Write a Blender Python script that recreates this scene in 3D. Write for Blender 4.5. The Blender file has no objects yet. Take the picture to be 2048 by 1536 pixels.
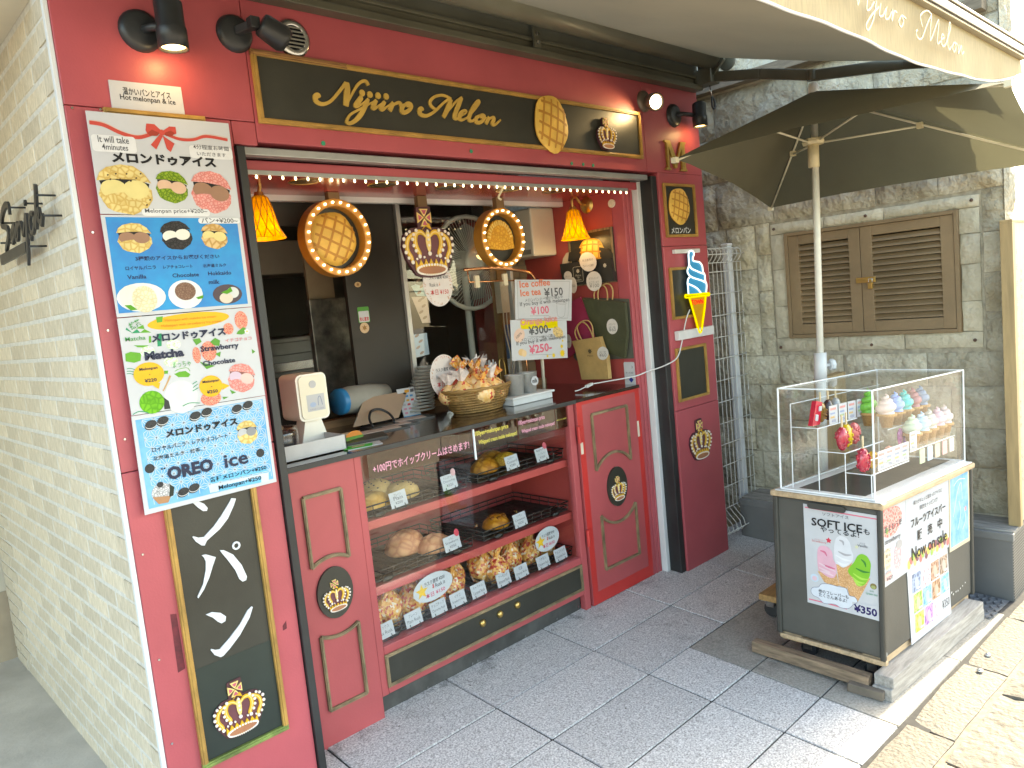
import bpy, bmesh, math, random
from mathutils import Vector, Matrix, noise
from mathutils.geometry import tessellate_polygon
R_ = math.radians
random.seed(7)
SC = bpy.context.scene
COL = SC.collection

# ------------------------------------------------------------------ camera
cd = bpy.data.cameras.new("camera"); cam = bpy.data.objects.new("camera", cd); COL.objects.link(cam)
cd.sensor_fit = 'HORIZONTAL'; cd.sensor_width = 36.0; cd.lens = 26.746
cd.clip_start = 0.05; cd.clip_end = 900
cam.matrix_world = Matrix([[0.719484, 0.144354, -0.679342, -0.653], [-0.687465, 0.009063, -0.726161, -2.4], [-0.098668, 0.989485, 0.105759, 1.584], [0.0, 0.0, 0.0, 1.0]])
SC.camera = cam

# ------------------------------------------------------------------ sky, sun, exposure
SUN_EL, SUN_AZ = 40.0, -4.7            # azimuth measured from +x towards +y
world = bpy.data.worlds.new("World"); SC.world = world; world.use_nodes = True
wn = world.node_tree; wn.nodes.clear()
sk = wn.nodes.new('ShaderNodeTexSky'); sk.sky_type = 'NISHITA'; sk.sun_disc = False
sk.sun_elevation = R_(SUN_EL); sk.sun_rotation = R_(90 - SUN_AZ); sk.air_density = 1.0; sk.dust_density = 2.0
bg = wn.nodes.new('ShaderNodeBackground'); bg.inputs['Strength'].default_value = 0.15
wo = wn.nodes.new('ShaderNodeOutputWorld')
wn.links.new(sk.outputs[0], bg.inputs[0]); wn.links.new(bg.outputs[0], wo.inputs[0])
sd = bpy.data.lights.new("sun", 'SUN'); sd.energy = 2.1; sd.angle = R_(0.5); sd.color = (1.0, 0.94, 0.83)
sun = bpy.data.objects.new("sun", sd); COL.objects.link(sun)
S = Vector((math.cos(R_(SUN_EL)) * math.cos(R_(SUN_AZ)), math.cos(R_(SUN_EL)) * math.sin(R_(SUN_AZ)), math.sin(R_(SUN_EL))))
sun.rotation_euler = (-S).to_track_quat('-Z', 'Y').to_euler(); sun.location = S * 20
vs = SC.view_settings; vs.view_transform = 'Standard'; vs.look = 'None'; vs.gamma = 1.0; vs.use_curve_mapping = False
vs.exposure = 2.85
vs.use_white_balance = True; vs.white_balance_temperature = 7900; vs.white_balance_tint = 3
SC.cycles.max_bounces = 10; SC.cycles.transparent_max_bounces = 24

# ------------------------------------------------------------------ helpers
def FA(y0):
    return lambda u, v, w=0.0: (u, y0 - w, v)              # a plane facing the street
def XA(x0):
    return lambda u, v, w=0.0: (x0 - w, u, v)              # a plane facing left
def TA(z0):
    return lambda u, v, w=0.0: (u, v, z0 + w)              # a plane facing up
def catmull(pts, n=4, closed=False):
    P = [Vector(p) for p in pts]; o = []; m = len(P)
    rng = range(m) if closed else range(m - 1)
    for i in rng:
        a = P[(i - 1) % m] if closed or i > 0 else P[i]; b = P[i]; c = P[(i + 1) % m]
        d = P[(i + 2) % m] if closed or i + 2 < m else c
        for k in range(n):
            t = k / n
            o.append(0.5 * ((2 * b) + (c - a) * t + (2 * a - 5 * b + 4 * c - d) * t * t + (3 * b - a - 3 * c + d) * t ** 3))
    if not closed: o.append(P[-1])
    return o
def ell(cx, cy, rx, ry, n=20, rot=0.0, a0=0.0, a1=360.0):
    o = []; full = abs(a1 - a0) >= 359.9
    for k in range(n if full else n + 1):
        t = R_(a0 + (a1 - a0) * k / n); x, y = rx * math.cos(t), ry * math.sin(t)
        o.append((cx + x * math.cos(rot) - y * math.sin(rot), cy + x * math.sin(rot) + y * math.cos(rot)))
    return o
def rrect(x0, y0, x1, y1, r, n=4):
    o = []
    for cx, cy, a in ((x1 - r, y1 - r, 0), (x0 + r, y1 - r, 90), (x0 + r, y0 + r, 180), (x1 - r, y0 + r, 270)):
        for k in range(n + 1):
            t = R_(a + 90 * k / n); o.append((cx + r * math.cos(t), cy + r * math.sin(t)))
    return o
def star(cx, cy, r, k=.42, n=5, rot=90):
    return [(cx + (r if i % 2 == 0 else r * k) * math.cos(R_(rot + 180 * i / n)), cy + (r if i % 2 == 0 else r * k) * math.sin(R_(rot + 180 * i / n))) for i in range(2 * n)]

WM = {}
def wm(o): return WM.get(o.name, Matrix.Identity(4)) if o else Matrix.Identity(4)
def tag(o, label=None, cat=None, group=None, kind=None):
    if label: o['label'] = label
    if cat: o['category'] = cat
    if group: o['group'] = group
    if kind: o['kind'] = kind
    return o
def thing(name, loc, label, cat, group=None, rot=None, kind=None):
    o = bpy.data.objects.new(name, None); COL.objects.link(o); o.empty_display_size = .1
    m = Matrix.Translation(Vector(loc))
    if rot is not None: m = m @ rot.to_4x4()
    o.matrix_world = m; WM[o.name] = m
    return tag(o, label, cat, group, kind)
_glyph = {}
def glyphs(s, bold):
    k = (s, bold)
    if k not in _glyph:
        c = bpy.data.curves.new('t', 'FONT'); c.body = s; c.resolution_u = 2; c.offset = bold
        o = bpy.data.objects.new('t', c); me = bpy.data.meshes.new_from_object(o)
        vs_ = [(v.co.x, v.co.y) for v in me.vertices]; fs = [tuple(p.vertices) for p in me.polygons]
        bpy.data.objects.remove(o); bpy.data.curves.remove(c); bpy.data.meshes.remove(me)
        _glyph[k] = (vs_, fs)
    return _glyph[k]
class M:
    def __init__(s, tf=None): s.v = []; s.f = []; s.mi = []; s.sm = []; s.mats = []; s.tf = tf
    def idx(s, m):
        if m not in s.mats: s.mats.append(m)
        return s.mats.index(m)
    def add(s, vs_, fs, m, smooth=False):
        b = len(s.v); s.v += [tuple(v) for v in vs_]; i = s.idx(m)
        for f in fs: s.f.append(tuple(b + k for k in f)); s.mi.append(i); s.sm.append(smooth)
    def quad(s, a, b, c, d, m): s.add([a, b, c, d], [(0, 1, 2, 3)], m)
    def box(s, x0, y0, z0, x1, y1, z1, m):
        s.add([(x0, y0, z0), (x1, y0, z0), (x1, y1, z0), (x0, y1, z0), (x0, y0, z1), (x1, y0, z1), (x1, y1, z1), (x0, y1, z1)],
              [(3, 2, 1, 0), (4, 5, 6, 7), (0, 1, 5, 4), (1, 2, 6, 5), (2, 3, 7, 6), (3, 0, 4, 7)], m)
    def bar(s, a, b, w, h, m, up=(0, 0, 1)):
        a = Vector(a); b = Vector(b); d = (b - a).normalized(); x = d.cross(Vector(up))
        if x.length < 1e-4: x = d.cross(Vector((1, 0, 0)))
        x.normalize(); y = x.cross(d); x *= w / 2; y *= h / 2
        vs_ = [p + i * x + j * y for p in (a, b) for i, j in ((-1, -1), (1, -1), (1, 1), (-1, 1))]
        s.add(vs_, [(3, 2, 1, 0), (4, 5, 6, 7), (0, 1, 5, 4), (1, 2, 6, 5), (2, 3, 7, 6), (3, 0, 4, 7)], m)
    def jit(s):
        s.cnt = getattr(s, 'cnt', 0) + 1
        return (s.cnt % 13) * 2.5e-5          # keeps flush print layers out of each other's plane
    def prism(s, pts, pl, w0, w1, m, side=None):
        thick = abs(w1 - w0) > 1e-7; w1 = w1 + s.jit()
        n = len(pts); P2 = [Vector((p[0], p[1], 0)) for p in pts]; tri = tessellate_polygon([P2])
        s.add([pl(p[0], p[1], w1) for p in pts], tri, m)
        if thick:
            vs_ = [pl(p[0], p[1], w0) for p in pts] + [pl(p[0], p[1], w1) for p in pts]
            s.add(vs_, [(i, (i + 1) % n, n + (i + 1) % n, n + i) for i in range(n)], side or m)
    def flat(s, pts, pl, w, m): s.prism(pts, pl, w, w, m)
    def ringp(s, po, pi, pl, w0, w1, m):
        n = len(po)
        vs_ = [pl(*p, w1) for p in po] + [pl(*p, w1) for p in pi] + [pl(*p, w0) for p in po] + [pl(*p, w0) for p in pi]
        fs = []
        for i in range(n):
            j = (i + 1) % n
            fs += [(i, j, n + j, n + i), (i, 2 * n + i, 2 * n + j, j), (n + i, n + j, 3 * n + j, 3 * n + i)]
        s.add(vs_, fs, m)
    def stroke(s, pts, ws, pl, w0, w1, m, n=5, closed=False):
        if not hasattr(ws, '__len__'): ws = [ws] * len(pts)
        P = catmull([(p[0], p[1], q) for p, q in zip(pts, ws)], n, closed); k = len(P); Lf = []; Rt = []
        for i, p in enumerate(P):
            a = P[(i - 1) % k] if closed or i else p; b = P[(i + 1) % k] if closed or i < k - 1 else p
            d = Vector((b.x - a.x, b.y - a.y)); d = d.normalized() if d.length > 1e-9 else Vector((1, 0))
            Lf.append((p.x - d.y * p.z / 2, p.y + d.x * p.z / 2)); Rt.append((p.x + d.y * p.z / 2, p.y - d.x * p.z / 2))
        r = range(k if closed else k - 1); j0 = s.jit(); e = 1.2e-5
        vs_ = [pl(*q, w1 + j0 + i * e) for i, q in enumerate(Lf)] + [pl(*q, w1 + j0 + i * e) for i, q in enumerate(Rt)]; fs = [(i, (i + 1) % k, k + (i + 1) % k, k + i) for i in r]
        if abs(w1 - w0) > 1e-7:
            vs_ += [pl(*q, w0) for q in Lf] + [pl(*q, w0) for q in Rt]
            fs += [(2 * k + i, 2 * k + (i + 1) % k, (i + 1) % k, i) for i in r] + [(k + i, k + (i + 1) % k, 3 * k + (i + 1) % k, 3 * k + i) for i in r]
            if not closed: fs += [(0, k, 3 * k, 2 * k), (k - 1, 2 * k - 1, 4 * k - 1, 3 * k - 1)]
        s.add(vs_, fs, m)
    def tube(s, path, r, m, n=6, closed=False, cap=True):
        P = [Vector(p) for p in path]; k = len(P); vs_ = []; rr = r if hasattr(r, '__len__') else [r] * k
        ref = None
        for i, p in enumerate(P):
            a = P[(i - 1) % k] if closed or i else p; b = P[(i + 1) % k] if closed or i < k - 1 else p
            d = (b - a).normalized()
            if ref is None:
                ref = Vector((0, 0, 1)) if abs(d.z) < .9 else Vector((1, 0, 0))
            x = d.cross(ref)
            if x.length < 1e-5: x = d.orthogonal()
            x.normalize(); y = x.cross(d).normalized(); ref = -d.cross(x) if False else y
            for j in range(n):
                t = 2 * math.pi * j / n; vs_.append(p + (x * math.cos(t) + y * math.sin(t)) * rr[i])
        fs = []
        for i in range(k if closed else k - 1):
            for j in range(n):
                fs.append((i * n + j, i * n + (j + 1) % n, ((i + 1) % k) * n + (j + 1) % n, ((i + 1) % k) * n + j))
        if cap and not closed: fs += [tuple(range(n))[::-1], tuple((k - 1) * n + j for j in range(n))]
        s.add(vs_, fs, m, n > 4)
    def lathe(s, prof, o, ax, m, n=16, smooth=True, rx=1.0, a0=0, a1=360):
        o = Vector(o); ax = Vector(ax).normalized(); x = ax.orthogonal().normalized(); y = ax.cross(x)
        if abs(ax.z) > .9: x = Vector((1, 0, 0)); y = Vector((0, 1, 0)) * (1 if ax.z > 0 else -1)
        full = a1 - a0 >= 359; nn = n if full else n + 1; vs_ = []; k = len(prof)
        for r, h in prof:
            for j in range(nn):
                t = R_(a0 + (a1 - a0) * j / n); vs_.append(o + ax * h + x * (r * math.cos(t)) + y * (r * rx * math.sin(t)))
        fs = []
        for i in range(k - 1):
            for j in range(n): fs.append((i * nn + j, i * nn + (j + 1) % nn, (i + 1) * nn + (j + 1) % nn, (i + 1) * nn + j))
        s.add(vs_, fs, m, smooth)
    def disc(s, c, ax, r, m, n=16): s.lathe([(0.0001, 0), (r, 0)], c, ax, m, n, False)
    def cyl(s, c, ax, r, h, m, n=16): s.lathe([(0.0001, 0), (r, 0), (r, h), (0.0001, h)], c, ax, m, n, False)
    def ball(s, c, r, m, n=8, k=5, fn=None, smooth=True):
        r = r if hasattr(r, '__len__') else (r, r, r); vs_ = [(0, 0, -1)]; fs = []
        for i in range(1, k):
            p = math.pi * i / k - math.pi / 2
            for j in range(n):
                t = 2 * math.pi * j / n; vs_.append((math.cos(p) * math.cos(t), math.cos(p) * math.sin(t), math.sin(p)))
        vs_.append((0, 0, 1)); L_ = len(vs_) - 1
        for j in range(n):
            fs.append((0, 1 + (j + 1) % n, 1 + j)); fs.append((L_, L_ - n + j, L_ - n + (j + 1) % n))
        for i in range(k - 2):
            for j in range(n): fs.append((1 + i * n + j, 1 + i * n + (j + 1) % n, 1 + (i + 1) * n + (j + 1) % n, 1 + (i + 1) * n + j))
        o = []
        for v in vs_:
            q = Vector(v); q = fn(q) if fn else q
            o.append((c[0] + q.x * r[0], c[1] + q.y * r[1], c[2] + q.z * r[2]))
        s.add(o, fs, m, smooth)
    def text(s, body, ll, ur, pl, w, m, bold=0.0, rot=0.0, depth=0.0):
        vs_, fs = glyphs(body, bold)
        if not vs_: return
        xs = [v[0] for v in vs_]; ys = [v[1] for v in vs_]; x0, x1, y0, y1 = min(xs), max(xs), min(ys), max(ys)
        W, H = ur[0] - ll[0], ur[1] - ll[1]; nat = abs(W) * (y1 - y0) / max(x1 - x0, 1e-6)
        if len(body) > 2: H = min(max(H, .85 * nat), 1.5 * nat)      # keep letters near their natural proportions
        ur = (ur[0], ll[1] + H); cx, cy = (ll[0] + ur[0]) / 2, (ll[1] + ur[1]) / 2
        o = []
        for v in vs_:
            u = (v[0] - x0) / max(x1 - x0, 1e-6) * W - W / 2; t = (v[1] - y0) / max(y1 - y0, 1e-6) * H - H / 2
            if rot: u, t = u * math.cos(rot) - t * math.sin(rot), u * math.sin(rot) + t * math.cos(rot)
            o.append(pl(cx + u, cy + t, w))
        s.add(o, fs, m)
    def build(s, name, parent=None, bevel=0, label=None, cat=None, group=None, kind=None):
        inv = wm(parent).inverted()
        if s.tf: inv = inv @ s.tf
        me = bpy.data.meshes.new(name); me.from_pydata([inv @ Vector(v) for v in s.v], [], s.f)
        for m in s.mats: me.materials.append(m)
        me.polygons.foreach_set('material_index', s.mi); me.polygons.foreach_set('use_smooth', s.sm)
        o = bpy.data.objects.new(name, me); COL.objects.link(o)
        if parent: o.parent = parent
        WM[o.name] = wm(parent)
        if bevel:
            b = o.modifiers.new('bevel', 'BEVEL'); b.width = bevel; b.segments = 2; b.limit_method = 'ANGLE'; b.angle_limit = R_(40)
        return tag(o, label, cat, group, kind)
def copy_tree(o, delta=(0, 0, 0), parent=None, rotz=0.0):
    c = o.copy(); COL.objects.link(c)
    if parent is None:
        c.matrix_world = Matrix.Translation(Vector(delta)) @ wm(o) @ Matrix.Rotation(rotz, 4, 'Z'); WM[c.name] = c.matrix_world.copy()
    else:
        c.parent = parent
    for ch in list(o.children): copy_tree(ch, delta, c)
    return c

# ------------------------------------------------------------------ materials
_mc = {}
def mat(name, col, rough=.5, metal=0.0, spec=.5, var=.1, scale=6.0, bump=0.0, bscale=80.0, col2=None, emit=0.0, trans=0.0, rnd=0.0, stretch=None, coat=0.0, dots=None, detail=4, bdist=.01):
    if name in _mc: return _mc[name]
    m = bpy.data.materials.new(name); m.use_nodes = True; nt = m.node_tree; N = nt.nodes; Lk = nt.links
    b = N['Principled BSDF']; b.inputs['Roughness'].default_value = rough; b.inputs['Metallic'].default_value = metal
    b.inputs['Specular IOR Level'].default_value = spec
    if coat: b.inputs['Coat Weight'].default_value = coat; b.inputs['Coat Roughness'].default_value = .08
    tc = N.new('ShaderNodeTexCoord'); mp = N.new('ShaderNodeMapping'); Lk.new(tc.outputs['Object'], mp.inputs[0])
    if stretch: mp.inputs['Scale'].default_value = stretch
    nz = N.new('ShaderNodeTexNoise'); nz.inputs['Scale'].default_value = scale; nz.inputs['Detail'].default_value = detail; nz.inputs['Roughness'].default_value = .6
    Lk.new(mp.outputs[0], nz.inputs['Vector'])
    c1 = col; c2 = col2 or tuple(max(0, c * (1 - 2.2 * var)) for c in col)
    rp = N.new('ShaderNodeValToRGB'); rp.color_ramp.elements[0].position = .32; rp.color_ramp.elements[1].position = .68
    rp.color_ramp.elements[0].color = (*c2, 1); rp.color_ramp.elements[1].color = (*c1, 1); Lk.new(nz.outputs['Fac'], rp.inputs[0])
    out = rp.outputs[0]
    if rnd:
        oi = N.new('ShaderNodeObjectInfo'); hs = N.new('ShaderNodeHueSaturation'); mr = N.new('ShaderNodeMapRange')
        mr.inputs['To Min'].default_value = 1 - rnd; mr.inputs['To Max'].default_value = 1 + rnd
        Lk.new(oi.outputs['Random'], mr.inputs['Value']); Lk.new(mr.outputs[0], hs.inputs['Value']); Lk.new(out, hs.inputs['Color']); out = hs.outputs[0]
    if dots:   # (scale, radius, colour): round holes on a square grid in the object's own two long axes
        vo = N.new('ShaderNodeTexVoronoi'); vo.inputs['Scale'].default_value = dots[0]; vo.inputs['Randomness'].default_value = 0.0
        Lk.new(tc.outputs['Object'], vo.inputs['Vector']); lt = N.new('ShaderNodeMath'); lt.operation = 'LESS_THAN'; lt.inputs[1].default_value = dots[1]
        Lk.new(vo.outputs['Distance'], lt.inputs[0]); mx = N.new('ShaderNodeMixRGB'); Lk.new(lt.outputs[0], mx.inputs[0]); Lk.new(out, mx.inputs[1]); mx.inputs[2].default_value = (*dots[2], 1); out = mx.outputs[0]
    Lk.new(out, b.inputs['Base Color'])
    if rough < .9 and not metal:
        mr2 = N.new('ShaderNodeMapRange'); mr2.inputs['To Min'].default_value = rough * .85; mr2.inputs['To Max'].default_value = min(1, rough * 1.2)
        Lk.new(nz.outputs['Fac'], mr2.inputs['Value']); Lk.new(mr2.outputs[0], b.inputs['Roughness'])
    if bump:
        n2 = N.new('ShaderNodeTexNoise'); n2.inputs['Scale'].default_value = bscale; n2.inputs['Detail'].default_value = 5; Lk.new(mp.outputs[0], n2.inputs['Vector'])
        bp = N.new('ShaderNodeBump'); bp.inputs['Strength'].default_value = min(1, bump); bp.inputs['Distance'].default_value = bdist
        Lk.new(n2.outputs['Fac'], bp.inputs['Height']); Lk.new(bp.outputs[0], b.inputs['Normal'])
    if emit: b.inputs['Emission Color'].default_value = (*col, 1); b.inputs['Emission Strength'].default_value = emit
    if trans:
        tl = N.new('ShaderNodeBsdfTranslucent'); Lk.new(out, tl.inputs['Color']); ms = N.new('ShaderNodeMixShader'); ms.inputs[0].default_value = trans
        Lk.new(b.outputs[0], ms.inputs[1]); Lk.new(tl.outputs[0], ms.inputs[2]); Lk.new(ms.outputs[0], N['Material Output'].inputs[0])
    _mc[name] = m
    return m
def pane(name, tint=(.97, .985, .98), refl=1.0, rough=.0, ior=1.5):
    if name in _mc: return _mc[name]
    m = bpy.data.materials.new(name); m.use_nodes = True; nt = m.node_tree; N = nt.nodes; N.clear(); Lk = nt.links
    o = N.new('ShaderNodeOutputMaterial'); t = N.new('ShaderNodeBsdfTransparent'); t.inputs[0].default_value = (*tint, 1)
    g = N.new('ShaderNodeBsdfGlossy'); g.inputs['Roughness'].default_value = rough; g.inputs[0].default_value = (1, 1, 1, 1)
    f = N.new('ShaderNodeFresnel'); ge = N.new('ShaderNodeNewGeometry'); mi = N.new('ShaderNodeMapRange')   # same reflectance from both sides of a thin pane
    mi.inputs['To Min'].default_value = ior; mi.inputs['To Max'].default_value = 1 / ior; Lk.new(ge.outputs['Backfacing'], mi.inputs['Value']); Lk.new(mi.outputs[0], f.inputs[0])
    mu = N.new('ShaderNodeMath'); mu.operation = 'MULTIPLY'; mu.inputs[1].default_value = refl
    mu.use_clamp = True; x = N.new('ShaderNodeMixShader')
    Lk.new(f.outputs[0], mu.inputs[0]); Lk.new(mu.outputs[0], x.inputs[0]); Lk.new(t.outputs[0], x.inputs[1]); Lk.new(g.outputs[0], x.inputs[2]); Lk.new(x.outputs[0], o.inputs[0])
    _mc[name] = m
    return m
def glow(name, col, s):
    if name in _mc: return _mc[name]
    m = bpy.data.materials.new(name); m.use_nodes = True; N = m.node_tree.nodes; N.clear()
    o = N.new('ShaderNodeOutputMaterial'); e = N.new('ShaderNodeEmission'); e.inputs[0].default_value = (*col, 1); e.inputs[1].default_value = s
    m.node_tree.links.new(e.outputs[0], o.inputs[0]); _mc[name] = m
    return m
def crust(name, c1, c2, scale=90, rough=.6, bump=.5, voro=True):
    """cell-patterned baked or wrapped surface"""
    if name in _mc: return _mc[name]
    m = mat(name, c1, rough, spec=.3, bump=0); nt = m.node_tree; N = nt.nodes; Lk = nt.links; b = N['Principled BSDF']
    tc = N.new('ShaderNodeTexCoord'); v = N.new('ShaderNodeTexVoronoi'); v.inputs['Scale'].default_value = scale; Lk.new(tc.outputs['Object'], v.inputs['Vector'])
    v.feature = 'DISTANCE_TO_EDGE'; r = N.new('ShaderNodeValToRGB'); r.color_ramp.elements[0].color = (*c2, 1); r.color_ramp.elements[1].color = (*c1, 1)
    r.color_ramp.elements[0].position = .02; r.color_ramp.elements[1].position = .22; Lk.new(v.outputs[0], r.inputs[0])
    nz = N.new('ShaderNodeTexNoise'); nz.inputs['Scale'].default_value = scale * .35; Lk.new(tc.outputs['Object'], nz.inputs['Vector'])
    mx = N.new('ShaderNodeMixRGB'); mx.blend_type = 'MULTIPLY'; mx.inputs[0].default_value = .35; Lk.new(r.outputs[0], mx.inputs[1]); Lk.new(nz.outputs['Fac'], mx.inputs[2])
    Lk.new(mx.outputs[0], b.inputs['Base Color'])
    if bump:
        bp = N.new('ShaderNodeBump'); bp.inputs['Strength'].default_value = bump; bp.inputs['Distance'].default_value = .004; Lk.new(v.outputs[0], bp.inputs['Height']); Lk.new(bp.outputs[0], b.inputs['Normal'])
    return m
def wrapper(name, cols, scale=60):
    if name in _mc: return _mc[name]
    m = mat(name, cols[0], .22, spec=.7); nt = m.node_tree; N = nt.nodes; Lk = nt.links; b = N['Principled BSDF']
    tc = N.new('ShaderNodeTexCoord'); v = N.new('ShaderNodeTexVoronoi'); v.inputs['Scale'].default_value = scale; Lk.new(tc.outputs['Object'], v.inputs['Vector'])
    sp = N.new('ShaderNodeSeparateColor'); Lk.new(v.outputs['Color'], sp.inputs[0]); r = N.new('ShaderNodeValToRGB'); r.color_ramp.interpolation = 'CONSTANT'
    e = r.color_ramp.elements; e[0].position = 0; e[0].color = (*cols[0], 1); e[1].position = 1 / len(cols); e[1].color = (*cols[1], 1)
    for k in range(2, len(cols)): q = e.new(k / len(cols)); q.color = (*cols[k], 1)
    Lk.new(sp.outputs[0], r.inputs[0]); Lk.new(r.outputs[0], b.inputs['Base Color'])
    n2 = N.new('ShaderNodeTexNoise'); n2.inputs['Scale'].default_value = 45; n2.inputs['Detail'].default_value = 3; Lk.new(tc.outputs['Object'], n2.inputs['Vector'])
    bp = N.new('ShaderNodeBump'); bp.inputs['Strength'].default_value = .8; bp.inputs['Distance'].default_value = .012; Lk.new(n2.outputs['Fac'], bp.inputs['Height']); Lk.new(bp.outputs[0], b.inputs['Normal'])
    return m
def ink(r, g, b, rough=.45):
    return mat('ink_%02x%02x%02x_%d' % (int(r * 255), int(g * 255), int(b * 255), int(rough * 100)), (r * .84, g * .84, b * .84), rough, spec=.25, var=.04, scale=20)

RED = mat('red_paint', (.46, .085, .10), .42, var=.10, scale=2.2, bump=.06, bscale=140)
RED2 = mat('red_paint_door', (.46, .085, .09), .45, var=.12, scale=1.6, bump=.05, bscale=120)
RED3 = mat('bright_red_repaint', (.56, .035, .03), .4, var=.1, scale=3)
REDIN = mat('red_paint_inside', (.50, .08, .07), .5, var=.14, scale=1.4)
GOLD = mat('gold_moulding', (.52, .29, .07), .42, var=.22, scale=9, stretch=(1, 6, 1))
GOLDW = mat('worn_moulding', (.30, .22, .12), .5, var=.3, scale=14, stretch=(1, 6, 1))
LETTER = mat('gilt_letters', (.58, .36, .08), .38, var=.12, scale=12)
BLACKB = mat('black_board', (.042, .041, .031), .35, var=.2, scale=2.5, bump=.05, bscale=200)
DKMETAL = mat('dark_metal', (.03, .032, .034), .38, var=.2, scale=12)
RAIL = mat('rail_black', (.025, .026, .026), .45, var=.2, scale=5)
GREYRAIL = mat('grey_aluminium', (.42, .43, .42), .4, metal=.6, var=.1, scale=7)
WHITEP = mat('white_paint', (.70, .70, .69), .45, var=.06, scale=5)
PAPER = mat('white_paper', (.54, .545, .56), .5, spec=.25, var=.03, scale=9)
COPPER = mat('copper_pipe', (.72, .36, .18), .25, metal=.9, var=.1)
STEEL = mat('steel', (.58, .58, .57), .25, metal=1.0, var=.08, scale=14)
BRASS = mat('brass', (.62, .42, .14), .3, metal=.9, var=.12, scale=20)
GLASS = pane('clear_glass', (.97, .985, .98), .9)
ACRYL = pane('clear_acrylic', (.985, .99, .99), .45)
ACRYLE = mat('acrylic_edge', (.85, .88, .9), .2, var=.05, emit=0.0)
FILM = pane('cellophane', (.97, .97, .97), 1.6, .12)
K = ink(.02, .02, .022)

# ================================================================== the ground
SL = .07                                   # the pavement falls 7 % towards the street
def gz(y): return SL * y
GRAN = mat('granite_tile', (.74, .71, .68), .6, var=.2, scale=150, col2=(.25, .235, .225), bump=.15, bscale=240, rnd=.07, detail=2)
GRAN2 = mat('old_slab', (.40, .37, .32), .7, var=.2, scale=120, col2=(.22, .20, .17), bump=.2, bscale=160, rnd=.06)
GROUT = mat('grout', (.05, .047, .045), .9, var=.2, scale=30)
KERB = mat('kerb_stone', (.215, .19, .157), .85, var=.25, scale=60, col2=(.145, .128, .105), bump=.8, bscale=60, rnd=.12, bdist=.015)
FLAG = mat('street_stone', (.235, .205, .165), .85, var=.25, scale=18, col2=(.165, .143, .115), bump=1, bscale=26, rnd=.14, bdist=.02)
CONC = mat('alley_concrete', (.56, .53, .47), .85, var=.15, scale=4, col2=(.43, .405, .355), bump=.25, bscale=60)
def slope_poly(pts, z0, mt):
    b = M(); b.add([(x, y, gz(y) + z0) for x, y in pts], [tuple(range(len(pts)))], mt); return b
pav = slope_poly([(-3.2, .2), (3.74, .2), (3.74, -1.5), (-3.2, -1.28)], -.006, GROUT).build('pavement', kind='structure')
def kerb_y(x): return -1.284 - .037 * x
def tile(x0, x1, y0, y1, mt, h=0.0, g=.0055):
    t = M(); c = lambda x, y, z: (x, y, gz(y) + z)
    a, b_, p, q = x0 + g, x1 - g, y0 + g, y1 - g
    ka, kb = max(p, kerb_y(a) + g) if p < -1.2 else p, max(p, kerb_y(b_) + g) if p < -1.2 else p
    if q - ka < .02: return
    z = h + random.uniform(-.0015, .0015)
    v = [c(a, ka, z), c(b_, kb, z), c(b_, q, z), c(a, q, z)]; e = .004
    v2 = [c(a - e / 2, ka - e / 2, z - .005), c(b_ + e / 2, kb - e / 2, z - .013), c(b_ + e / 2, q + e / 2, z - .005), c(a - e / 2, q + e / 2, z - .005)]
    t.add(v + v2, [(0, 1, 2, 3)] + [(4 + i, 4 + (i + 1) % 4, (i + 1) % 4, i) for i in range(4)], mt)
    return t.build('tile', pav)
ys = [.2, -.164, -.466, -.768, -1.07, -1.45]
for k in range(-7, 5):
    xa = 1.181 + .6 * k
    for j in range(5):
        if xa + .6 > 2.09 and j >= 2: continue
        if xa >= 3.7: continue
        tile(xa, min(xa + .6, 3.74), ys[j + 1], ys[j], GRAN)
for j in (2, 3, 4): tile(1.781, 2.084, ys[j + 1], ys[j], GRAN)
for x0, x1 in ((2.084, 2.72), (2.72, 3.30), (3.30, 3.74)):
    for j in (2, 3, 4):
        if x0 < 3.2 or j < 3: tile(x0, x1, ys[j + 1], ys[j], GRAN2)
# drain cover near the bench
dr = thing('drain_cover', (3.4, -1.22, gz(-1.22)), 'grey ribbed metal drain cover set in the pavement beside the bench', 'drain cover')
DRAIN = mat('drain_iron', (.22, .23, .25), .5, metal=.5, var=.2, scale=20)
d = M(); d.add([(x, y, gz(y) + .003) for x, y in ((3.2, -1.37), (3.46, -1.385), (3.46, -.99), (3.2, -.99))], [(0, 1, 2, 3)], DRAIN)
d.build('plate', dr)
d = M()
for i in range(15):
    for j in range(9):
        x, y = 3.215 + j * .028, -1.365 + i * .026; a = .6 if (i + j) % 2 else -.6
        dx, dy = math.cos(a) * .013, math.sin(a) * .013
        d.bar((x - dx, y - dy, gz(y - dy) + .005), (x + dx, y + dy, gz(y + dy) + .005), .005, .005, DRAIN)
d.build('tread_ribs', dr)
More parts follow.
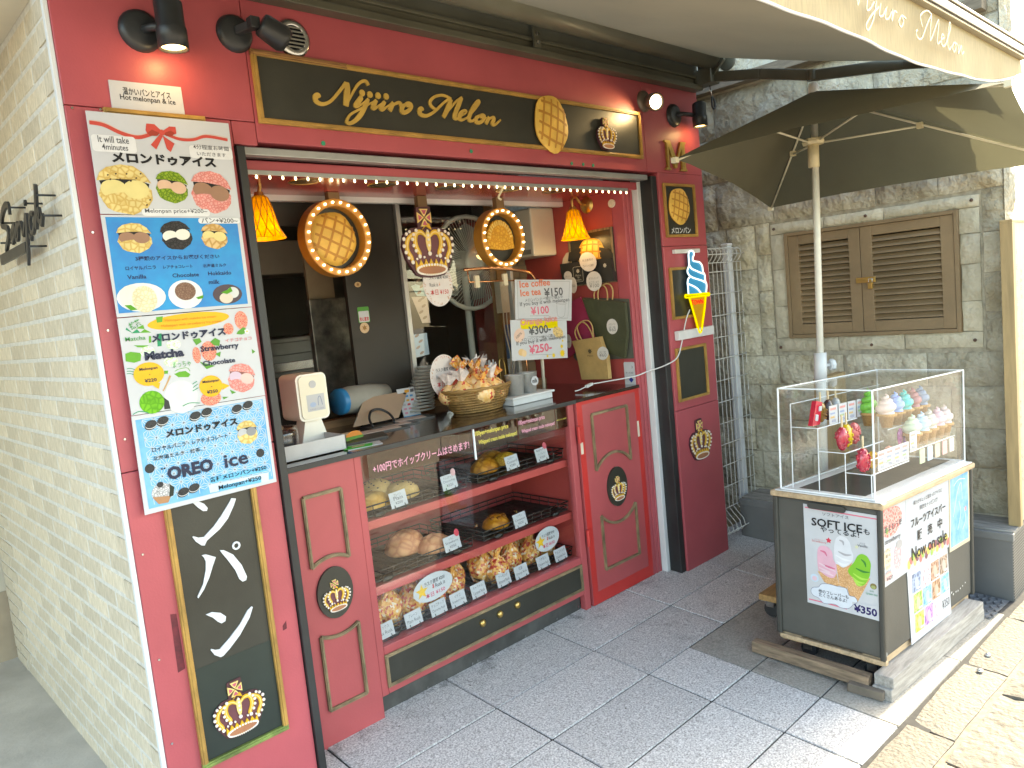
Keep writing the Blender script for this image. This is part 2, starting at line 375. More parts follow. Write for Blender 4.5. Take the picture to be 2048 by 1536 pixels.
# kerb: one row of worn stones along the street, sunlit
kb = M(); kb.add([(-3.2, kerb_y(-3.2) + .0, -.11), (6.5, kerb_y(6.5), -.14), (6.5, kerb_y(6.5) - .2, -.16), (-3.2, kerb_y(-3.2) - .2, -.13)], [(0, 1, 2, 3)], GROUT)
kerb = kb.build('kerb', kind='structure')
def rough_stone(pts, ztop, depth, mt, name, parent, amp=.006, n=5, seed=0):
    """a quarried slab: top gridded and uneven, chamfered rim"""
    P = [Vector((p[0], p[1], 0)) for p in pts]; b = M(); g = []
    for i in range(n + 1):
        for j in range(n + 1):
            u, v = i / n, j / n; p = P[0] * (1 - u) * (1 - v) + P[1] * u * (1 - v) + P[2] * u * v + P[3] * (1 - u) * v
            rim = min(u, 1 - u, v, 1 - v)
            q = noise.noise(Vector((p.x * 5 + seed, p.y * 9, seed))) * amp + noise.noise(Vector((p.x * 13, p.y * 45, seed))) * amp * .7
            if rim == 0: q -= .007; p = p + Vector((noise.noise(Vector((p.x * 17, p.y * 17, seed + 3))) * .008, noise.noise(Vector((p.x * 13, p.y * 19, seed + 9))) * .008, 0))
            g.append((p.x, p.y, ztop(p.x, p.y) + q))
    fs = [(i * (n + 1) + j, (i + 1) * (n + 1) + j, (i + 1) * (n + 1) + j + 1, i * (n + 1) + j + 1) for i in range(n) for j in range(n)]
    b.add(g, fs, mt, True)
    r = [i * (n + 1) for i in range(n + 1)] + [n * (n + 1) + j for j in range(1, n + 1)] + [i * (n + 1) + n for i in range(n - 1, -1, -1)] + [j for j in range(n - 1, 0, -1)]
    vs_ = [g[k] for k in r] + [(g[k][0], g[k][1], g[k][2] - depth) for k in r]; m_ = len(r)
    b.add(vs_, [(i, m_ + i, m_ + (i + 1) % m_, (i + 1) % m_) for i in range(m_)], mt)
    return b.build(name, parent)
xk = [-3.2, -2.5, -1.9, -1.25, -.62, .02, .58, 1.12, 1.66, 2.13, 2.72, 3.28, 3.85, 4.5, 5.2, 6.0]
for i in range(len(xk) - 1):
    a, b_ = xk[i] + .006, xk[i + 1] - .006
    rough_stone([(a, kerb_y(a) - .012), (b_, kerb_y(b_) - .012), (b_, kerb_y(b_) - .165), (a, kerb_y(a) - .165)], lambda x, y: gz(y) + .002, .03, KERB, 'kerb_stone', kerb, .005, 5, i * 3.1)
STUD = mat('stud_steel', (.62, .62, .64), .25, metal=1, var=.05)
for i, (x, y) in enumerate(((2.832,-1.452), (2.678,-1.464))):
    s_ = M(); s_.ball((x, y, gz(y) + .004), (.013, .013, .009), STUD, 10, 6)
    tag(s_.build('boundary_stud'), 'small domed steel stud set in the kerb stone, ' + ('farther', 'nearer')[i] + ' one from the camera', 'stud', 'steel studs in the kerb')
# street of big split flagstones
st = M(); st.add([(-40, kerb_y(0) - .15, -.155), (3.9, kerb_y(3.9) - .16, -.155), (60, kerb_y(3.9) - .2, -.155), (60, -60, -.155), (-40, -60, -.155)], [(0, 1, 2, 3, 4)], mat('street_surface', (.30, .26, .21), .9, var=.2, scale=3, col2=(.25, .215, .175), bump=.4, bscale=30))
street = st.build('street', kind='structure')
rows = [(0, .46), (.46, .86), (.86, 1.3), (1.3, 1.75)]
for ri, (ra, rb) in enumerate(rows):
    x = -1.6 + ri * .23
    while x < 6.2:
        w_ = random.uniform(.42, .7); a, b_ = x + .007, x + w_ - .007; x += w_
        rough_stone([(a, kerb_y(a) - .185 - ra), (b_, kerb_y(b_) - .185 - ra), (b_, kerb_y(b_) - .175 - rb), (a, kerb_y(a) - .175 - rb)],
                    lambda x, y: -.112, .04, FLAG, 'flagstone', street, .014, 9, x * 2.3 + ri)
gt = M(); gt.add([(-3.2, kerb_y(-3.2) - .162, -.118), (6, kerb_y(6) - .162, -.121), (6, kerb_y(6) - .19, -.121), (-3.2, kerb_y(-3.2) - .19, -.118)], [(0, 1, 2, 3)], mat('sandy_joint', (.34, .27, .19), .95, var=.2, scale=40))
gt.build('sand_joint', street)
# alley ground on the left
al = M(); al.add([(-4, .2, -.012), (-.001, .2, -.012), (-.001, 2.6, -.03), (-4, 2.6, -.03)], [(0, 1, 2, 3)], CONC); al.build('alley_ground', kind='structure')
PAVDARK = mat('pavement_darker_grey', (.20, .195, .19), .85, var=.3, scale=30)
def blotch_mix(m):
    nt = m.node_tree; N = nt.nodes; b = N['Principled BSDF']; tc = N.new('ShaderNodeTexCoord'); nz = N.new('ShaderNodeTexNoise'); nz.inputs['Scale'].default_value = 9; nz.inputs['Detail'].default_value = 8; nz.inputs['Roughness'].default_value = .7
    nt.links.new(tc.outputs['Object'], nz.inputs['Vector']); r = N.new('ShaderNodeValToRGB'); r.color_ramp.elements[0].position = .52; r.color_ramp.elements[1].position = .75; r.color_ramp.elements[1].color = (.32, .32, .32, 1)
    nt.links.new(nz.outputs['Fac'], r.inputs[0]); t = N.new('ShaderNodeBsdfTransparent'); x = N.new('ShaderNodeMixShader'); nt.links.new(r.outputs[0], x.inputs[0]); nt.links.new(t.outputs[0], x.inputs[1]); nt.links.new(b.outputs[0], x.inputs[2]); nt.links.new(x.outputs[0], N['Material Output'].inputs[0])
blotch_mix(PAVDARK)
b = M()  # thin blotchy sheets, darker grey, along the counter base and behind the cart
for x0, x1, y0, y1 in ((.5, 2.75, -.02, .155), (.5, 2.75, .06, .154), (2.1, 3.4, -.9, -.1)): b.add([(x0, y0, gz(y0) + .0035 + .001 * (y0 > 0)), (x1, y0, gz(y0) + .0035 + .001 * (y0 > 0)), (x1, y1, gz(y1) + .0035 + .001 * (y0 > 0)), (x0, y1, gz(y1) + .0035 + .001 * (y0 > 0))], [(0, 1, 2, 3)], PAVDARK)
b.build('pavement_darker_patches', kind='stuff')
GRIT = mat('grit', (.10, .085, .07), .9)
lf = M()
for i in range(70):
    x, y = random.uniform(.6, 3.4), random.uniform(-1.25, .1); r = random.choice((.002, .003, .004, .006))
    lf.add([(x + r * math.cos(t), y + r * .6 * math.sin(t), gz(y) + .003) for t in (0, 1.5, 3, 4.4)], [(0, 1, 2, 3)], GRIT)
lf.build('grit_specks', kind='stuff')

# ================================================================== brick side wall (left)
BRK = mat('cream_brick', (.70, .60, .46), .75, var=.18, scale=30, col2=(.52, .44, .32), bump=.6, bscale=45, rnd=.12, stretch=(1, 2.4, .8))
MORT = mat('pale_mortar', (.70, .665, .60), .85, var=.1, scale=40, bump=.3, bscale=90)
CREAM = mat('cream_plaster', (.66, .585, .46), .8, var=.06, scale=3)
bw = thing('brick_wall', (0, .02, 0), 'pale cream brick side wall running back from the left edge of the shop front', 'wall')
b = M(); b.box(-.0012, .022, -.06, .2, 2.33, 2.95, MORT); b.build('mortar_bed', bw)
b = M(); b.box(-.014, .003, -.03, -.0008, .022, 2.95, WHITEP); b.build('corner_strip', bw, .002)
PH, BL, PW = .0685, .242, .013
shared = []
for k in range(4):
    q = M(); dx = .0032; L2, H2, ch = (BL - PW) / 2, (PH - PW) / 2, .0035
    us = [-L2, -L2 + ch, -L2 * .4, L2 * .35, L2 - ch, L2]; vv_ = [-H2, -H2 + ch, 0, H2 - ch, H2]; nu, nv = len(us), len(vv_); vs_ = []
    for j, u in enumerate(us):
        for i, v in enumerate(vv_):
            rim = j in (0, nu - 1) or i in (0, nv - 1)
            vs_.append((-dx + (.0025 if rim else 0) + noise.noise(Vector((u * 14 + k * 7, v * 20, k))) * .0008, u + noise.noise(Vector((u * 30, v * 50, k + 4))) * .0012, v + noise.noise(Vector((u * 25, v * 9, k + 8))) * .0016))
    q.add(vs_, [(j * nv + i, j * nv + i + 1, (j + 1) * nv + i + 1, (j + 1) * nv + i) for j in range(nu - 1) for i in range(nv - 1)], BRK, False)
    r = list(range(nv)) + [nv * j + nv - 1 for j in range(1, nu)] + [nv * (nu - 1) + i for i in range(nv - 2, -1, -1)] + [nv * j for j in range(nu - 2, 0, -1)]
    vv = [vs_[t] for t in r] + [(.006, vs_[t][1], vs_[t][2]) for t in r]; m_ = len(r)
    q.add(vv, [(i, (i + 1) % m_, m_ + (i + 1) % m_, m_ + i) for i in range(m_)], BRK)
    me = bpy.data.meshes.new('brick'); me.from_pydata(q.v, [], q.f); me.materials.append(BRK); shared.append(me)
cand = []
for rI in range(-1, 42):
    z = 1.512 + (rI - 21) * PH
    if z < -.03 or z > 2.60: continue
    y = .02 - (BL / 2 if rI % 2 else 0) * 1.0
    while y < 2.32:
        a, c_ = max(y, .018), min(y + BL, 2.33); y += BL
        if c_ - a < .05: continue
        cand.append(((a + c_) / 2, z, (c_ - a - PW) / (BL - PW)))
cand.sort(key=lambda t: (t[0] + 2.4) / max(t[2], .3))
inv_ = wm(bw).inverted()
rest = M()
for i, (y, z, sc) in enumerate(cand):
    if i < 300:
        o = bpy.data.objects.new('brick', random.choice(shared)); COL.objects.link(o); o.parent = bw
        o.location = inv_ @ Vector((0, y, z)); o.scale = (1, sc, 1)
    else:
        h2, l2 = (PH - PW) / 2, (BL - PW) / 2 * sc; rest.box(-.006, y - l2, z - h2, .007, y + l2, z + h2, BRK)
tag(rest.build('far_bricks', bw), kind='stuff')
# alley ceiling and end wall
b = M(); b.box(-4, .144, 2.587, -.002, 2.6, 2.70, CREAM); tag(b.build('alley_soffit'), 'cream plaster soffit roofing the alley beside the brick wall', 'soffit')
ew = thing('alley_end_wall', (-1, 2.36, 0), 'plain cream and tan wall closing the alley behind the brick wall', 'wall')
b = M(); b.box(-4, 2.36, .34, .2, 2.5, 2.587, CREAM); b.build('upper_wall', ew)
b = M(); b.box(-4, 2.35, -.1, .2, 2.5, .34, mat('tan_plinth', (.46, .36, .25), .85, var=.1, scale=4)); b.build('plinth', ew)
# wrought script sign on the brick wall
sg = thing('script_sign', (-.05, .4, 2.0), 'dark metal handwritten script sign on pins on the cream brick wall', 'sign')
PLs = lambda u, v, w=0: (-.05 - w, u, v)
b = M()
def hs(pts, w): b.stroke(pts, w, PLs, -.004, .004, DKMETAL, 4)
hs([(0.61,2.041),(0.61,2.071),(0.638,2.079),(0.693,2.069),(0.737,2.047),(0.75,2.024),(0.693,2.011),(0.67,1.996),(0.683,1.973),(0.724,1.952),(0.752,1.933)], [.012,.018,.02,.022,.02,.016,.02,.022,.02,.018,.014])
hs([(0.647,1.966),(0.62,1.987),(0.579,2.002),(0.565,1.998),(0.603,1.98),(0.632,1.95),(0.606,1.961),(0.526,2),(0.529,1.988),(0.575,1.957),(0.543,1.953),(0.517,1.987),(0.479,1.997),(0.47,1.989),(0.466,1.973),(0.466,1.952)], [.012] * 16)
hs([(0.466,1.952),(0.434,1.975),(0.391,2.007),(0.391,1.991),(0.404,1.967),(0.427,1.929),(0.445,1.89),(0.464,1.858)], [.012,.014,.018,.016,.018,.02,.018,.006])
hs([(0.3,1.996),(0.323,2.003),(0.351,1.986),(0.355,1.953),(0.336,1.946),(0.303,1.966),(0.283,1.987)], [.014] * 7)
hs([(0.222,2.072),(0.233,2.047),(0.249,2.018),(0.269,1.984),(0.29,1.951)], [.016,.02,.02,.02,.014])
hs([(0.287,1.955),(0.247,1.992),(0.225,2),(0.229,1.981),(0.244,1.968),(0.222,1.963),(0.222,1.952),(0.193,1.979)], [.014] * 8)
hs([(0.384,2.048),(0.377,2.038)], [.016, .014]); hs([(0.386,1.944),(0.366,1.93)], [.014, .016])
b.build('lettering', sg)
b = M(); b.prism([(0.855,1.934),(0.45,1.932),(0.461,1.899),(0.856,1.899)], PLs, -.004, .004, DKMETAL)
b.build('nameplate', sg)
for p in [(0.383,2.042),(0.214,2.039),(0.179,1.974),(0.41,1.912),(0.603,2.064),(0.76,2.035),(0.818,1.973)]:
    b = M(); b.tube([(-.052, p[0], p[1]), (.005, p[0], p[1])], .0035, DKMETAL, 5); b.build('standoff_pin', sg)

# ================================================================== stone building on the right
XW = 3.74
STONE = mat('rock_face_stone', (.58, .545, .44), .88, var=.25, scale=5.5, col2=(.35, .30, .20), bump=1.0, bscale=24, rnd=.25, bdist=.035, detail=7)
STONE2 = mat('dressed_stone', (.60, .55, .43), .85, var=.2, scale=8, col2=(.44, .395, .29), bump=.8, bscale=30, rnd=.12, bdist=.02, detail=6)
SMORT = mat('stone_mortar', (.46, .42, .33), .9, var=.2, scale=20, bump=.4, bscale=60)
sw = thing('stone_wall', (XW + .1, -.6, 0), 'rough grey-tan stone block wall of the neighbouring building, right of the shop', 'building')
b = M(); b.box(XW + .004, -1.345, -.2, 3.90, 3.2, 7.2, SMORT); b.box(3.90, .2, -.2, 7.5, 5.0, 7.2, SMORT); b.build('wall_core', sw)
def block(y0, y1, z0, z1, amp=.034, mt=STONE, x0=XW, name='stone', par=None):
    n, k = max(4, int((y1 - y0) / .035)), max(4, int((z1 - z0) / .035)); q = M(); g = []; sd_ = random.uniform(0, 90)
    for i in range(n + 1):
        for j in range(k + 1):
            u, v = i / n, j / k; y = y0 + (y1 - y0) * u; z = z0 + (z1 - z0) * v; rim = min(u, 1 - u, v, 1 - v) == 0
            h = .012 + abs(noise.noise(Vector((y * 7, z * 7, sd_)))) * amp + noise.noise(Vector((y * 19, z * 19, sd_))) * amp * .5 + noise.noise(Vector((y * 45, z * 45, sd_))) * amp * .25
            if rim: h = .002
            jy = noise.noise(Vector((y * 9, z * 9, sd_ + 5))) * .006; jz = noise.noise(Vector((y * 9, z * 9, sd_ + 11))) * .006
            g.append((x0 - h, y + jy, z + jz))
    q.add(g, [(i * (k + 1) + j, i * (k + 1) + j + 1, (i + 1) * (k + 1) + j + 1, (i + 1) * (k + 1) + j) for i in range(n) for j in range(k)], mt, True)
    r = [j for j in range(k + 1)] + [i * (k + 1) + k for i in range(1, n + 1)] + [n * (k + 1) + j for j in range(k - 1, -1, -1)] + [i * (k + 1) for i in range(n - 1, 0, -1)]
    m_ = len(r); vv = [g[t] for t in r] + [(x0 + .02, g[t][1], g[t][2]) for t in r]
    q.add(vv, [(i, (i + 1) % m_, m_ + (i + 1) % m_, m_ + i) for i in range(m_)], mt)
    return q.build(name, par or sw)
G_ = .0035
def course(z0, z1, ya, yb, lo, hi):
    y = yb
    while y > ya + .01:
        w_ = random.uniform(lo, hi); e = max(ya, y - w_)
        if e - ya < .12: e = ya
        block(e + G_, y - G_, z0 + G_, z1 - G_); y = e
for z0, z1 in ((-.1, .25), (.25, .49), (.49, .70), (.70, .92), (.92, 1.10)): course(z0, z1, -1.345, .75, .26, .5)
for z0, z1 in ((1.10, 1.36), (1.36, 1.64), (1.64, 1.91)): course(z0, z1, -.02, .75, .25, .4)
for z0, z1 in ((1.10, 1.27), (1.27, 1.50), (1.50, 1.72), (1.72, 1.91)): block(-.115 + G_, -.02 - G_, z0 + G_, z1 - G_)
for z0, z1 in ((1.10, 1.30), (1.30, 1.50), (1.50, 1.70), (1.70, 1.91)): block(-1.345 + G_, -1.245 - G_, z0 + G_, z1 - G_, .012)
for z0, z1 in ((1.91, 2.2), (2.2, 2.47), (2.47, 2.735), (2.735, 3.02), (3.02, 3.3), (3.3, 3.6)): course(z0, z1, -1.345, .75, .3, .62)
for z0, z1 in [(-.1 + .27 * i, .17 + .27 * i) for i in range(26)]:       # quoins on the sunlit street end
    q = M(); n = 5; g = []
    for i in range(n + 1):
        for j in range(n + 1):
            u, v = i / n, j / n; x = XW - .012 + .185 * u; z = z0 + .006 + (z1 - z0 - .012) * v; rim = min(u, 1 - u, v, 1 - v) == 0
            g.append((x, -1.345 - (.003 if rim else .012 + abs(noise.noise(Vector((x * 15, z * 12, 4)))) * .03), z))
    q.add(g, [(i * (n + 1) + j, (i + 1) * (n + 1) + j, (i + 1) * (n + 1) + j + 1, i * (n + 1) + j + 1) for i in range(n) for j in range(n)], STONE, False)
    q.build('quoin', sw)
b = M(); b.box(XW - .1, -1.3, 2.745, XW - .02, .6, 2.80, mat('weathered_beam', (.25, .2, .14), .8, var=.2, scale=10, stretch=(6, 1, 6))); b.build('ledge_beam', sw)

# louvred window with dressed surround
BRN = mat('brown_shutter', (.27, .185, .10), .55, var=.12, scale=4, bump=.1, bscale=120)
wd = thing('louvred_window', (XW, -.7, 1.2), 'brown double louvred shutter window in the rough stone wall', 'window')
ya, yb, za, zb = -1.145, -.215, 1.205, 1.83          # shutter opening
sa, sb, ta, tb = -1.238, -.122, 1.122, 1.895         # surround
def sblock(y0, y1, z0, z1): return block(y0 + .002, y1 - .002, z0 + .002, z1 - .002, .006, STONE2, XW - .004, 'surround_stone', wd)
for y0, y1 in ((sa, -.86), (-.86, -.5), (-.5, sb)): sblock(y0, y1, ta, za)
for y0, y1 in ((sa, -.78), (-.78, -.45), (-.45, sb)): sblock(y0, y1, zb, tb)
for z0, z1 in ((za, 1.40), (1.40, 1.62), (1.62, zb)): sblock(yb, sb, z0, z1)
for z0, z1 in ((za, 1.36), (1.36, 1.55), (1.55, 1.70), (1.70, zb)): sblock(sa, ya, z0, z1)
b = M()
for p in ((ya, za, ya + .02, zb), (yb - .02, za, yb, zb), (ya + .02, za, yb - .02, za + .02), (ya + .02, zb - .02, yb - .02, zb)): b.box(XW - .03, p[0], p[1], XW + .01, p[2], p[3], BRN)
b.build('window_frame', wd, .002)
b = M(); b.box(XW + .004, ya, za, XW + .012, yb, zb, mat('dark_recess', (.02, .02, .018), .9)); b.build('dark_backing', wd)
mid = -.655
for y0, y1 in ((ya + .022, mid), (mid + .003, yb - .022)):
    lf = M(); sw_ = .062
    lf.box(XW - .024, y0, za + .022, XW - .002, y0 + sw_, zb - .022, BRN); lf.box(XW - .024, y1 - sw_, za + .022, XW - .002, y1, zb - .022, BRN)
    lf.box(XW - .0225, y0 + sw_, za + .022, XW - .0035, y1 - sw_, za + .082, BRN); lf.box(XW - .0225, y0 + sw_, zb - .075, XW - .0035, y1 - sw_, zb - .022, BRN)
    leaf = lf.build('shutter_leaf', wd, .002)
    ns = 14; h = (zb - .08 - za - .085) / ns
    for i in range(ns):
        z = za + .087 + h * i; s_ = M()
        s_.add([(XW - .024, y0 + sw_ - .001, z), (XW - .024, y1 - sw_ + .001, z), (XW - .0225, y1 - sw_ + .001, z + .006), (XW - .0225, y0 + sw_ - .001, z + .006),
                (XW - .001, y0 + sw_ - .001, z + h * .9), (XW - .001, y1 - sw_ + .001, z + h * .9)], [(0, 1, 2, 3), (3, 2, 5, 4), (0, 4, 5, 1)], BRN)
        s_.build('slat', leaf)
b = M(); b.box(XW - .030, mid - .075, 1.50, XW - .0245, mid + .03, 1.53, BRASS); b.build('hasp', wd, .001)
b = M(); b.box(XW - .05, mid - .065, 1.465, XW - .032, mid - .04, 1.50, BRASS); b.tube([(XW - .041, mid - .062, 1.50), (XW - .041, mid - .062, 1.52), (XW - .041, mid - .043, 1.52), (XW - .041, mid - .043, 1.50)], .003, STEEL); b.build('padlock', wd, .002)
for y, z in ((sb - .03, ta + .03), (-.69, ta + .03), (sa + .035, ta + .04), (sb - .03, tb - .03), (sa + .03, tb - .03), (-.69, tb - .03)): b = M(); b.ball((XW - .022, y, z), .009, mat('rust_bolt', (.12, .07, .05), .8), 7, 5); b.build('fixing_bolt', wd)

# white wire fence closing the gap beside the right pillar
fn = thing('wire_fence', (3.5, .08, .05), 'white welded wire fence panel between the red pillar and the stone wall', 'fence')
FW = mat('fence_white', (.72, .71, .66), .4, var=.08, scale=9)
yf = .085
hz = [.205 + .131 * i for i in range(12)]
def fprof(x): return [(x, yf, .2), (x, yf - .03, .165), (x, yf - .065, .13), (x, yf - .075, .09), (x, yf - .05, .06), (x, yf - .01, .055)]
for k in range(11):
    x = 3.262 + .046 * k; w_ = M()
    w_.tube(fprof(x)[::-1] + [(x, yf, 1.70), (x, yf - .02, 1.72), (x, yf - .035, 1.745), (x, yf - .03, 1.775), (x, yf + .0, 1.785), (x, yf + .02, 1.765)], .0026, FW, 5)
    w_.build('vertical_wire', fn)
for z, dy in [(z, -.004) for z in hz] + [(1.70, -.004), (1.748, -.04), (1.786, 0), (.09, -.08), (.057, -.03)]:
    w_ = M(); w_.tube([(3.235, yf + dy, z), (3.728, yf + dy, z)], .0028, FW, 5); w_.build('horizontal_wire', fn)
w_ = M(); w_.box(3.60, yf + .012, .20, 3.655, yf + .05, 1.80, mat('fence_post_white', (.70, .72, .74), .35, var=.05)); w_.box(3.596, yf + .008, 1.80, 3.659, yf + .054, 1.815, WHITEP); w_.build('post', fn, .004)

# low ventilated bench along the stone wall
bn = thing('bench', (3.6, -.7, -.05), 'low grey perforated metal bench with timber slat top along the stone wall', 'bench')
PERF = mat('perforated_metal', (.20, .20, .195), .5, metal=.3, var=.1, scale=3, dots=(70, .0055 * 70, (.02, .02, .02)))
b = M(); b.box(3.48, -1.40, -.105, XW - .01, .06, .225, PERF); b.build('perforated_body', bn, .004)
b = M(); b.box(3.476, -1.404, .2, 3.50, .062, .238, mat('bench_trim', (.24, .24, .235), .5, metal=.3)); b.build('edge_trim', bn, .003)
SLATW = mat('grey_timber', (.36, .33, .29), .8, var=.25, scale=8, stretch=(10, 1, 10), bump=.3, bscale=40)
for k in range(5):
    s_ = M(); s_.box(3.503 + k * .046, -1.40, .226, 3.545 + k * .046, .06, .244, SLATW); s_.build('slat', bn, .002)
# pale timber notice board standing at the street end of the bench
nb = thing('timber_notice_board', (3.8, -1.4, .245), 'tall pale timber notice board with faint vertical writing on the bench at the street corner', 'sign')
PINE = mat('pale_pine', (.44, .31, .15), .6, var=.15, scale=5, stretch=(8, 8, .8))
BOARD = mat('bleached_board', (.42, .36, .27), .6, var=.1, scale=6, stretch=(6, 6, .7))
b = M(); b.box(3.59, -1.41, .245, 3.63, -1.357, 1.728, PINE); b.box(3.59, -1.41, 1.728, 4.3, -1.357, 1.742, PINE); b.build('frame', nb, .002)
b = M(); b.box(3.63, -1.405, .26, 4.3, -1.36, 1.728, BOARD); b.build('board', nb)
b = M(); FAINT = ink(.42, .33, .24)
for c_ in range(6):
    z = 1.60 - random.uniform(0, .12)
    while z > .45:
        h = random.uniform(.02, .032); x = 3.665 + c_ * .075
        for t in range(3): b.bar((x + random.uniform(-.012, .0), -1.4065, z - t * h / 3), (x + random.uniform(0, .014), -1.4065, z - t * h / 3 + random.uniform(-.004, .004)), .003, .001, FAINT, (0, 1, 0))
        z -= h + random.choice((.012, .02, .05))
b.build('faint_writing', nb)

# ================================================================== the shop front
shop = thing('shop_front', (1.6, 0, 0), 'red painted bakery kiosk front with gold mouldings and a wide serving opening', 'shop front')
def part(name, fn, bevel=.003, parent=None, **k):
    b = M(); fn(b); return b.build(name, parent or shop, bevel, **k)
part('pillar', lambda b: (b.box(0, 0, 0, .478, .10, 1.20, RED), b.box(0, .0015, 1.202, .478, .10, 2.252, RED)))
part('pillar', lambda b: (b.box(2.795, 0, -.002, 3.222, .30, .905, RED), b.box(2.795, .0012, .907, 3.222, .30, 1.80, RED), b.box(2.795, .0018, 1.802, 3.222, .30, 2.19, RED)))
part('lintel', lambda b: (b.box(0, .0, 2.254, .56, .1, 2.95, RED), b.box(.562, .0008, 2.19, 2.70, .1, 2.95, RED), b.box(2.702, .0014, 2.19, 3.222, .30, 2.95, RED), b.box(.48, .0008, 2.178, .56, .1, 2.252, RED)))
part('shutter_rail', lambda b: (b.box(.480, -.012, .0, .508, .115, 2.172, RAIL), b.box(.508, .03, 0, .516, .1, 2.172, RAIL)))
part('shutter_rail', lambda b: (b.box(2.748, .012, -.004, 2.794, .12, 2.172, RAIL), b.box(2.718, .085, -.004, 2.7475, .13, 2.172, WHITEP)))
part('shutter_track', lambda b: (b.box(.516, .012, 2.150, 2.716, .05, 2.176, GREYRAIL), b.box(.516, .056, 2.150, 2.716, .075, 2.176, RAIL)))
part('fluted_jamb', lambda b: [b.box(2.632 + .0165 * i, .118 + .004 * (i % 2), -.002, 2.6475 + .0165 * i, .20, 2.15, RED) for i in range(5)])
part('fascia', lambda b: b.box(.516, .085, 2.112, 2.716, .104, 2.1495, RED))
part('display_ceiling', lambda b: b.box(.516, .105, 2.118, 2.70, .54, 2.15, mat('red_ceiling', (.44, .07, .06), .16, var=.08, scale=2)), 0)
part('ceiling_trim', lambda b: b.box(.56, .5405, 2.094, 2.63, .575, 2.15, WHITEP))
part('inner_side_wall', lambda b: b.box(2.632, .2005, 0, 2.70, 1.4, 2.118, REDIN), 0)
part('inner_side_wall', lambda b: b.box(.40, .116, 0, .505, 1.4, 2.118, REDIN), 0)
DKW = mat('dark_interior_panel', (.045, .042, .036), .5, var=.15, scale=2)
OLV = mat('olive_interior', (.13, .12, .095), .7, var=.15, scale=2)
BEI = mat('beige_panel', (.34, .31, .25), .6, var=.08, scale=3)
part('interior_walls', lambda b: (b.box(.2, 2.42, -.02, 3.2, 2.55, 2.6, OLV), b.box(.2, .6, -.02, .395, 2.42, 2.6, OLV), b.box(2.705, 1.41, -.02, 2.9, 2.42, 2.6, OLV), b.box(.2, .58, 2.46, 3.2, 2.42, 2.6, DKW)), 0)
part('interior_floor', lambda b: b.box(.2, .18, -.06, 3.2, 2.6, -.015, mat('interior_floor', (.12, .11, .10), .6)), 0)
part('roof_slab', lambda b: b.box(.012, .101, 2.96, 3.22, 5, 3.1, mat('roof_slab', (.3, .3, .3), .8)), 0)
def moulding(b, x0, z0, x1, z1, y=0.0, w=.018, d=.012, mt=GOLD, mt2=None, only='lrtb'):
    m2 = mt2 or mt
    if 'b' in only: b.box(x0, y - d, z0, x1, y + .001, z0 + w, m2); b.box(x0 + w * .3, y - d - .004, z0 + w * .3, x1 - w * .3, y - d + .001, z0 + w * .7, m2)
    if 't' in only: b.box(x0, y - d, z1 - w, x1, y + .001, z1, mt); b.box(x0 + w * .3, y - d - .004, z1 - w * .7, x1 - w * .3, y - d + .001, z1 - w * .3, mt)
    if 'l' in only: b.box(x0, y - d - .0008, z0 + w, x0 + w, y + .001, z1 - w, mt); b.box(x0 + w * .3, y - d - .004, z0 + w, x0 + w * .7, y - d + .001, z1 - w, mt)
    if 'r' in only: b.box(x1 - w, y - d - .0008, z0 + w, x1, y + .001, z1 - w, mt); b.box(x1 - w * .7, y - d - .004, z0 + w, x1 - w * .3, y - d + .001, z1 - w, mt)
# panel seams, screws, scuffs on the paint
SEAM = mat('seam_shadow', (.2, .03, .035), .7)
for x, z in [(0.019,2.245),(0.092,2.248)] + [(.022, z) for z in (.35, .62, .95, 1.3, 1.62, 1.9)]: part('screw', lambda b: b.cyl((x, -.0005, z), (0, -1, 0), .0035, .002, STEEL, 8), 0)
for p in [(0.804,2.202),(1.492,2.217),(2.111,2.2),(2.193,2.2),(2.266,2.199)]: part('fixing_cap', lambda b: b.cyl((p[0], -.0005, p[1]), (0, -1, 0), .008, .003, mat('green_cap', (.02, .30, .16), .4), 10), 0)
STAIN = mat('paint_stain', (.17, .018, .028), .6, var=.3, scale=30, rnd=0)
for P in ([(0.073,0.745),(0.091,0.74),(0.093,0.563),(0.07,0.558)], [(0.421,0.577),(0.436,0.591),(0.435,0.563),(0.42,0.56)]): part('paint_stain', lambda b: b.flat(P, FA(0), .0006, STAIN), 0)

# vertical sign panel low on the left pillar
vp = thing('vertical_pillar_sign', (.24, 0, .22), 'tall dark vertical sign panel with white brush lettering on the left red pillar', 'sign')
PLF = FA(0)
b = M(); b.box(.116, -.003, .245, .372, .0, 2.235, BLACKB); b.box(.116, -.0038, .245, .372, -.0032, .547, mat('dark_green_board', (.022, .034, .027), .35, var=.15, scale=3)); b.build('panel', vp)
b = M(); moulding(b, .098, .225, .39, 2.253, 0, .018, .013, GOLD, mat('mossy_moulding', (.22, .30, .07), .55, var=.3, scale=20)); b.build('moulding', vp, .001)
WL = mat('white_lettering', (.66, .68, .70), .35, var=.03)
b = M()
w0, w1 = .0035, .0075
b.prism([(0.167,1.088),(0.192,1.076),(0.219,1.055),(0.228,1.039),(0.224,1.031),(0.213,1.033),(0.199,1.048),(0.183,1.071)], PLF, w0, w1, WL)
b.prism([(0.321,1.046),(0.311,1.026),(0.286,0.989),(0.256,0.963),(0.232,0.95),(0.211,0.938),(0.202,0.925),(0.193,0.928),(0.178,0.944),(0.169,0.962),(0.173,0.963),(0.188,0.954),(0.204,0.952),(0.238,0.976),(0.268,1.005),(0.299,1.04),(0.307,1.051)], PLF, w0, w1, WL)
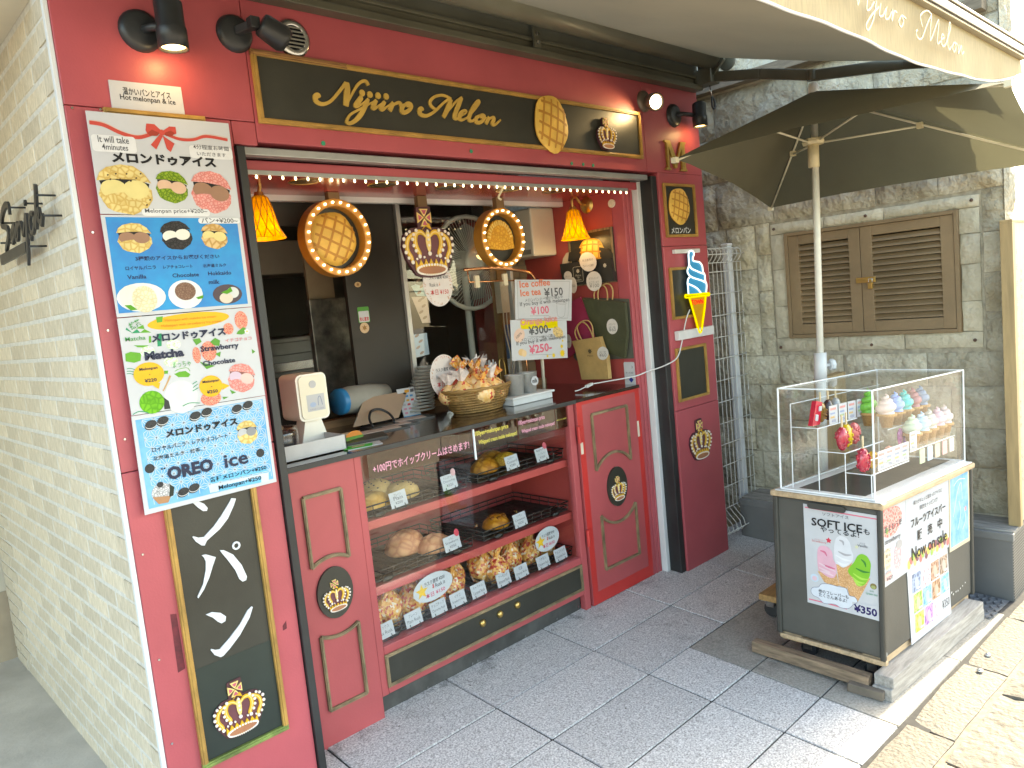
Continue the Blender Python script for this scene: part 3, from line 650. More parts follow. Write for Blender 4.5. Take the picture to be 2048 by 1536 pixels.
b.prism([(0.189,0.897),(0.202,0.896),(0.231,0.878),(0.218,0.854),(0.202,0.821),(0.181,0.789),(0.16,0.767),(0.158,0.772),(0.181,0.806),(0.195,0.847),(0.199,0.874),(0.195,0.888)], PLF, w0, w1, WL)
b.prism([(0.247,0.896),(0.26,0.892),(0.286,0.87),(0.309,0.828),(0.321,0.785),(0.317,0.774),(0.305,0.773),(0.296,0.784),(0.287,0.817),(0.267,0.858),(0.253,0.883)], PLF, w0, w1, WL)
c0 = (0.301,0.895); b.ringp(ell(*c0, .0135, .0135, 20), ell(*c0, .0075, .0078, 20), PLF, w0, w1, WL)
b.prism([(0.175,0.708),(0.195,0.709),(0.221,0.697),(0.236,0.68),(0.232,0.666),(0.219,0.663),(0.209,0.672),(0.195,0.691)], PLF, w0, w1, WL)
b.prism([(0.326,0.679),(0.311,0.649),(0.272,0.604),(0.232,0.572),(0.21,0.558),(0.201,0.557),(0.184,0.571),(0.174,0.591),(0.177,0.594),(0.188,0.586),(0.202,0.583),(0.237,0.606),(0.277,0.638),(0.308,0.674),(0.323,0.682)], PLF, w0, w1, WL)
b.build('lettering', vp)

# crowns: one emblem drawn once, then set on every panel
C_GOLD = mat('crown_gold', (.78, .44, .02), .35, var=.12, scale=30); C_GOLD2 = mat('crown_pale_gold', (.85, .62, .22), .35, var=.05)
C_PUR = mat('crown_purple', (.085, .024, .032), .5, var=.1); C_PEARL = mat('crown_pearl', (.82, .74, .66), .3, var=.05); C_IN = mat('crown_lining', (.42, .17, .08), .5, var=.1)
C_PINK = mat('crown_pink', (.55, .10, .16), .4)
def crown(parent, cx, cz, W, pl, back=True, dep=.006):
    """emblem of width W centred on (cx, cz): backing, cap, arches, band, cross, pearls"""
    T = lambda u, v: (cx + u * W * 1.0, cz + (v - .52) * W)
    mir = lambda L_: [(-u, v) for u, v in L_]
    def S(L_): return [T(*p) for p in L_]
    if back:
        b = M(); b.prism(S([(-.30, .02), (-.47, .28), (-.52, .48), (-.47, .66), (-.32, .77), (-.17, .78), (-.18, .95), (-.17, 1.10), (.11, 1.12), (.12, .92), (.10, .78), (.25, .78), (.40, .74), (.52, .58), (.52, .42), (.44, .22), (.37, .08), (.28, .0), (0, -.035), (-.2, -.015)]), pl, .0, dep, C_PUR); b.build('backing', parent)
    w = dep if back else 0.0
    b = M(); b.flat(S([(-.31, .14), (-.40, .35), (-.43, .52), (-.35, .64), (-.1, .70), (.1, .70), (.36, .64), (.45, .52), (.42, .35), (.36, .14), (0, .08)]), pl, w + .0006, mat('crown_cap', (.15, .045, .055), .5, var=.1)); b.build('cap', parent)
    b = M(); k = W
    for sgn in (1, -1):
        for pts, ww in (([(-.36, .21), (-.37, .30), (-.435, .42), (-.42, .56), (-.33, .655), (-.23, .69)], .075), ([(-.215, .31), (-.20, .36), (-.25, .46), (-.265, .58), (-.22, .685), (-.12, .70), (-.04, .63)], .082)):
            P = S([(sgn * u, v) for u, v in pts]); b.stroke(P, [ww * k * q for q in ([.7, .9, 1, 1, .8, .6] if len(P) == 6 else [.6, .9, 1, 1, 1, .9, .5])], pl, w + .0008, w + .0034, C_GOLD, 4)
            b.stroke(P, ww * k * .28, pl, w + .004, w + .004, C_GOLD2, 4)
    b.prism([T(*p) for p in ell(.0, .565, .05, .185, 14)], pl, w + .001, w + .0046, C_GOLD2); b.build('arches', parent)
    b = M()
    top = [(-.31, .10)]
    for i in range(13):
        u = -.30 + .625 * i / 12; base = .175 - .02 * abs(u) * 3; top.append((u, base + (.10 if i % 2 == 0 else .0)))
    b.prism(S(top + [(.34, .10), (.2, .03), (0, .01), (-.2, .03)]), pl, w + .001, w + .0050, C_GOLD)
    b.prism([T(*p) for p in ell(.015, .088, .285, .062, 22)], pl, w + .005, w + .0058, C_IN); b.build('band', parent)
    b = M()
    cc = (-.035, .935)
    for a in (0, 90, 180, 270):
        ca, sa_ = math.cos(R_(a)), math.sin(R_(a)); q = lambda u, v: T(cc[0] + u * ca - v * sa_, cc[1] + u * sa_ + v * ca)
        b.prism([q(.012, .0), (q(.05, .03)), q(.14, .085), q(.14, -.085), q(.05, -.03)], pl, w, w + .005, C_GOLD2)
        b.flat([q(.055, .012), q(.12, .05), q(.12, -.05), q(.055, -.012)], pl, w + .0056, C_PINK)
    b.prism(S([(-.10, .74), (-.03, .80), (.09, .74), (.05, .84), (-.035, .84), (-.05, .80)]), pl, w, w + .005, C_GOLD)
    b.build('cross', parent)
    b = M()
    def pearl(u, v, r): 
        p = T(u, v); b.prism(ell(p[0], p[1], r * k, r * k, 8), pl, w + .003, w + .007, C_PEARL)
    for sgn in (1, -1):
        for u, v, r in ((-.36, .225, .033), (-.43, .295, .026), (-.475, .385, .03), (-.498, .485, .031), (-.49, .595, .031), (-.43, .675, .028), (-.365, .71, .026), (-.232, .73, .029), (-.29, .665, .027), (-.32, .59, .03), (-.31, .49, .028), (-.275, .405, .028), (-.21, .315, .034)):
            pearl(sgn * u, v, r)
    pearl(.0, .355, .036); pearl(-.27, .275, .02); pearl(.31, .27, .02); pearl(.14, .315, .02); pearl(-.12, .3, .02)
    for v in (.72, .65, .58, .49): pearl(0.0, v, .022)
    for i in range(17):
        t = R_(180 - 180 * i / 16); pearl(.015 + .30 * math.cos(t), .10 + .075 * math.sin(t), .021)
    for i in range(23):
        t = R_(180 + 180 * i / 22); pearl(.015 + .295 * math.cos(t), .085 + .075 * math.sin(t), .017)
    b.build('pearls', parent)
c0 = (0.235,0.37)
o = thing('crown_emblem', (c0[0], -.004, c0[1]), 'gold crown emblem at the foot of the dark vertical sign on the left pillar', 'emblem', 'crown emblems on the shop front')
crown(o, c0[0], c0[1], .165, FA(-.0045), True, .003)
c0 = (2.994,0.709)
o = thing('crown_emblem', (c0[0], 0, c0[1]), 'gold crown emblem mounted directly on the lower right red pillar', 'emblem', 'crown emblems on the shop front')
crown(o, c0[0], c0[1], .205, FA(-.001), True, .010)

# main name board over the opening
nbd = thing('name_board', (1.6, 0, 2.37), 'long dark name board with gilt script lettering and gold frame above the opening', 'sign')
b = M(); b.box(.588, -.004, 2.265, 2.645, 0, 2.470, BLACKB); b.build('panel', nbd)
b = M(); moulding(b, .572, 2.250, 2.662, 2.484, 0, .017, .013); b.build('moulding', nbd, .001)
b = M(); moulding(b, .571, 2.4672, .93, 2.4852, -.001, .017, .0135, mat('bare_wood', (.36, .17, .06), .55, var=.3, scale=14, stretch=(1, 8, 8)), None, 't'); b.build('bare_wood_strip', nbd)
b = M()
def ls(pts, ws): b.stroke(pts, [q * .00092 for q in ws], PLF, .004, .010, LETTER, 4)
ls([(0.811,2.358),(0.803,2.363),(0.792,2.357),(0.793,2.342),(0.816,2.335),(0.849,2.348),(0.884,2.38),(0.922,2.42)], [8, 20, 22, 18, 14, 12, 12, 14])
ls([(0.927,2.422),(0.925,2.401),(0.919,2.373),(0.911,2.339)], [16, 24, 26, 22]); ls([(0.911,2.339),(0.936,2.375),(0.967,2.415),(0.991,2.433),(1.009,2.435),(1.017,2.422)], [8, 10, 11, 12, 13, 14])
for p in [(0.986,2.392),(1.019,2.39),(1.055,2.39),(1.091,2.391)]: b.prism(ell(p[0], p[1], .0118, .0118, 12), PLF, .004, .010, LETTER)
ls([(0.956,2.356),(0.975,2.374),(0.977,2.372),(0.958,2.352),(0.951,2.343),(0.96,2.342),(0.977,2.351),(1.01,2.373)], [8, 14, 20, 20, 18, 12, 8, 8])
ls([(1.01,2.374),(0.994,2.349),(0.967,2.312),(0.938,2.287),(0.915,2.278),(0.906,2.284),(0.923,2.308),(0.958,2.328),(1.001,2.35),(1.044,2.372)], [12, 20, 20, 16, 14, 12, 10, 9, 8, 8])
ls([(1.045,2.373),(1.031,2.354),(1.025,2.344),(1.033,2.341),(1.052,2.353),(1.082,2.372)], [14, 20, 18, 12, 8, 8])
ls([(1.082,2.372),(1.067,2.354),(1.061,2.344),(1.07,2.341),(1.088,2.353),(1.118,2.372)], [14, 20, 18, 12, 8, 8])
ls([(1.12,2.373),(1.11,2.357),(1.099,2.341)], [14, 20, 20]); ls([(1.103,2.347),(1.125,2.366),(1.145,2.374),(1.154,2.369),(1.15,2.36)], [8, 10, 14, 16, 12])
ls([(1.179,2.373),(1.161,2.36),(1.156,2.346),(1.168,2.34),(1.192,2.352),(1.202,2.369),(1.192,2.376),(1.178,2.372),(1.186,2.365),(1.205,2.371)], [10, 18, 22, 18, 16, 20, 16, 12, 9, 7])
ls([(1.261,2.358),(1.252,2.363),(1.241,2.354),(1.246,2.34),(1.274,2.338),(1.315,2.358),(1.364,2.395),(1.4,2.418)], [8, 18, 22, 18, 14, 12, 11, 10])
ls([(1.32,2.367),(1.301,2.378),(1.298,2.395),(1.323,2.415),(1.359,2.425),(1.385,2.423),(1.407,2.415)], [12, 14, 14, 12, 11, 11, 13])
ls([(1.407,2.415),(1.395,2.394),(1.377,2.367),(1.358,2.341)], [18, 22, 22, 18]); ls([(1.356,2.341),(1.394,2.375),(1.431,2.408),(1.466,2.428)], [8, 9, 10, 12])
ls([(1.464,2.427),(1.445,2.399),(1.425,2.368),(1.415,2.345),(1.428,2.34),(1.45,2.35)], [16, 22, 22, 20, 12, 8])
ls([(1.446,2.351),(1.471,2.364),(1.482,2.374),(1.47,2.377),(1.446,2.361),(1.438,2.344),(1.455,2.338),(1.487,2.352)], [8, 8, 10, 12, 18, 18, 12, 8])
ls([(1.487,2.352),(1.526,2.384),(1.557,2.417),(1.552,2.424),(1.529,2.404),(1.501,2.367),(1.491,2.344),(1.507,2.338),(1.531,2.352)], [8, 9, 12, 12, 16, 20, 18, 12, 8])
ls([(1.556,2.366),(1.533,2.353),(1.529,2.339),(1.546,2.335),(1.57,2.348),(1.578,2.364),(1.563,2.367),(1.556,2.358),(1.592,2.358)], [10, 18, 20, 16, 16, 18, 14, 9, 7])
ls([(1.605,2.365),(1.595,2.349),(1.584,2.335)], [14, 18, 18]); ls([(1.588,2.34),(1.614,2.36),(1.632,2.363),(1.629,2.352),(1.619,2.338),(1.634,2.334),(1.671,2.358)], [8, 10, 16, 20, 16, 12, 8])
b.build('lettering', nbd)
# melon bun boards
BUN = mat('bun_yellow', (.88, .54, .11), .5, var=.12, scale=14); BUN2 = mat('bun_groove', (.55, .25, .04), .5, var=.1); BUNH = mat('bun_highlight', (.86, .60, .16), .5, var=.1, scale=20)
def bun_relief(parent, cx, cz, rx, rz, pl, dome=.02, w0=.004, rot=-.12, clip=None):
    b = M(); n, k = 28, 6; vs_ = []; 
    rad = lambda t: 1 + .03 * math.cos(5 * t + 1) 
    hz_ = lambda u, v: dome * math.sqrt(max(0, 1 - u * u - v * v))
    ok = lambda u, v: clip is None or v > clip
    for i in range(k + 1):
        r = i / k
        for j in range(n):
            t = 2 * math.pi * j / n; u, v = r * math.cos(t) * rad(t), r * math.sin(t) * rad(t)
            if clip is not None: v = max(v, clip)
            vs_.append(pl(cx + u * rx, cz + v * rz, w0 + hz_(min(1, r) * math.cos(t), min(1, r) * math.sin(t)) + .001))
    fs = [(i * n + j, i * n + (j + 1) % n, (i + 1) * n + (j + 1) % n, (i + 1) * n + j) for i in range(k) for j in range(n)]
    b.add(vs_, fs, BUN, True)
    rim = vs_[-n:]; b.add(rim + [pl(cx + rx * max(-9, 1) * math.cos(2 * math.pi * j / n) * rad(2 * math.pi * j / n), cz + (max(math.sin(2 * math.pi * j / n) * rad(2 * math.pi * j / n), clip if clip is not None else -9)) * rz, 0) for j in range(n)], [(j, (j + 1) % n, n + (j + 1) % n, n + j) for j in range(n)], BUN2)
    b.build('bun_body', parent)
    b = M(); c, s_ = math.cos(rot), math.sin(rot)
    def line(f):
        P = []
        for i in range(13):
            a, q = f(-1 + 2 * i / 12); u, v = a * c - q * s_, a * s_ + q * c
            if u * u + v * v <= .98 and ok(u, v): P.append((u, v))
        if len(P) < 3: return
        P3 = catmull([(p[0], p[1], 0) for p in P], 2); Lf = []; Rt = []
        for i, p in enumerate(P3):
            d = (P3[min(i + 1, len(P3) - 1)] - P3[max(i - 1, 0)]); d.normalize(); o_ = Vector((-d.y, d.x, 0)) * .045
            for lst, q in ((Lf, p + o_), (Rt, p - o_)): lst.append(pl(cx + q.x * rx, cz + q.y * rz, w0 + hz_(q.x, q.y) + .0022))
        m_ = len(P3); b.add(Lf + Rt, [(i, i + 1, m_ + i + 1, m_ + i) for i in range(m_ - 1)], BUN2)
    for k_ in (-.62, -.2, .22, .64):
        line(lambda t, k_=k_: (k_ * (1 - .12 * t * t) + .12 * t, t)); line(lambda t, k_=k_: (t, k_ * (1 - .2 * t * t) - .12 * t))
    b.build('scored_grid', parent)
c0 = (1.98,2.365)
o = thing('melon_bun_sign', (c0[0], 0, c0[1]), 'large flat melon bun cut-out overlapping the right part of the name board', 'sign', 'melon bun cut-outs')
bun_relief(o, c0[0], c0[1], .108, .128, FA(-.012), .016)
c0 = (2.363,2.354)
o = thing('crown_emblem', (c0[0], 0, c0[1]), 'gold crown emblem at the right end of the long name board', 'emblem', 'crown emblems on the shop front')
crown(o, c0[0], c0[1] - .006, .135, FA(-.012), True, .010)

# right pillar panels
def rp_panel(cx, z0, z1, label, frame='lrtb'):
    t = thing('pillar_panel', (cx, 0, z0), label, 'panel', 'dark panels on the right pillar')
    b = M(); b.box(2.838, -.003, z0 + .012, 3.105, 0, z1 - .012, BLACKB); b.build('board', t)
    b = M(); moulding(b, 2.824, z0, 3.122, z1, 0, .015, .011, GOLD, None, frame); b.build('moulding', t, .001)
    return t
rp_panel(2.97, 1.848, 2.135, 'dark framed panel with a melon bun and white lettering, top of the right pillar')
c0 = (2.958,2.014)
o = thing('melon_bun_sign', (c0[0], 0, c0[1]), 'melon bun cut-out on the top framed panel of the right pillar', 'sign', 'melon bun cut-outs')
bun_relief(o, c0[0], c0[1], .098, .098, FA(-.004), .012)
b = M(); b.text('メロンパン', (2.872, 1.868), (3.058, 1.902), FA(0), .0042, WL, .02); tag(b.build('panel_lettering'), 'small white lettering under the melon bun on the top right pillar panel', 'lettering')
rp_panel(2.97, 1.405, 1.686, 'blank dark framed panel behind the neon ice cream sign')
rp_panel(2.97, .952, 1.248, 'blank dark framed panel below the neon ice cream sign')
b = M(); c0, c1 = (2.861,2.205), (3.107,2.374)
Mx = [(0, 0), (.22, 0), (.22, .05), (.16, .07), (.16, .8), (.42, .08), (.5, .08), (.76, .78), (.76, .07), (.68, .05), (.68, 0), (1, 0), (1, .05), (.93, .08), (.93, .92), (1, .95), (1, 1), (.75, 1), (.52, .36), (.24, 1), (0, 1), (0, .95), (.08, .9), (.08, .08), (0, .05)]
b.prism([(c0[0] + u * .20, c0[1] + v * .155) for u, v in Mx], FA(0), .0, .012, mat('gold_leaf', (.60, .40, .10), .28, metal=.6, var=.2, scale=30))
tag(b.build('gold_letter'), 'single gold capital letter fixed high on the right red pillar', 'letter')

# neon soft-serve sign
ne = thing('neon_ice_cream_sign', (2.98, -.03, 1.4), 'glowing neon soft serve cone sign in blue and yellow on the right pillar', 'neon sign')
PN = FA(-.0); NW = glow('neon_white', (.88, .95, 1.0), .30); NY = glow('neon_yellow', (.95, .82, .0), .17)
outl = [(2.951,1.535),(2.952,1.578),(2.95,1.596),(2.959,1.617),(2.977,1.631),(2.96,1.649),(2.959,1.667),(2.978,1.691),(2.979,1.72),(2.98,1.752),(2.995,1.768),(3.017,1.769),(3.032,1.759),(3.031,1.745),(3.019,1.731),(3.021,1.715),(3.045,1.71),(3.083,1.704),(3.107,1.683),(3.112,1.65),(3.127,1.631),(3.128,1.598),(3.139,1.575),(3.129,1.533)]
b = M(); b.prism(outl, PN, .022, .026, mat('neon_blue_panel', (.02, .24, .48), .4, emit=.06)); b.build('ice_cream_panel', ne)
b = M(); cone_ = [(2.962,1.522),(3.118,1.517),(3.078,1.391),(3.039,1.321),(3.02,1.327)]; b.prism(cone_, PN, .022, .026, mat('neon_amber_panel', (.50, .24, .01), .4, emit=.05)); b.build('cone_panel', ne)
b = M()
def neon(pts, mt, r=.0040, cl=False): b.tube([PN(p.x, p.y, .030) for p in catmull([(q[0], q[1], 0) for q in pts], 4, cl)], r, mt, 6, cl)
neon(outl, NW)
neon([(2.981,1.691),(3.001,1.672),(3.038,1.66),(3.082,1.647),(3.111,1.639)], NW); neon([(2.977,1.634),(3.007,1.622),(3.058,1.61),(3.096,1.601),(3.125,1.59)], NW); neon([(2.959,1.59),(2.995,1.579),(3.032,1.565),(3.056,1.55),(3.074,1.535)], NW)
b.build('white_tube', ne)
b = M()
for seg in ([(2.922,1.532),(3.021,1.529),(3.127,1.529),(3.157,1.526)], [(3.16,1.526),(3.152,1.515),(3.125,1.517),(3.032,1.517),(2.936,1.517),(2.918,1.523),(2.922,1.532)], [(2.955,1.519),(2.979,1.454),(3.008,1.379),(3.024,1.33),(3.035,1.316),(3.053,1.327),(3.077,1.384),(3.103,1.452),(3.121,1.515)]): neon(seg, NY, .006)
b.build('yellow_tube', ne)
b = M(); b.text('TOWN', (2.978,1.472), (3.096,1.5), PN, .0275, glow('neon_red', (1.0, .02, .02), .22), .03); b.build('red_lettering', ne)
b = M(); ACW = mat('milky_acrylic', (.72, .70, .68), .3)
p0, p1 = (2.868,1.759), (3.113,1.781); b.box(p0[0], -.02, p0[1], p1[0], -.001, p1[1], ACW); b.build('top_mount', ne, .002)
b = M(); p0, p1 = (2.831,1.292), (3.185,1.299); b.box(p0[0], -.03, p0[1], p1[0], -.001, p0[1] + .05, ACW); b.build('transformer_box', ne, .003)
b = M(); cab = [(2.955, -.028, 1.45), (2.93, -.022, 1.41), (2.905, -.02, 1.36), (2.86, -.022, 1.27), (2.80, -.026, 1.20), (2.74, .02, 1.165), (2.68, .08, 1.145), (2.62, .13, 1.125), (2.50, .24, 1.112), (2.44, .28, 1.108)]
b.tube(catmull(cab, 5), .0035, WHITEP, 6); b.tube(catmull([(2.44, .28, 1.108), (2.37, .27, 1.101), (2.33, .27, 1.094), (2.30, .28, 1.09)], 4), .003, WHITEP, 6); b.bar((2.435, .275, 1.11), (2.375, .265, 1.104), .016, .014, WHITEP)
tag(b.build('power_cable'), 'white power cable looping from the neon cone sign to the counter', 'cable')

# ------------------------------------------------------------------ lamps on the front
WARM = glow('warm_bulb', (1.0, .62, .22), 2.5)
def point(name, loc, e, col=(1, .68, .34), r=.02, parent=None):
    l = bpy.data.lights.new(name, 'POINT'); l.energy = e; l.color = col; l.shadow_soft_size = r
    o = bpy.data.objects.new(name, l); COL.objects.link(o)
    if parent: o.parent = parent; o.location = wm(parent).inverted() @ Vector(loc)
    else: o.location = loc
    return o
def downlight(px, pz, qx, qz, label, h=.135, r=.043):
    t = thing('wall_lamp', (px, 0, pz), label, 'lamp', 'black cylinder wall lamps')
    b = M(); b.lathe([(.0001, -.022), (.045, -.022), (.058, -.014), (.062, 0)], (px, 0, pz), (0, 1, 0), DKMETAL, 24); b.build('wall_plate', t)
    b = M(); b.tube([(px, -.01, pz), (px + .02, -.05, pz), (qx, -.075, qz)], .012, DKMETAL, 8); b.build('arm', t)
    b = M(); y = -.085
    b.lathe([(.0001, h / 2 + .008), (r * .6, h / 2 + .006), (r * .93, h / 2 - .004), (r * .93, -.006), (r * .97, -.008), (r, -.014), (r, -h / 2), (r * .86, -h / 2), (r * .82, -h / 2 + .02)], (qx, y, qz), (0, 0, 1), DKMETAL, 24); b.build('shade', t)
    b = M(); b.disc((qx, y, qz - h / 2 + .008), (0, 0, 1), r * .82, WARM, 20); b.build('bulb', t)
    point('lamp_light', (qx, y, qz - h / 2 - .012), .10, parent=t)
downlight(.235, 2.487, .293, 2.487, 'black cylinder downlight on the upper left corner of the red front')
downlight(2.975, 2.497, 3.10, 2.493, 'small black cylinder downlight on the upper right pillar', .125, .04)
t = thing('spot_lamp', (.53, 0, 2.527), 'black swivelling spot lamp beside the round vent above the name board', 'lamp')
b = M(); b.lathe([(.0001, -.022), (.045, -.022), (.056, -.013), (.06, 0)], (.528, 0, 2.527), (0, 1, 0), DKMETAL, 24); b.build('wall_plate', t)
b = M(); b.bar((.53, -.02, 2.53), (.556, -.075, 2.535), .026, .026, DKMETAL); b.box(.540, -.10, 2.52, .572, -.066, 2.556, DKMETAL); b.build('swivel', t, .003)
b = M(); b.lathe([(.0001, 0), (.034, .0), (.038, .01), (.042, .075), (.034, .092), (.0001, .094)], (.575, -.095, 2.535), (.86, -.1, -.5), DKMETAL, 20); b.build('head', t)
t = thing('flood_lamp', (2.73, 0, 2.53), 'lit round flood lamp aimed back at the right end of the name board', 'lamp')
b = M(); b.lathe([(.0001, -.02), (.04, -.02), (.052, -.012), (.055, 0)], (2.715, 0, 2.545), (0, 1, 0), mat('lamp_rim', (.20, .16, .12), .4, metal=.4), 20); b.build('wall_plate', t)
b = M(); b.lathe([(.03, .0), (.042, .02), (.045, .07), (.040, .072), (.036, .05)], (2.735, -.02, 2.54), (-.35, -.9, -.25), mat('lamp_rim', (.2, .16, .12)), 20); b.build('head', t)
b = M(); b.disc((2.7125, -.077, 2.524), (-.35, -.9, -.25), .034, glow('flood_white', (1, .86, .62), 4.0), 20); b.build('lens', t)
sp = bpy.data.lights.new('flood_light', 'SPOT'); sp.energy = .9; sp.color = (1, .72, .4); sp.spot_size = R_(95); sp.spot_blend = .7; sp.shadow_soft_size = .03
so = bpy.data.objects.new('flood_light', sp); COL.objects.link(so); so.location = (2.70, -.13, 2.50); so.rotation_euler = (Vector((2.42, 0, 2.36)) - Vector(so.location)).to_track_quat('-Z', 'Y').to_euler()
# round vent
t = thing('round_vent', (.735, 0, 2.545), 'round stainless louvre vent above the left end of the name board', 'vent')
b = M(); b.lathe([(.041, -.012), (.048, -.016), (.062, -.008), (.064, 0)], (.735, 0, 2.545), (0, 1, 0), STEEL, 28); b.build('rim', t)
b = M(); b.disc((.735, -.004, 2.545), (0, -1, 0), .045, K, 20); b.build('duct', t)
for i in range(6):
    z = -.032 + .0128 * i; w_ = math.sqrt(.042 ** 2 - z * z); b = M(); b.bar((.735 - w_, -.011, 2.545 + z), (.735 + w_, -.011, 2.545 + z), .008, .006, STEEL); b.build('louvre', t)

# ------------------------------------------------------------------ folding-arm awning
FAB = mat('awning_fabric', (.25, .20, .125), .75, var=.08, scale=2, trans=.30)
VAL = mat('valance_fabric', (.50, .39, .21), .7, var=.12, scale=60, stretch=(3, 1, .3), trans=.3)
AWM = mat('awning_casing', (.10, .095, .065), .4, var=.15, scale=4)
AWB = mat('awning_front_bar', (.34, .30, .24), .3, metal=.4, var=.1)
aw = thing('awning', (1.6, -.1, 2.75), 'dark folding arm awning stretched over the shop front with a tan scalloped valance', 'awning')
b = M(); b.box(-.3, -.035, 2.652, 3.19, .0, 2.86, AWM); b.box(-.3, -.06, 2.64, 3.195, -.002, 2.668, AWM); b.box(-.3, -.052, 2.70, 3.19, -.03, 2.715, AWM); b.build('wall_rail', aw, .003)
b = M(); b.tube([(-.3, -.13, 2.80), (3.17, -.13, 2.80)], .068, mat('roller_cover', (.19, .18, .13), .32, var=.1, scale=3), 20); b.build('roller_tube', aw)
b = M(); b.prism([(-.05, 2.66), (-.05, 2.86), (-.2, 2.87), (-.21, 2.76), (-.12, 2.68)], lambda u, v, w=0: (3.17 + w, u, v), 0, .022, AWM); b.build('end_cap', aw)
b = M(); b.prism([(-.05, 2.66), (-.05, 2.86), (-.2, 2.87), (-.21, 2.76), (-.12, 2.68)], lambda u, v, w=0: (-.32 + w, u, v), 0, .02, AWM); b.build('end_cap', aw)
b = M(); nx, ny = 26, 8; vs_ = []
for i in range(nx + 1):
    for j in range(ny + 1):
        u, v = i / nx, j / ny; x = -.28 + 3.44 * u; y = -.18 - 1.36 * v; z = 2.775 - .385 * v - .022 * math.sin(math.pi * v) - .006 * math.sin(u * 31 + v) * v * (1 - v) * 4
        vs_.append((x, y, z))
b.add(vs_, [(i * (ny + 1) + j, (i + 1) * (ny + 1) + j, (i + 1) * (ny + 1) + j + 1, i * (ny + 1) + j + 1) for i in range(nx) for j in range(ny)], FAB, True); b.build('canopy', aw)
b = M(); b.box(-.3, -1.575, 2.365, 3.185, -1.525, 2.41, AWB); b.box(-.3, -1.582, 2.372, 3.185, -1.576, 2.382, DKMETAL); b.box(-.3, -1.58, 2.412, 3.185, -1.53, 2.422, AWB); b.build('front_bar', aw, .004)
b = M(); vs_ = []; nx = 90; ny = 5
def hem(x):
    d = max(0, (x - 2.1) / 1.05); return 2.192 + .003 * math.sin(x * 6.1) + .11 * d * d
for i in range(nx + 1):
    for j in range(ny + 1):
        x = -.28 + 3.46 * i / nx; v = j / ny; z = 2.366 + (hem(x) - 2.366) * v
        vs_.append((x, -1.552 + .004 * v * math.sin(x * 7.3) + .002 * math.sin(x * 23) * v, z))
b.add(vs_, [(i * (ny + 1) + j, (i + 1) * (ny + 1) + j, (i + 1) * (ny + 1) + j + 1, i * (ny + 1) + j + 1) for i in range(nx) for j in range(ny)], VAL, True); b.build('valance', aw)
b = M(); b.tube([(-.28 + 3.46 * i / nx, -1.552 + .004 * math.sin((-.28 + 3.46 * i / nx) * 7.3) + .002 * math.sin((-.28 + 3.46 * i / nx) * 23), hem(-.28 + 3.46 * i / nx)) for i in range(nx + 1)], .004, WHITEP, 5); b.build('hem_piping', aw)
for bits, nm in (([(3.2, -.10, 2.70), (3.2, -.40, 2.635), (3.2, -.672, 2.553)], 'upper_arm'), ([(3.2, -.672, 2.55), (3.19, -1.1, 2.485), (3.12, -1.52, 2.385)], 'forearm')):
    b = M()
    for p, q in zip(bits, bits[1:]): b.bar(p, q, .03, .052, AWM)
    b.build(nm, aw, .004)
b = M(); b.cyl((3.2, -.672, 2.528), (0, 0, 1), .027, .048, AWM, 12); b.build('elbow', aw)
b = M(); b.box(3.15, -.14, 2.66, 3.24, -.03, 2.74, AWM); b.cyl((3.235, -.19, 2.765), (1, 0, 0), .05, .012, AWM, 20); b.build('shoulder_bracket', aw, .004)
b = M(); b.tube([(3.215, -.09, 2.66), (3.225, -.095, 2.60)], .003, STEEL, 5); b.tube(catmull([(3.225, -.095, 2.60), (3.21, -.10, 2.575), (3.212, -.10, 2.545), (3.225, -.10, 2.535), (3.238, -.10, 2.545), (3.24, -.10, 2.575)], 3, True), .006, DKMETAL, 6, True); b.build('crank_eye', aw)
b = M(); c0 = (1.87, 2.69); b.box(1.86, -.07, 2.668, 1.90, -.061, 2.75, AWM); [b.cyl((1.88, -.07, z), (0, -1, 0), .008, .006, STEEL, 10) for z in (2.69, 2.725)]; b.build('rail_clamp', aw)
# faint outlined script on the valance
PV = lambda u, v, w=0: (u, -1.575 - w, v)
b = M(); VL = mat('valance_script', (.60, .49, .29), .5)
def vsx(pts, w=.0045): b.stroke(pts, w, PV, 0, .002, VL, 4)
ox, oz, sc = 1.36, 2.32, 1.0
sgl = [[(0, .02), (-.015, .005), (.0, -.015), (.04, -.005), (.075, .045), (.10, .07)], [(.10, .07), (.105, -.02), (.14, .06), (.17, .075), (.18, .06)], [(.17, .02), (.16, -.02), (.18, -.015), (.21, .015)], [(.225, .02), (.20, -.04), (.165, -.08), (.15, -.07), (.19, -.03), (.24, .005)], [(.255, .02), (.24, -.02), (.265, -.015), (.285, .01)], [(.295, .02), (.28, -.02), (.305, -.015), (.325, .01)], [(.335, .02), (.325, -.02), (.345, .015), (.365, .015)], [(.40, .015), (.375, -.01), (.39, -.025), (.41, -.005), (.40, .015), (.43, .01)]]
sg2 = [[(.52, -.01), (.505, -.015), (.515, -.035), (.55, -.03), (.60, .03), (.64, .07)], [(.56, .01), (.545, .045), (.60, .075), (.64, .07)], [(.64, .07), (.62, -.025), (.70, .065), (.68, -.02), (.71, -.01)], [(.72, .0), (.745, .01), (.73, .02), (.715, -.005), (.73, -.025), (.76, -.01)], [(.76, -.01), (.81, .06), (.80, .075), (.775, .0), (.79, -.025), (.81, -.01)], [(.84, .012), (.82, -.01), (.835, -.025), (.855, -.005), (.845, .012), (.87, .008)], [(.885, .012), (.875, -.025), (.91, .012), (.91, -.02), (.935, -.005)]]
for L_ in sgl + sg2: vsx([(ox + u * 1.05, oz - .045 + v * .85) for u, v in L_])
b.build('valance_lettering', aw)

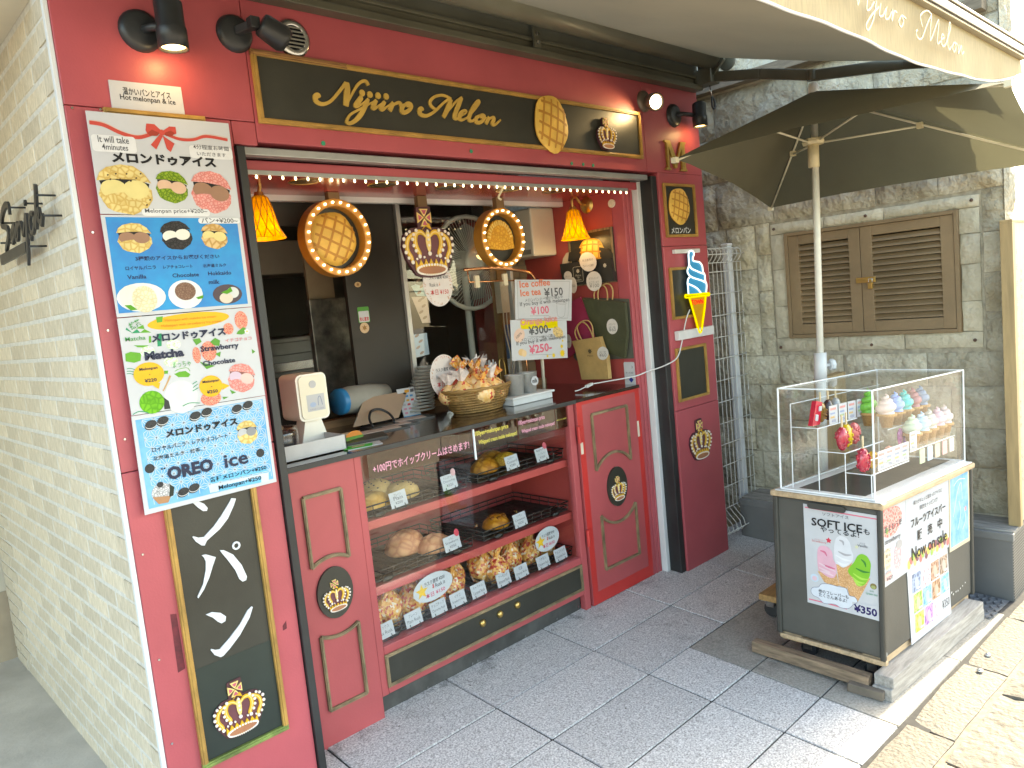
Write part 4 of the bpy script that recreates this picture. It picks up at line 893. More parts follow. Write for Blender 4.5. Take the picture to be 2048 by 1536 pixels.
# ================================================================== posters on the left pillar
def sheet(name, quad, label, cat='poster', group=None, pl=None, th=.003, mt=None, loc=None, w0=.0):
    pl = pl or FA(0); c = [sum(p[i] for p in quad) / len(quad) for i in (0, 1)]
    t = thing(name, pl(c[0], c[1], 0), label, cat, group)
    b = M(); b.prism(quad, pl, w0, w0 + th, mt or PAPER); b.build('paper_sheet', t)
    return t
PS = FA(-.0235)      # posters hang over the sign moulding
PSC = 1.4
def shp(c, r, rot=0, n=22): return ell(c[0], c[1], r[0] * PSC, r[1] * PSC, n, rot)
def crust_p(n, c1, c2, sc=70): return crust('print_' + n, c1, c2, sc, .5, 0)
Y1 = crust_p('yellow', (.83, .66, .27), (.66, .43, .12), 60); YS = ink(.86, .72, .30); CH = ink(.07, .04, .03); G1 = crust_p('green', (.30, .42, .03), (.10, .20, .01), 110); P1 = crust_p('pink', (.85, .40, .36), (.72, .20, .17), 110)
BRS = ink(.40, .22, .14); CRS = ink(.80, .52, .35); BLK1 = crust_p('black', (.045, .04, .04), (.015, .013, .013), 110); WHS = ink(.86, .82, .72); TAN1 = crust_p('tan', (.80, .56, .26), (.55, .30, .08), 50); SILV = ink(.62, .62, .63)
def bun_print(b, c, W, H, pl, w, m_, s1, s2, rot=0.0, gap=K):
    W, H = W * PSC, H * PSC
    ca, sa_ = math.cos(rot), math.sin(rot); T = lambda u, v: (c[0] + (u * ca - v * sa_) * W, c[1] + (u * sa_ + v * ca) * H)
    wob = lambda pts, k=.018: [(x + W * k * math.sin(i * 2.3), y + H * k * math.cos(i * 1.7)) for i, (x, y) in enumerate(pts)]
    b.flat(wob([T(*p) for p in ell(.0, -.10, .5, .40, 26)]), pl, w, m_)
    b.flat([T(*p) for p in [(-.47, .16), (-.2, .2), (.2, .2), (.47, .12), (.42, -.04), (0, -.1), (-.42, -.02)]], pl, w + .0003, gap)
    b.flat([T(*p) for p in ell(-.22, .0, .25, .19, 18)], pl, w + .0006, s1); b.flat([T(*p) for p in ell(.2, .0, .25, .19, 18)], pl, w + .0009, s2)
    b.flat([T(*p) for p in ell(0, -.22, .47, .16, 20)], pl, w + .0007, m_)
    b.flat(wob([T(*p) for p in [(-.52, .15), (-.46, .32), (-.3, .44), (-.05, .49), (.2, .46), (.4, .34), (.5, .14), (.2, .20), (-.1, .21), (-.35, .19)]], .012), pl, w + .0012, m_)
# small notice above
t = sheet('small_notice', [(0.125,2.334),(0.331,2.337),(0.332,2.256),(0.124,2.254)], 'small white bilingual notice sheet taped above the tall poster column', 'notice')
b = M(); b.text('温かいパンとアイス', (0.16,2.297), (0.296,2.318), PLF, .0036, K, .012); b.text('Hot melonpan & ice', (0.15,2.277), (0.308,2.297), PLF, .0036, K, .012); b.build('lettering', t)
# poster 1
t = sheet('menu_poster', [(0.045,2.234),(0.456,2.234),(0.454,1.941),(0.043,1.949)], 'topmost white menu poster with a red ribbon bow and three filled buns', 'poster', 'menu posters stacked on the left pillar', PS)
b = M(); RIB = ink(.66, .09, .07); RIB2 = ink(.42, .06, .04); w = .0034
b.stroke([(0.05,2.202),(0.086,2.198),(0.13,2.179),(0.174,2.17),(0.215,2.183),(0.236,2.192)], [.011] * 6, PS, w, w, RIB); b.stroke([(0.251,2.188),(0.294,2.174),(0.335,2.175),(0.379,2.188),(0.446,2.182)], [.009] * 5, PS, w, w, RIB)
for P in ([(0.051,2.208),(0.087,2.205),(0.131,2.185),(0.175,2.176),(0.216,2.189)], [(0.252,2.193),(0.294,2.179),(0.336,2.18),(0.38,2.194),(0.447,2.189)]): b.stroke(P, [.0016] * 5, PS, w + .0003, w + .0003, ink(.8, .5, .4))
for P in ([(0.246,2.193),(0.227,2.212),(0.204,2.212),(0.199,2.192),(0.206,2.176),(0.222,2.18)], [(0.246,2.193),(0.27,2.209),(0.288,2.209),(0.288,2.189),(0.27,2.182)]): b.flat(P, PS, w + .0006, RIB)
for P in ([(0.239,2.187),(0.217,2.195),(0.203,2.184),(0.21,2.177),(0.23,2.178)], [(0.251,2.188),(0.272,2.197),(0.283,2.19),(0.274,2.181),(0.256,2.18)]): b.flat(P, PS, w + .0009, RIB2)
for P in ([(0.238,2.183),(0.208,2.151),(0.222,2.138),(0.247,2.179)], [(0.246,2.181),(0.253,2.142),(0.263,2.133),(0.278,2.159)]): b.flat(P, PS, w + .0006, RIB)
b.flat(ell(*(0.245,2.189), .009, .009, 10), PS, w + .0012, RIB)
b.build('ribbon_print', t)
b = M()
for p0, p1 in (((0.048,2.123), (0.167,2.17)), ((0.32,2.12), (0.455,2.158)), ((0.155,1.943), (0.357,1.964))):
    b.flat(rrect(p0[0] - .001, p0[1] - .001, p1[0] + .001, p1[1] + .001, .010), PS, .0034, SILV); b.flat(rrect(*p0, *p1, .0095), PS, .0037, ink(.84, .84, .84))
b.build('bubble_print', t)
b = M(); w = .0042; GK = ink(.12, .12, .13)
b.text('It will take', (0.065,2.149), (0.148,2.168), PS, w, GK, .01); b.text('4minutes', (0.073,2.129), (0.143,2.146), PS, w, GK, .01)
b.text('4分程度お時間', (0.333,2.147), (0.445,2.159), PS, w, GK, .01); b.text('いただきます', (0.342,2.128), (0.433,2.135), PS, w, GK, .01)
b.text('メロンドゥアイス', (0.094,2.093), (0.398,2.12), PS, w, K, .05); b.text('Melonpan price+¥200~', (0.164,1.949), (0.349,1.96), PS, w, GK, .01); b.build('lettering', t)
b = M(); bun_print(b, (0.12,2.019), .103, .102, PS, .0034, Y1, YS, YS)
for p in [(0.077,2.058),(0.099,2.062),(0.128,2.063),(0.153,2.052),(0.137,2.043),(0.082,2.046),(0.183,1.99),(0.172,1.975),(0.108,2.047),(0.167,2.065)]: b.flat(ell(*p, .0030, .0022, 8, .6), PS, .0050, CH)
b.build('bun_print', t)
b = M(); bun_print(b, (0.253,2.03), .066, .068, PS, .0034, G1, CRS, CRS, -.12); b.build('bun_print', t)
b = M(); bun_print(b, (0.372,2.018), .088, .092, PS, .0034, P1, BRS, BRS, -.15); b.build('bun_print', t)
# poster 2
PS2 = FA(-.0222)
t = sheet('menu_poster', [(0.043,1.946),(0.453,1.946),(0.453,1.655),(0.045,1.654)], 'blue menu poster with three ice cream buns and three bowls, second from the top', 'poster', 'menu posters stacked on the left pillar', PS2)
BLU = mat('print_blue', (.02, .29, .58), .4, spec=.25, var=.1, scale=7, col2=(.03, .18, .48))
b = M(); b.flat([(0.054,1.94),(0.442,1.937),(0.441,1.665),(0.051,1.665)], PS2, .0034, BLU); p0, p1 = (0.318,1.921), (0.451,1.938); b.flat(rrect(*p0, *p1, .008), PS2, .0037, ink(.84, .84, .84)); b.build('blue_print', t)
b = M(); w = .0044; DB = ink(.02, .03, .10)
b.text('パン+¥200~', (0.327,1.923), (0.443,1.936), PS2, w, GK, .01); b.text('3種類のアイスからお選びください', (0.118,1.813), (0.368,1.825), PS2, w, DB, .02); b.text('ロイヤルバニラ', (0.087,1.787), (0.172,1.799), PS2, w, DB, .015); b.text('レアチョコレート', (0.193,1.787), (0.28,1.797), PS2, w, DB, .015); b.text('北海道ミルク', (0.312,1.786), (0.386,1.797), PS2, w, DB, .015)
b.text('Vanilla', (0.088,1.761), (0.141,1.773), PS2, w, DB, .015); b.text('Chocolate', (0.216,1.76), (0.296,1.772), PS2, w, DB, .015); b.text('Hokkaido', (0.325,1.761), (0.399,1.773), PS2, w, DB, .015); b.text('milk', (0.323,1.734), (0.357,1.747), PS2, w, DB, .015); b.build('lettering', t)
for c_, W, H, m_, s1, rt in (((0.125,1.88), .067, .062, Y1, BRS, 0), ((0.246,1.886), .064, .062, BLK1, WHS, .12), ((0.362,1.882), .058, .056, TAN1, YS, -.08)):
    b = M(); bun_print(b, c_, W, H, PS2, .0038, m_, s1, s1, rt); b.build('bun_print', t)
b = M(); LEAF = ink(.10, .36, .02); w = .0039
b.flat(shp((0.12,1.707), (.049, .030)), PS2, w, ink(.84, .84, .82)); b.flat(shp((0.091,1.709), (.023, .025)), PS2, w + .0004, ink(.86, .84, .72)); b.flat(shp((0.127,1.701), (.025, .028)), PS2, w + .0008, crust_p('vanilla', (.86, .80, .56), (.74, .64, .38), 90)); b.flat([(0.069,1.687),(0.086,1.687),(0.103,1.672),(0.084,1.671)], PS2, w + .0012, LEAF); b.build('vanilla_bowl_print', t)
b = M(); b.flat(shp((0.248,1.708), (.037, .031)), PS2, w, ink(.85, .85, .85)); b.flat(shp((0.248,1.717), (.0225, .0195)), PS2, w + .0004, crust_p('choc', (.30, .17, .11), (.18, .09, .06), 160)); b.flat([(0.277,1.696),(0.302,1.702),(0.298,1.692),(0.283,1.69)], PS2, w + .0008, LEAF); b.build('chocolate_plate_print', t)
b = M(); b.flat(shp((0.378,1.7), (.034, .022)), PS2, w, ink(.10, .07, .08)); b.flat(shp((0.396,1.704), (.014, .0125)), PS2, w + .0004, ink(.72, .72, .70)); b.flat(shp((0.372,1.688), (.0155, .012)), PS2, w + .0008, ink(.78, .68, .55)); b.flat([(0.357,1.706),(0.38,1.714),(0.39,1.722),(0.395,1.708),(0.376,1.7)], PS2, w + .0012, LEAF); b.build('dark_bowl_print', t)
# poster 3
PS3 = FA(-.0209)
t = sheet('menu_poster', [(0.045,1.651),(0.453,1.653),(0.458,1.363),(0.044,1.367)], 'white matcha and strawberry menu poster with yellow price bubbles, third from the top', 'poster', 'menu posters stacked on the left pillar', PS3)
b = M(); w = .0034; GR = ink(.14, .42, .04); GR2 = ink(.02, .32, .14); SR = ink(.66, .06, .05); OR = ink(.90, .50, .03)
b.flat(ell(*(0.249,1.627), .125, .024, 30, .03), PS3, w, OR)
for c_, r in (((0.108,1.481), (.031, .025)), ((0.285,1.419), (.026, .024))): b.flat(shp(c_, r), PS3, w + .0012, OR)
b.flat([(0.108,1.451),(0.136,1.451),(0.129,1.433)], PS3, w + .0013, OR); b.flat([(0.322,1.424),(0.345,1.411),(0.319,1.402)], PS3, w + .0013, OR); b.build('yellow_bubbles', t)
b = M()
for tri in ([(0.066,1.623),(0.081,1.605),(0.063,1.617)], [(0.077,1.605),(0.094,1.616),(0.102,1.604)], [(0.091,1.618),(0.113,1.627),(0.115,1.614)], [(0.1,1.604),(0.115,1.614),(0.132,1.602)], [(0.152,1.646),(0.172,1.647),(0.168,1.63),(0.152,1.629)], [(0.147,1.596),(0.161,1.597),(0.156,1.559),(0.144,1.559)], [(0.124,1.592),(0.13,1.592),(0.128,1.573),(0.121,1.572)]): b.flat(tri, PS3, w, GR2 if tri[0][0] % .01 > .005 else GR)
b.flat([(0.052,1.548),(0.067,1.552),(0.096,1.545),(0.091,1.523),(0.072,1.519),(0.05,1.526)], PS3, w, GR); b.flat([(0.078,1.57),(0.12,1.565),(0.108,1.56),(0.088,1.563)], PS3, w, GR)
for p in [(0.191,1.56),(0.176,1.51),(0.114,1.547)]: b.flat(shp(p, (.015, .011)), PS3, w, mat('print_lattice', (.35, .6, .2), .5, scale=200, col2=(.9, .95, .9)))
b.flat([(0.18,1.471),(0.196,1.476),(0.215,1.476),(0.228,1.464),(0.221,1.456),(0.191,1.46)], PS3, w, GR); b.stroke([(0.184,1.479),(0.195,1.484),(0.22,1.485),(0.228,1.473)], [.0018] * 4, PS3, w, w, GR)
for i in range(3): b.stroke([(0.05,1.504),(0.061,1.504),(0.073,1.498)] if i == 0 else ([(0.049,1.497),(0.059,1.496),(0.072,1.491)] if i == 1 else [(0.048,1.49),(0.058,1.489),(0.069,1.483)]), [.002] * 3, PS3, w, w, GR2)
for P in ([(0.047,1.37),(0.066,1.376),(0.085,1.37),(0.092,1.365)], [(0.191,1.371),(0.213,1.377),(0.243,1.372)], [(0.23,1.433),(0.244,1.44)], [(0.229,1.422),(0.245,1.431)], [(0.227,1.412),(0.246,1.42)]): b.stroke(P, [.0022] * len(P), PS3, w + .001, w + .001, GR2)
b.flat([(0.153,1.485),(0.164,1.484),(0.162,1.475),(0.152,1.475)], PS3, w, GR); b.build('green_tea_prints', t)
b = M()
for c_, r in (((0.411,1.614), (.0155, .021)), ((0.366,1.591), (.012, .013)), ((0.294,1.528), (.0175, .022)), ((0.255,1.52), (.009, .018)), ((0.28,1.381), (.023, .016))): b.flat(shp(c_, r), PS3, w + .0003, crust_p('strawberry', (.70, .07, .06), (.86, .45, .30), 230))
for P in ([(0.249,1.569),(0.271,1.571),(0.276,1.559),(0.258,1.55)], [(0.302,1.556),(0.319,1.567),(0.334,1.557),(0.329,1.54),(0.312,1.544)], [(0.261,1.499),(0.278,1.491),(0.307,1.48),(0.279,1.473)], [(0.312,1.517),(0.331,1.522),(0.326,1.505)], [(0.395,1.58),(0.415,1.592),(0.434,1.577),(0.407,1.568),(0.389,1.572)], [(0.316,1.38),(0.336,1.377),(0.319,1.371)], [(0.343,1.399),(0.362,1.387),(0.348,1.384)], [(0.433,1.519),(0.444,1.509),(0.433,1.503)]): b.flat(P, PS3, w + .0006, ink(.12, .36, .05))
for a in range(5): b.flat(ell((0.425,1.577)[0] + .005 * math.cos(a * 1.257), (0.425,1.577)[1] + .005 * math.sin(a * 1.257), .004, .0035, 8), PS3, w + .0009, ink(.86, .86, .84))
b.flat(ell(*(0.425,1.577), .0028, .0028, 8), PS3, w + .0012, ink(.85, .6, .05)); b.build('strawberry_prints', t)
b = M(); b.flat(shp((0.105,1.397), (.0255, .0245)), PS3, w + .0003, crust_p('matcha_ice', (.18, .52, .02), (.10, .36, .01), 60)); b.stroke([(0.141,1.425),(0.154,1.444),(0.168,1.468)], [.004, .0045, .006], PS3, w + .0002, w + .0002, ink(.6, .36, .16)); b.flat([(0.138,1.408),(0.153,1.393),(0.155,1.369),(0.137,1.37)], PS3, w + .0002, ink(.05, .05, .05)); b.flat(ell(*(0.191,1.4), .05, .05, 20), PS3, w + .0001, ink(.74, .76, .74)); b.build('matcha_print', t)
b = M(); bun_print(b, (0.387,1.431), .062, .066, PS3, w + .0003, P1, ink(.72, .55, .66), ink(.86, .58, .52), -.25, ink(.35, .14, .12)); b.build('bun_print', t)
b = M(); w = .0060; DN = ink(.03, .035, .07)
b.text('Melonpan with matcha ice cream', (0.175,1.628), (0.331,1.634), PS3, w, ink(.78, .25, .03)); b.text('Melonpan with strawberry ice cream', (0.163,1.612), (0.345,1.617), PS3, w, ink(.78, .25, .03))
b.text('抹茶', (0.073,1.619), (0.107,1.641), PS3, w, ink(.07, .35, .08), .02, .35); b.text('Matcha', (0.057,1.583), (0.113,1.591), PS3, w, ink(.08, .36, .1), .01); b.text('メロンドゥアイス', (0.129,1.571), (0.355,1.597), PS3, w, DN, .05)
b.text('Matcha', (0.103,1.521), (0.217,1.545), PS3, w, DN, .05); b.text('まっちゃ', (0.179,1.489), (0.233,1.508), PS3, w, ink(.10, .38, .1)); b.text('イチゴチョコ', (0.35,1.549), (0.436,1.553), PS3, w, ink(.75, .08, .1)); b.text('Strawberry', (0.268,1.523), (0.391,1.537), PS3, w, DN, .03); b.text('Chocolate', (0.269,1.483), (0.373,1.496), PS3, w, DN, .03)
b.text('Melonpan', (0.083,1.491), (0.134,1.499), PS3, w, DN, .02); b.text('+', (0.107,1.477), (0.112,1.481), PS3, w, DN); b.text('¥220', (0.093,1.457), (0.127,1.465), PS3, w, DN, .02); b.text('Melonpan', (0.26,1.428), (0.312,1.437), PS3, w, DN, .02); b.text('+', (0.283,1.415), (0.289,1.419), PS3, w, DN); b.text('¥250', (0.269,1.396), (0.304,1.403), PS3, w, DN, .02); b.build('lettering', t)
# poster 4
PS4 = FA(-.0196)
t = sheet('menu_poster', [(0.043,1.365),(0.458,1.361),(0.458,1.071),(0.039,1.069)], 'lowest menu poster, pale blue star pattern with black sandwich cookies', 'poster', 'menu posters stacked on the left pillar', PS4)
LB = mat('print_light_blue', (.10, .34, .58), .45, spec=.25, var=.12, scale=9, col2=(.20, .46, .66)); LW = ink(.66, .74, .80)
bx0, bx1, bz0, bz1 = .052, .448, 1.084, 1.352
b = M(); b.flat([(bx0, bz0), (bx1, bz0), (bx1, bz1), (bx0, bz1)], PS4, .0034, LB)
a_ = .034; hh = a_ * math.sqrt(3) / 2
def seg(p, q, w_=.0008):
    if not all(bx0 < r[0] < bx1 and bz0 < r[1] < bz1 for r in (p, q)): return
    d = Vector((q[0] - p[0], q[1] - p[1])).normalized(); n_ = (-d.y * w_, d.x * w_)
    b.quad(*[PS4(r[0] + s_ * n_[0], r[1] + s_ * n_[1], .0037) for r, s_ in ((p, 1), (q, 1), (q, -1), (p, -1))], LW)
for i in range(-2, 14):
    for j in range(-1, 11):
        o = (bx0 + (i + .5 * (j % 2)) * a_, bz0 + j * hh); e = (o[0] + a_, o[1]); n_ = (o[0] + a_ / 2, o[1] + hh); s_ = (o[0] + a_ / 2, o[1] - hh)
        for p, q in ((o, e), (o, n_), (o, s_)): seg(p, q)
        for tri in ((o, e, n_), (o, e, s_)):
            c_ = (sum(p[0] for p in tri) / 3, sum(p[1] for p in tri) / 3)
            for p in tri: seg(p, c_)
b.build('star_pattern', t)
COOK = crust_p('cookie', (.06, .06, .062), (.02, .02, .02), 300); CR = ink(.80, .80, .78)
def cookie(b, c_, r, w):
    r = r * 1.35
    b.flat(ell(c_[0] - .002, c_[1] - r * .30, r * 1.02, r * .70, 20, .2), PS4, w, COOK); b.flat(ell(c_[0], c_[1] - r * .14, r, r * .68, 20, .2), PS4, w + .0003, CR); b.flat(ell(c_[0], c_[1], r, r * .70, 20, .2), PS4, w + .0006, COOK)
for pa, pb in (((0.093,1.333), (0.128,1.338)), ((0.225,1.336), (0.261,1.342)), ((0.358,1.336), (0.395,1.342)), ((0.157,1.112), (0.19,1.117))):
    b = M(); cookie(b, pa, .0125, .0040); cookie(b, pb, .0125, .0050); b.build('cookie_print', t)
for p in ((0.071,1.203), (0.415,1.178)):
    b = M(); b.flat(ell(*p, .014, .014, 18), PS4, .0042, COOK); b.build('cookie_print', t)
b = M(); bun_print(b, (0.381,1.254), .048, .055, PS4, .0040, Y1, ink(.55, .55, .55), ink(.3, .3, .3)); b.build('bun_print', t)
b = M(); b.flat(shp((0.096,1.124), (.022, .02)), PS4, .004, crust_p('sundae', (.80, .78, .78), (.3, .3, .3), 160)); b.flat([(0.066,1.116),(0.12,1.109),(0.109,1.09),(0.081,1.092)], PS4, .0045, ink(.5, .26, .13)); b.flat(shp((0.093,1.149), (.007, .006)), PS4, .0048, COOK); b.flat([(0.121,1.143),(0.132,1.132),(0.126,1.107),(0.114,1.106)], PS4, .0046, ink(.03, .04, .03)); b.build('sundae_print', t)
b = M(); HB = ink(.16, .55, .82); b.flat([(0.239,1.136),(0.429,1.132),(0.428,1.115),(0.24,1.117)], PS4, .0045, HB); b.flat([(0.234,1.113),(0.434,1.109),(0.431,1.081),(0.236,1.088)], PS4, .0042, LW); b.flat([(0.264,1.102),(0.407,1.1),(0.405,1.082),(0.264,1.086)], PS4, .0046, HB); b.build('price_strips', t)
b = M(); w = .0062
b.text('メロンドゥアイス', (0.129,1.283), (0.354,1.308), PS4, w, K, .05); b.text('ロイヤルバニラ・レアチョコレート', (0.085,1.249), (0.315,1.263), PS4, w, K, .012); b.text('北海道ミルク・抹茶…', (0.084,1.223), (0.239,1.236), PS4, w, K, .012); b.text('“', (0.101,1.192), (0.115,1.198), PS4, w, K, .02)
b.text('OREO', (0.117,1.155), (0.257,1.196), PS4, w, DN, .05); b.text('ice', (0.293,1.154), (0.371,1.184), PS4, w, DN, .02); b.text('各種メロンパン+¥250', (0.24,1.12), (0.428,1.131), PS4, w, K, .015); b.text('Melonpan+¥250', (0.264,1.087), (0.406,1.099), PS4, w, K, .015); b.build('lettering', t)

# ================================================================== counter and bread display
ct = thing('display_counter', (1.5, .12, 0), 'red serving counter with a glazed bread display and gold moulded panels', 'counter')
Y = .12
def cpart(name, fn, bevel=.003, parent=None):
    b = M(); fn(b); return b.build(name, parent or ct, bevel)
cpart('side_panel', lambda b: b.box(.53, Y, .0, .842, .20, 1.062, RED2))
cpart('display_frame', lambda b: (b.box(.8435, Y + .004, .09, .875, .16, 1.062, RED2), b.box(2.065, Y + .004, .0, 2.106, .16, 1.062, RED2), b.box(.8765, Y + .006, .25, 2.0635, .16, .285, RED2), b.box(.8765, Y + .006, .09, 2.0635, .16, .248, RED2)))
KICK = mat('kick_plate', (.10, .10, .092), .5, metal=.3, var=.25, scale=8)
cpart('kick_plate', lambda b: b.box(.842, .156, -.01, 2.06, .17, .12, KICK))
for x, z in ((1.08, .018), (1.33, .02), (1.36, .022), (1.47, .022), (1.66, .02), (1.88, .025), (2.04, .03)): cpart('kick_screw', lambda b: b.cyl((x, .156, z), (0, -1, 0), .005, .003, STEEL, 8), 0)
cpart('base_panel', lambda b: b.box(.885, Y + .003, .128, 2.045, Y + .0055, .242, BLACKB), 0)
cpart('base_moulding', lambda b: moulding(b, .873, .118, 2.057, .252, Y + .006, .013, .010, GOLDW), .001)
for x, z in ((1.385, .196), (1.49, .199), (1.60, .203)): cpart('brass_boss', lambda b: b.ball((x, Y - .001, z), (.017, .012, .017), BRASS, 12, 6), 0)
def arch_panel(parent, x0, x1, z0, z1, arc, y, mt=GOLDW, up=True):
    """gold moulding round a raised field with one edge cut away by a round arc"""
    cx, cz, r = arc; b = M(); w = .013
    P = []
    a0 = math.asin(max(-1, min(1, (x0 - cx) / r))); a1 = math.asin(max(-1, min(1, (x1 - cx) / r)))
    sg = -1 if up else 1
    A = [(cx + r * math.sin(a0 + (a1 - a0) * i / 12), cz + sg * r * math.cos(a0 + (a1 - a0) * i / 12)) for i in range(13)]
    pl = FA(y)
    far = z0 if up else z1
    for path in (A, [A[0], (x0, far)], [(x0, far), (x1, far)], [(x1, far), A[-1]]):
        Pp = [(p[0], p[1]) for p in path]
        b.stroke(Pp, [w] * len(Pp), pl, 0, .010, mt, 2); b.stroke(Pp, [w * .4] * len(Pp), pl, .010, .013, mt, 2)
    return b.build('panel_moulding', parent)
arch_panel(ct, .612, .772, .145, .45, (.69, .58, .168), Y); arch_panel(ct, .612, .768, 0, .958, (.69, .578, .14), Y, GOLDW, False)
def oval_crown(x, z, y, label, rx=.075, rz=.098):
    t = thing('crown_medallion', (x, y, z), label, 'emblem', 'crown medallions on the counter')
    b = M(); b.prism(ell(x, z, rx, rz, 28), FA(y), 0, .010, BLACKB); b.build('oval_plaque', t, .002)
    crown(t, x, z - .012, rx * 1.5, FA(y - .0105), False)
oval_crown(.692, .578, Y, 'black oval crown medallion on the red panel left of the bread display')
# right hinged counter door
dr_ = thing('counter_door', (2.37, Y, .01), 'red hinged counter door with oval crown, right of the bread display', 'door')
b = M(); b.box(2.118, Y - .004, .012, 2.628, .15, 1.075, RED2); b.build('door_leaf', dr_, .003)
b = M(); b.box(2.1185, Y - .0047, .0125, 2.158, Y - .004, 1.0745, RED3); b.box(2.592, Y - .0047, .0125, 2.6275, Y - .004, 1.0745, RED3); b.box(2.158, Y - .0047, .0125, 2.592, Y - .004, .075, RED3); b.box(2.158, Y - .0047, 1.045, 2.592, Y - .004, 1.0745, RED3); b.build('repainted_edge', dr_)
arch_panel(dr_, 2.23, 2.515, .172, .40, (2.3725, .578, .188), Y - .004); arch_panel(dr_, 2.222, 2.507, 0, .985, (2.3645, .578, .185), Y - .004, GOLDW, False)
for z in (.33, .86):
    b = M(); b.cyl((2.112, Y - .012, z), (0, 0, 1), .009, .085, RED3, 10); b.box(2.112, Y - .010, z, 2.15, Y - .0048, z + .085, RED3); b.build('hinge', dr_)
TAPE = mat('cream_tape', (.72, .62, .48), .5)
for xa, xb in ((2.124, 2.142), (2.590, 2.606)):
    b = M(); b.box(xa, Y - .006, .80, xb, Y - .0048, .885, TAPE); b.build('tape_strip', dr_)
oval_crown(2.375, .578, Y - .004, 'black oval crown medallion on the red counter door', .08, .105)
# worktop and display case
TOP = mat('worktop_brown', (.045, .022, .016), .12, var=.2, scale=3, coat=.5)
cpart('worktop', lambda b: b.box(.508, Y - .012, 1.062, 2.63, .80, 1.080, TOP), .003)
cpart('worktop_edge', lambda b: b.box(.51, Y - .0145, 1.0605, 2.11, Y - .0121, 1.0785, DKMETAL), 0)
cpart('rear_ledge', lambda b: b.box(.62, .80, 1.062, 2.63, .86, 1.115, mat('timber_ledge', (.34, .19, .09), .5, var=.2, scale=6, stretch=(1, 8, 8))))
REDSH = mat('red_shelf', (.58, .09, .08), .4, var=.1, scale=3)
cpart('display_box', lambda b: (b.box(.8435, .62, .09, 2.106, .66, 1.061, REDIN), b.box(.8435, .1602, .10, .86, .62, 1.061, REDSH), b.box(2.09, .1602, .10, 2.106, .62, 1.061, REDSH), b.box(.86, .162, .25, 2.09, .62, .275, REDSH)), 0)
for z in (.745, .475): cpart('shelf', lambda b: b.box(.861, .175, z, 2.089, .619, z + .035, REDSH), .002)
cpart('glass_pane', lambda b: b.box(.876, Y + .022, .286, 2.064, Y + .025, 1.06, GLASS), 0)
cpart('glass_holder', lambda b: (b.box(1.446, Y - .0, .92, 1.452, Y + .008, 1.055, ACRYLE),), 0)
BAND = pane('smoked_band', (.60, .60, .52), 1.2)
for x0, x1 in ((.905, 1.44), (1.45, 1.475 + .24), (1.722, 1.97), (1.975, 2.055)):
    cpart('clear_strip', lambda b: b.box(x0, Y + .006, .955, x1, Y + .008, 1.055, BAND), 0)
PK = mat('pink_print', (.85, .38, .50), .5, emit=.0); YL = mat('yellow_print', (.85, .70, .12), .5)
PB = FA(Y + .006)
def cT(s_, ll, ur, m_): 
    b = M(); b.text(s_, ll, ur, PB, .0006, m_, .015); return b.build('strip_lettering', ct)
cT('+100円でホイップクリームはさめます!', (.925, .975), (1.42, 1.012), PK)
cT('100yen+melonpan price', (1.46, 1.015), (1.66, 1.042), YL); cT('Whipped cream inside melonpan!', (1.475, .975), (1.71, 1.0), YL)
cT('100yen+melonpan price', (1.725, 1.015), (1.90, 1.042), PK); cT('Whipped cream inside melonpan!', (1.74, .975), (1.965, 1.0), PK); cT('+100円でホイップクリームはさめます!', (1.978, .995), (2.052, 1.02), YL)

# --------------------------------------------------- trays, breads, bags, price cards inside
BLKT = mat('black_tray', (.028, .026, .022), .4, var=.2, scale=10, bump=.15, bscale=60)
def tray(x0, x1, z, label, rack=True):
    t = thing('wire_rack_tray', ((x0 + x1) / 2, .38, z), label, 'tray', 'black trays in the bread display')
    b = M(); y0, y1 = .195, .585
    b.box(x0, y0, z, x1, y1, z + .006, BLKT); b.build('tray_base', t)
    b = M(); 
    for zz, g in ((z + .024, .0), (z + .045, .004)): b.tube([(x0 - g, y0 - g, zz), (x1 + g, y0 - g, zz), (x1 + g, y1 + g, zz), (x0 - g, y1 + g, zz)], .0033, BLKT, 5, True)
    n = 9
    for i in range(n + 1):
        x = x0 + (x1 - x0) * i / n
        b.tube([(x, y0, z + .004), (x, y0 - .003, z + .045)], .0022, BLKT, 4); b.tube([(x, y1, z + .004), (x, y1 + .003, z + .045)], .0022, BLKT, 4)
    for i in range(1, 6):
        y = y0 + (y1 - y0) * i / 6
        for x in (x0, x1): b.tube([(x, y, z + .004), (x, y, z + .045)], .0022, BLKT, 4)
    b.build('wire_rim', t)
    b = M()
    for i in range(14):
        x = x0 + .02 + (x1 - x0 - .04) * i / 13; b.box(x - .0025, y0 + .01, z + .006, x + .0025, y1 - .01, z + .009, BLKT)
    b.build('tray_ribs', t)
    for x in (x0 + .09, x1 - .09):
        b = M(); b.ball((x, y0 - .004, z - .004 + .006), (.03, .008, .012), BLKT, 8, 4); b.build('clip_foot', t)
T1, T2, T3 = .79, .52, .282
tray(.885, 1.435, T1, 'black wire tray on the top display shelf, left half'); tray(1.505, 2.07, T1, 'black wire tray on the top display shelf, right half')
tray(.885, 1.435, T2, 'black wire tray on the middle display shelf, left half'); tray(1.505, 2.07, T2, 'almost empty black wire tray on the middle shelf, right half')
tray(.885, 1.455, T3, 'black wire tray of bagged rusks on the bottom, left half'); tray(1.505, 2.07, T3, 'black wire tray of bagged rusks on the bottom, right half')
BR_PL = crust('bread_plain', (.78, .44, .11), (0.68, 0.35, 0.06), 22, .55, .7); BR_CH = crust('bread_choc', (.80, .52, .21), (0.75, 0.47, 0.16), 60, .6, .6); BR_ST = crust('bread_strawberry', (0.92, 0.45, 0.21), (0.73, 0.28, 0.13), 26, .55, .7)
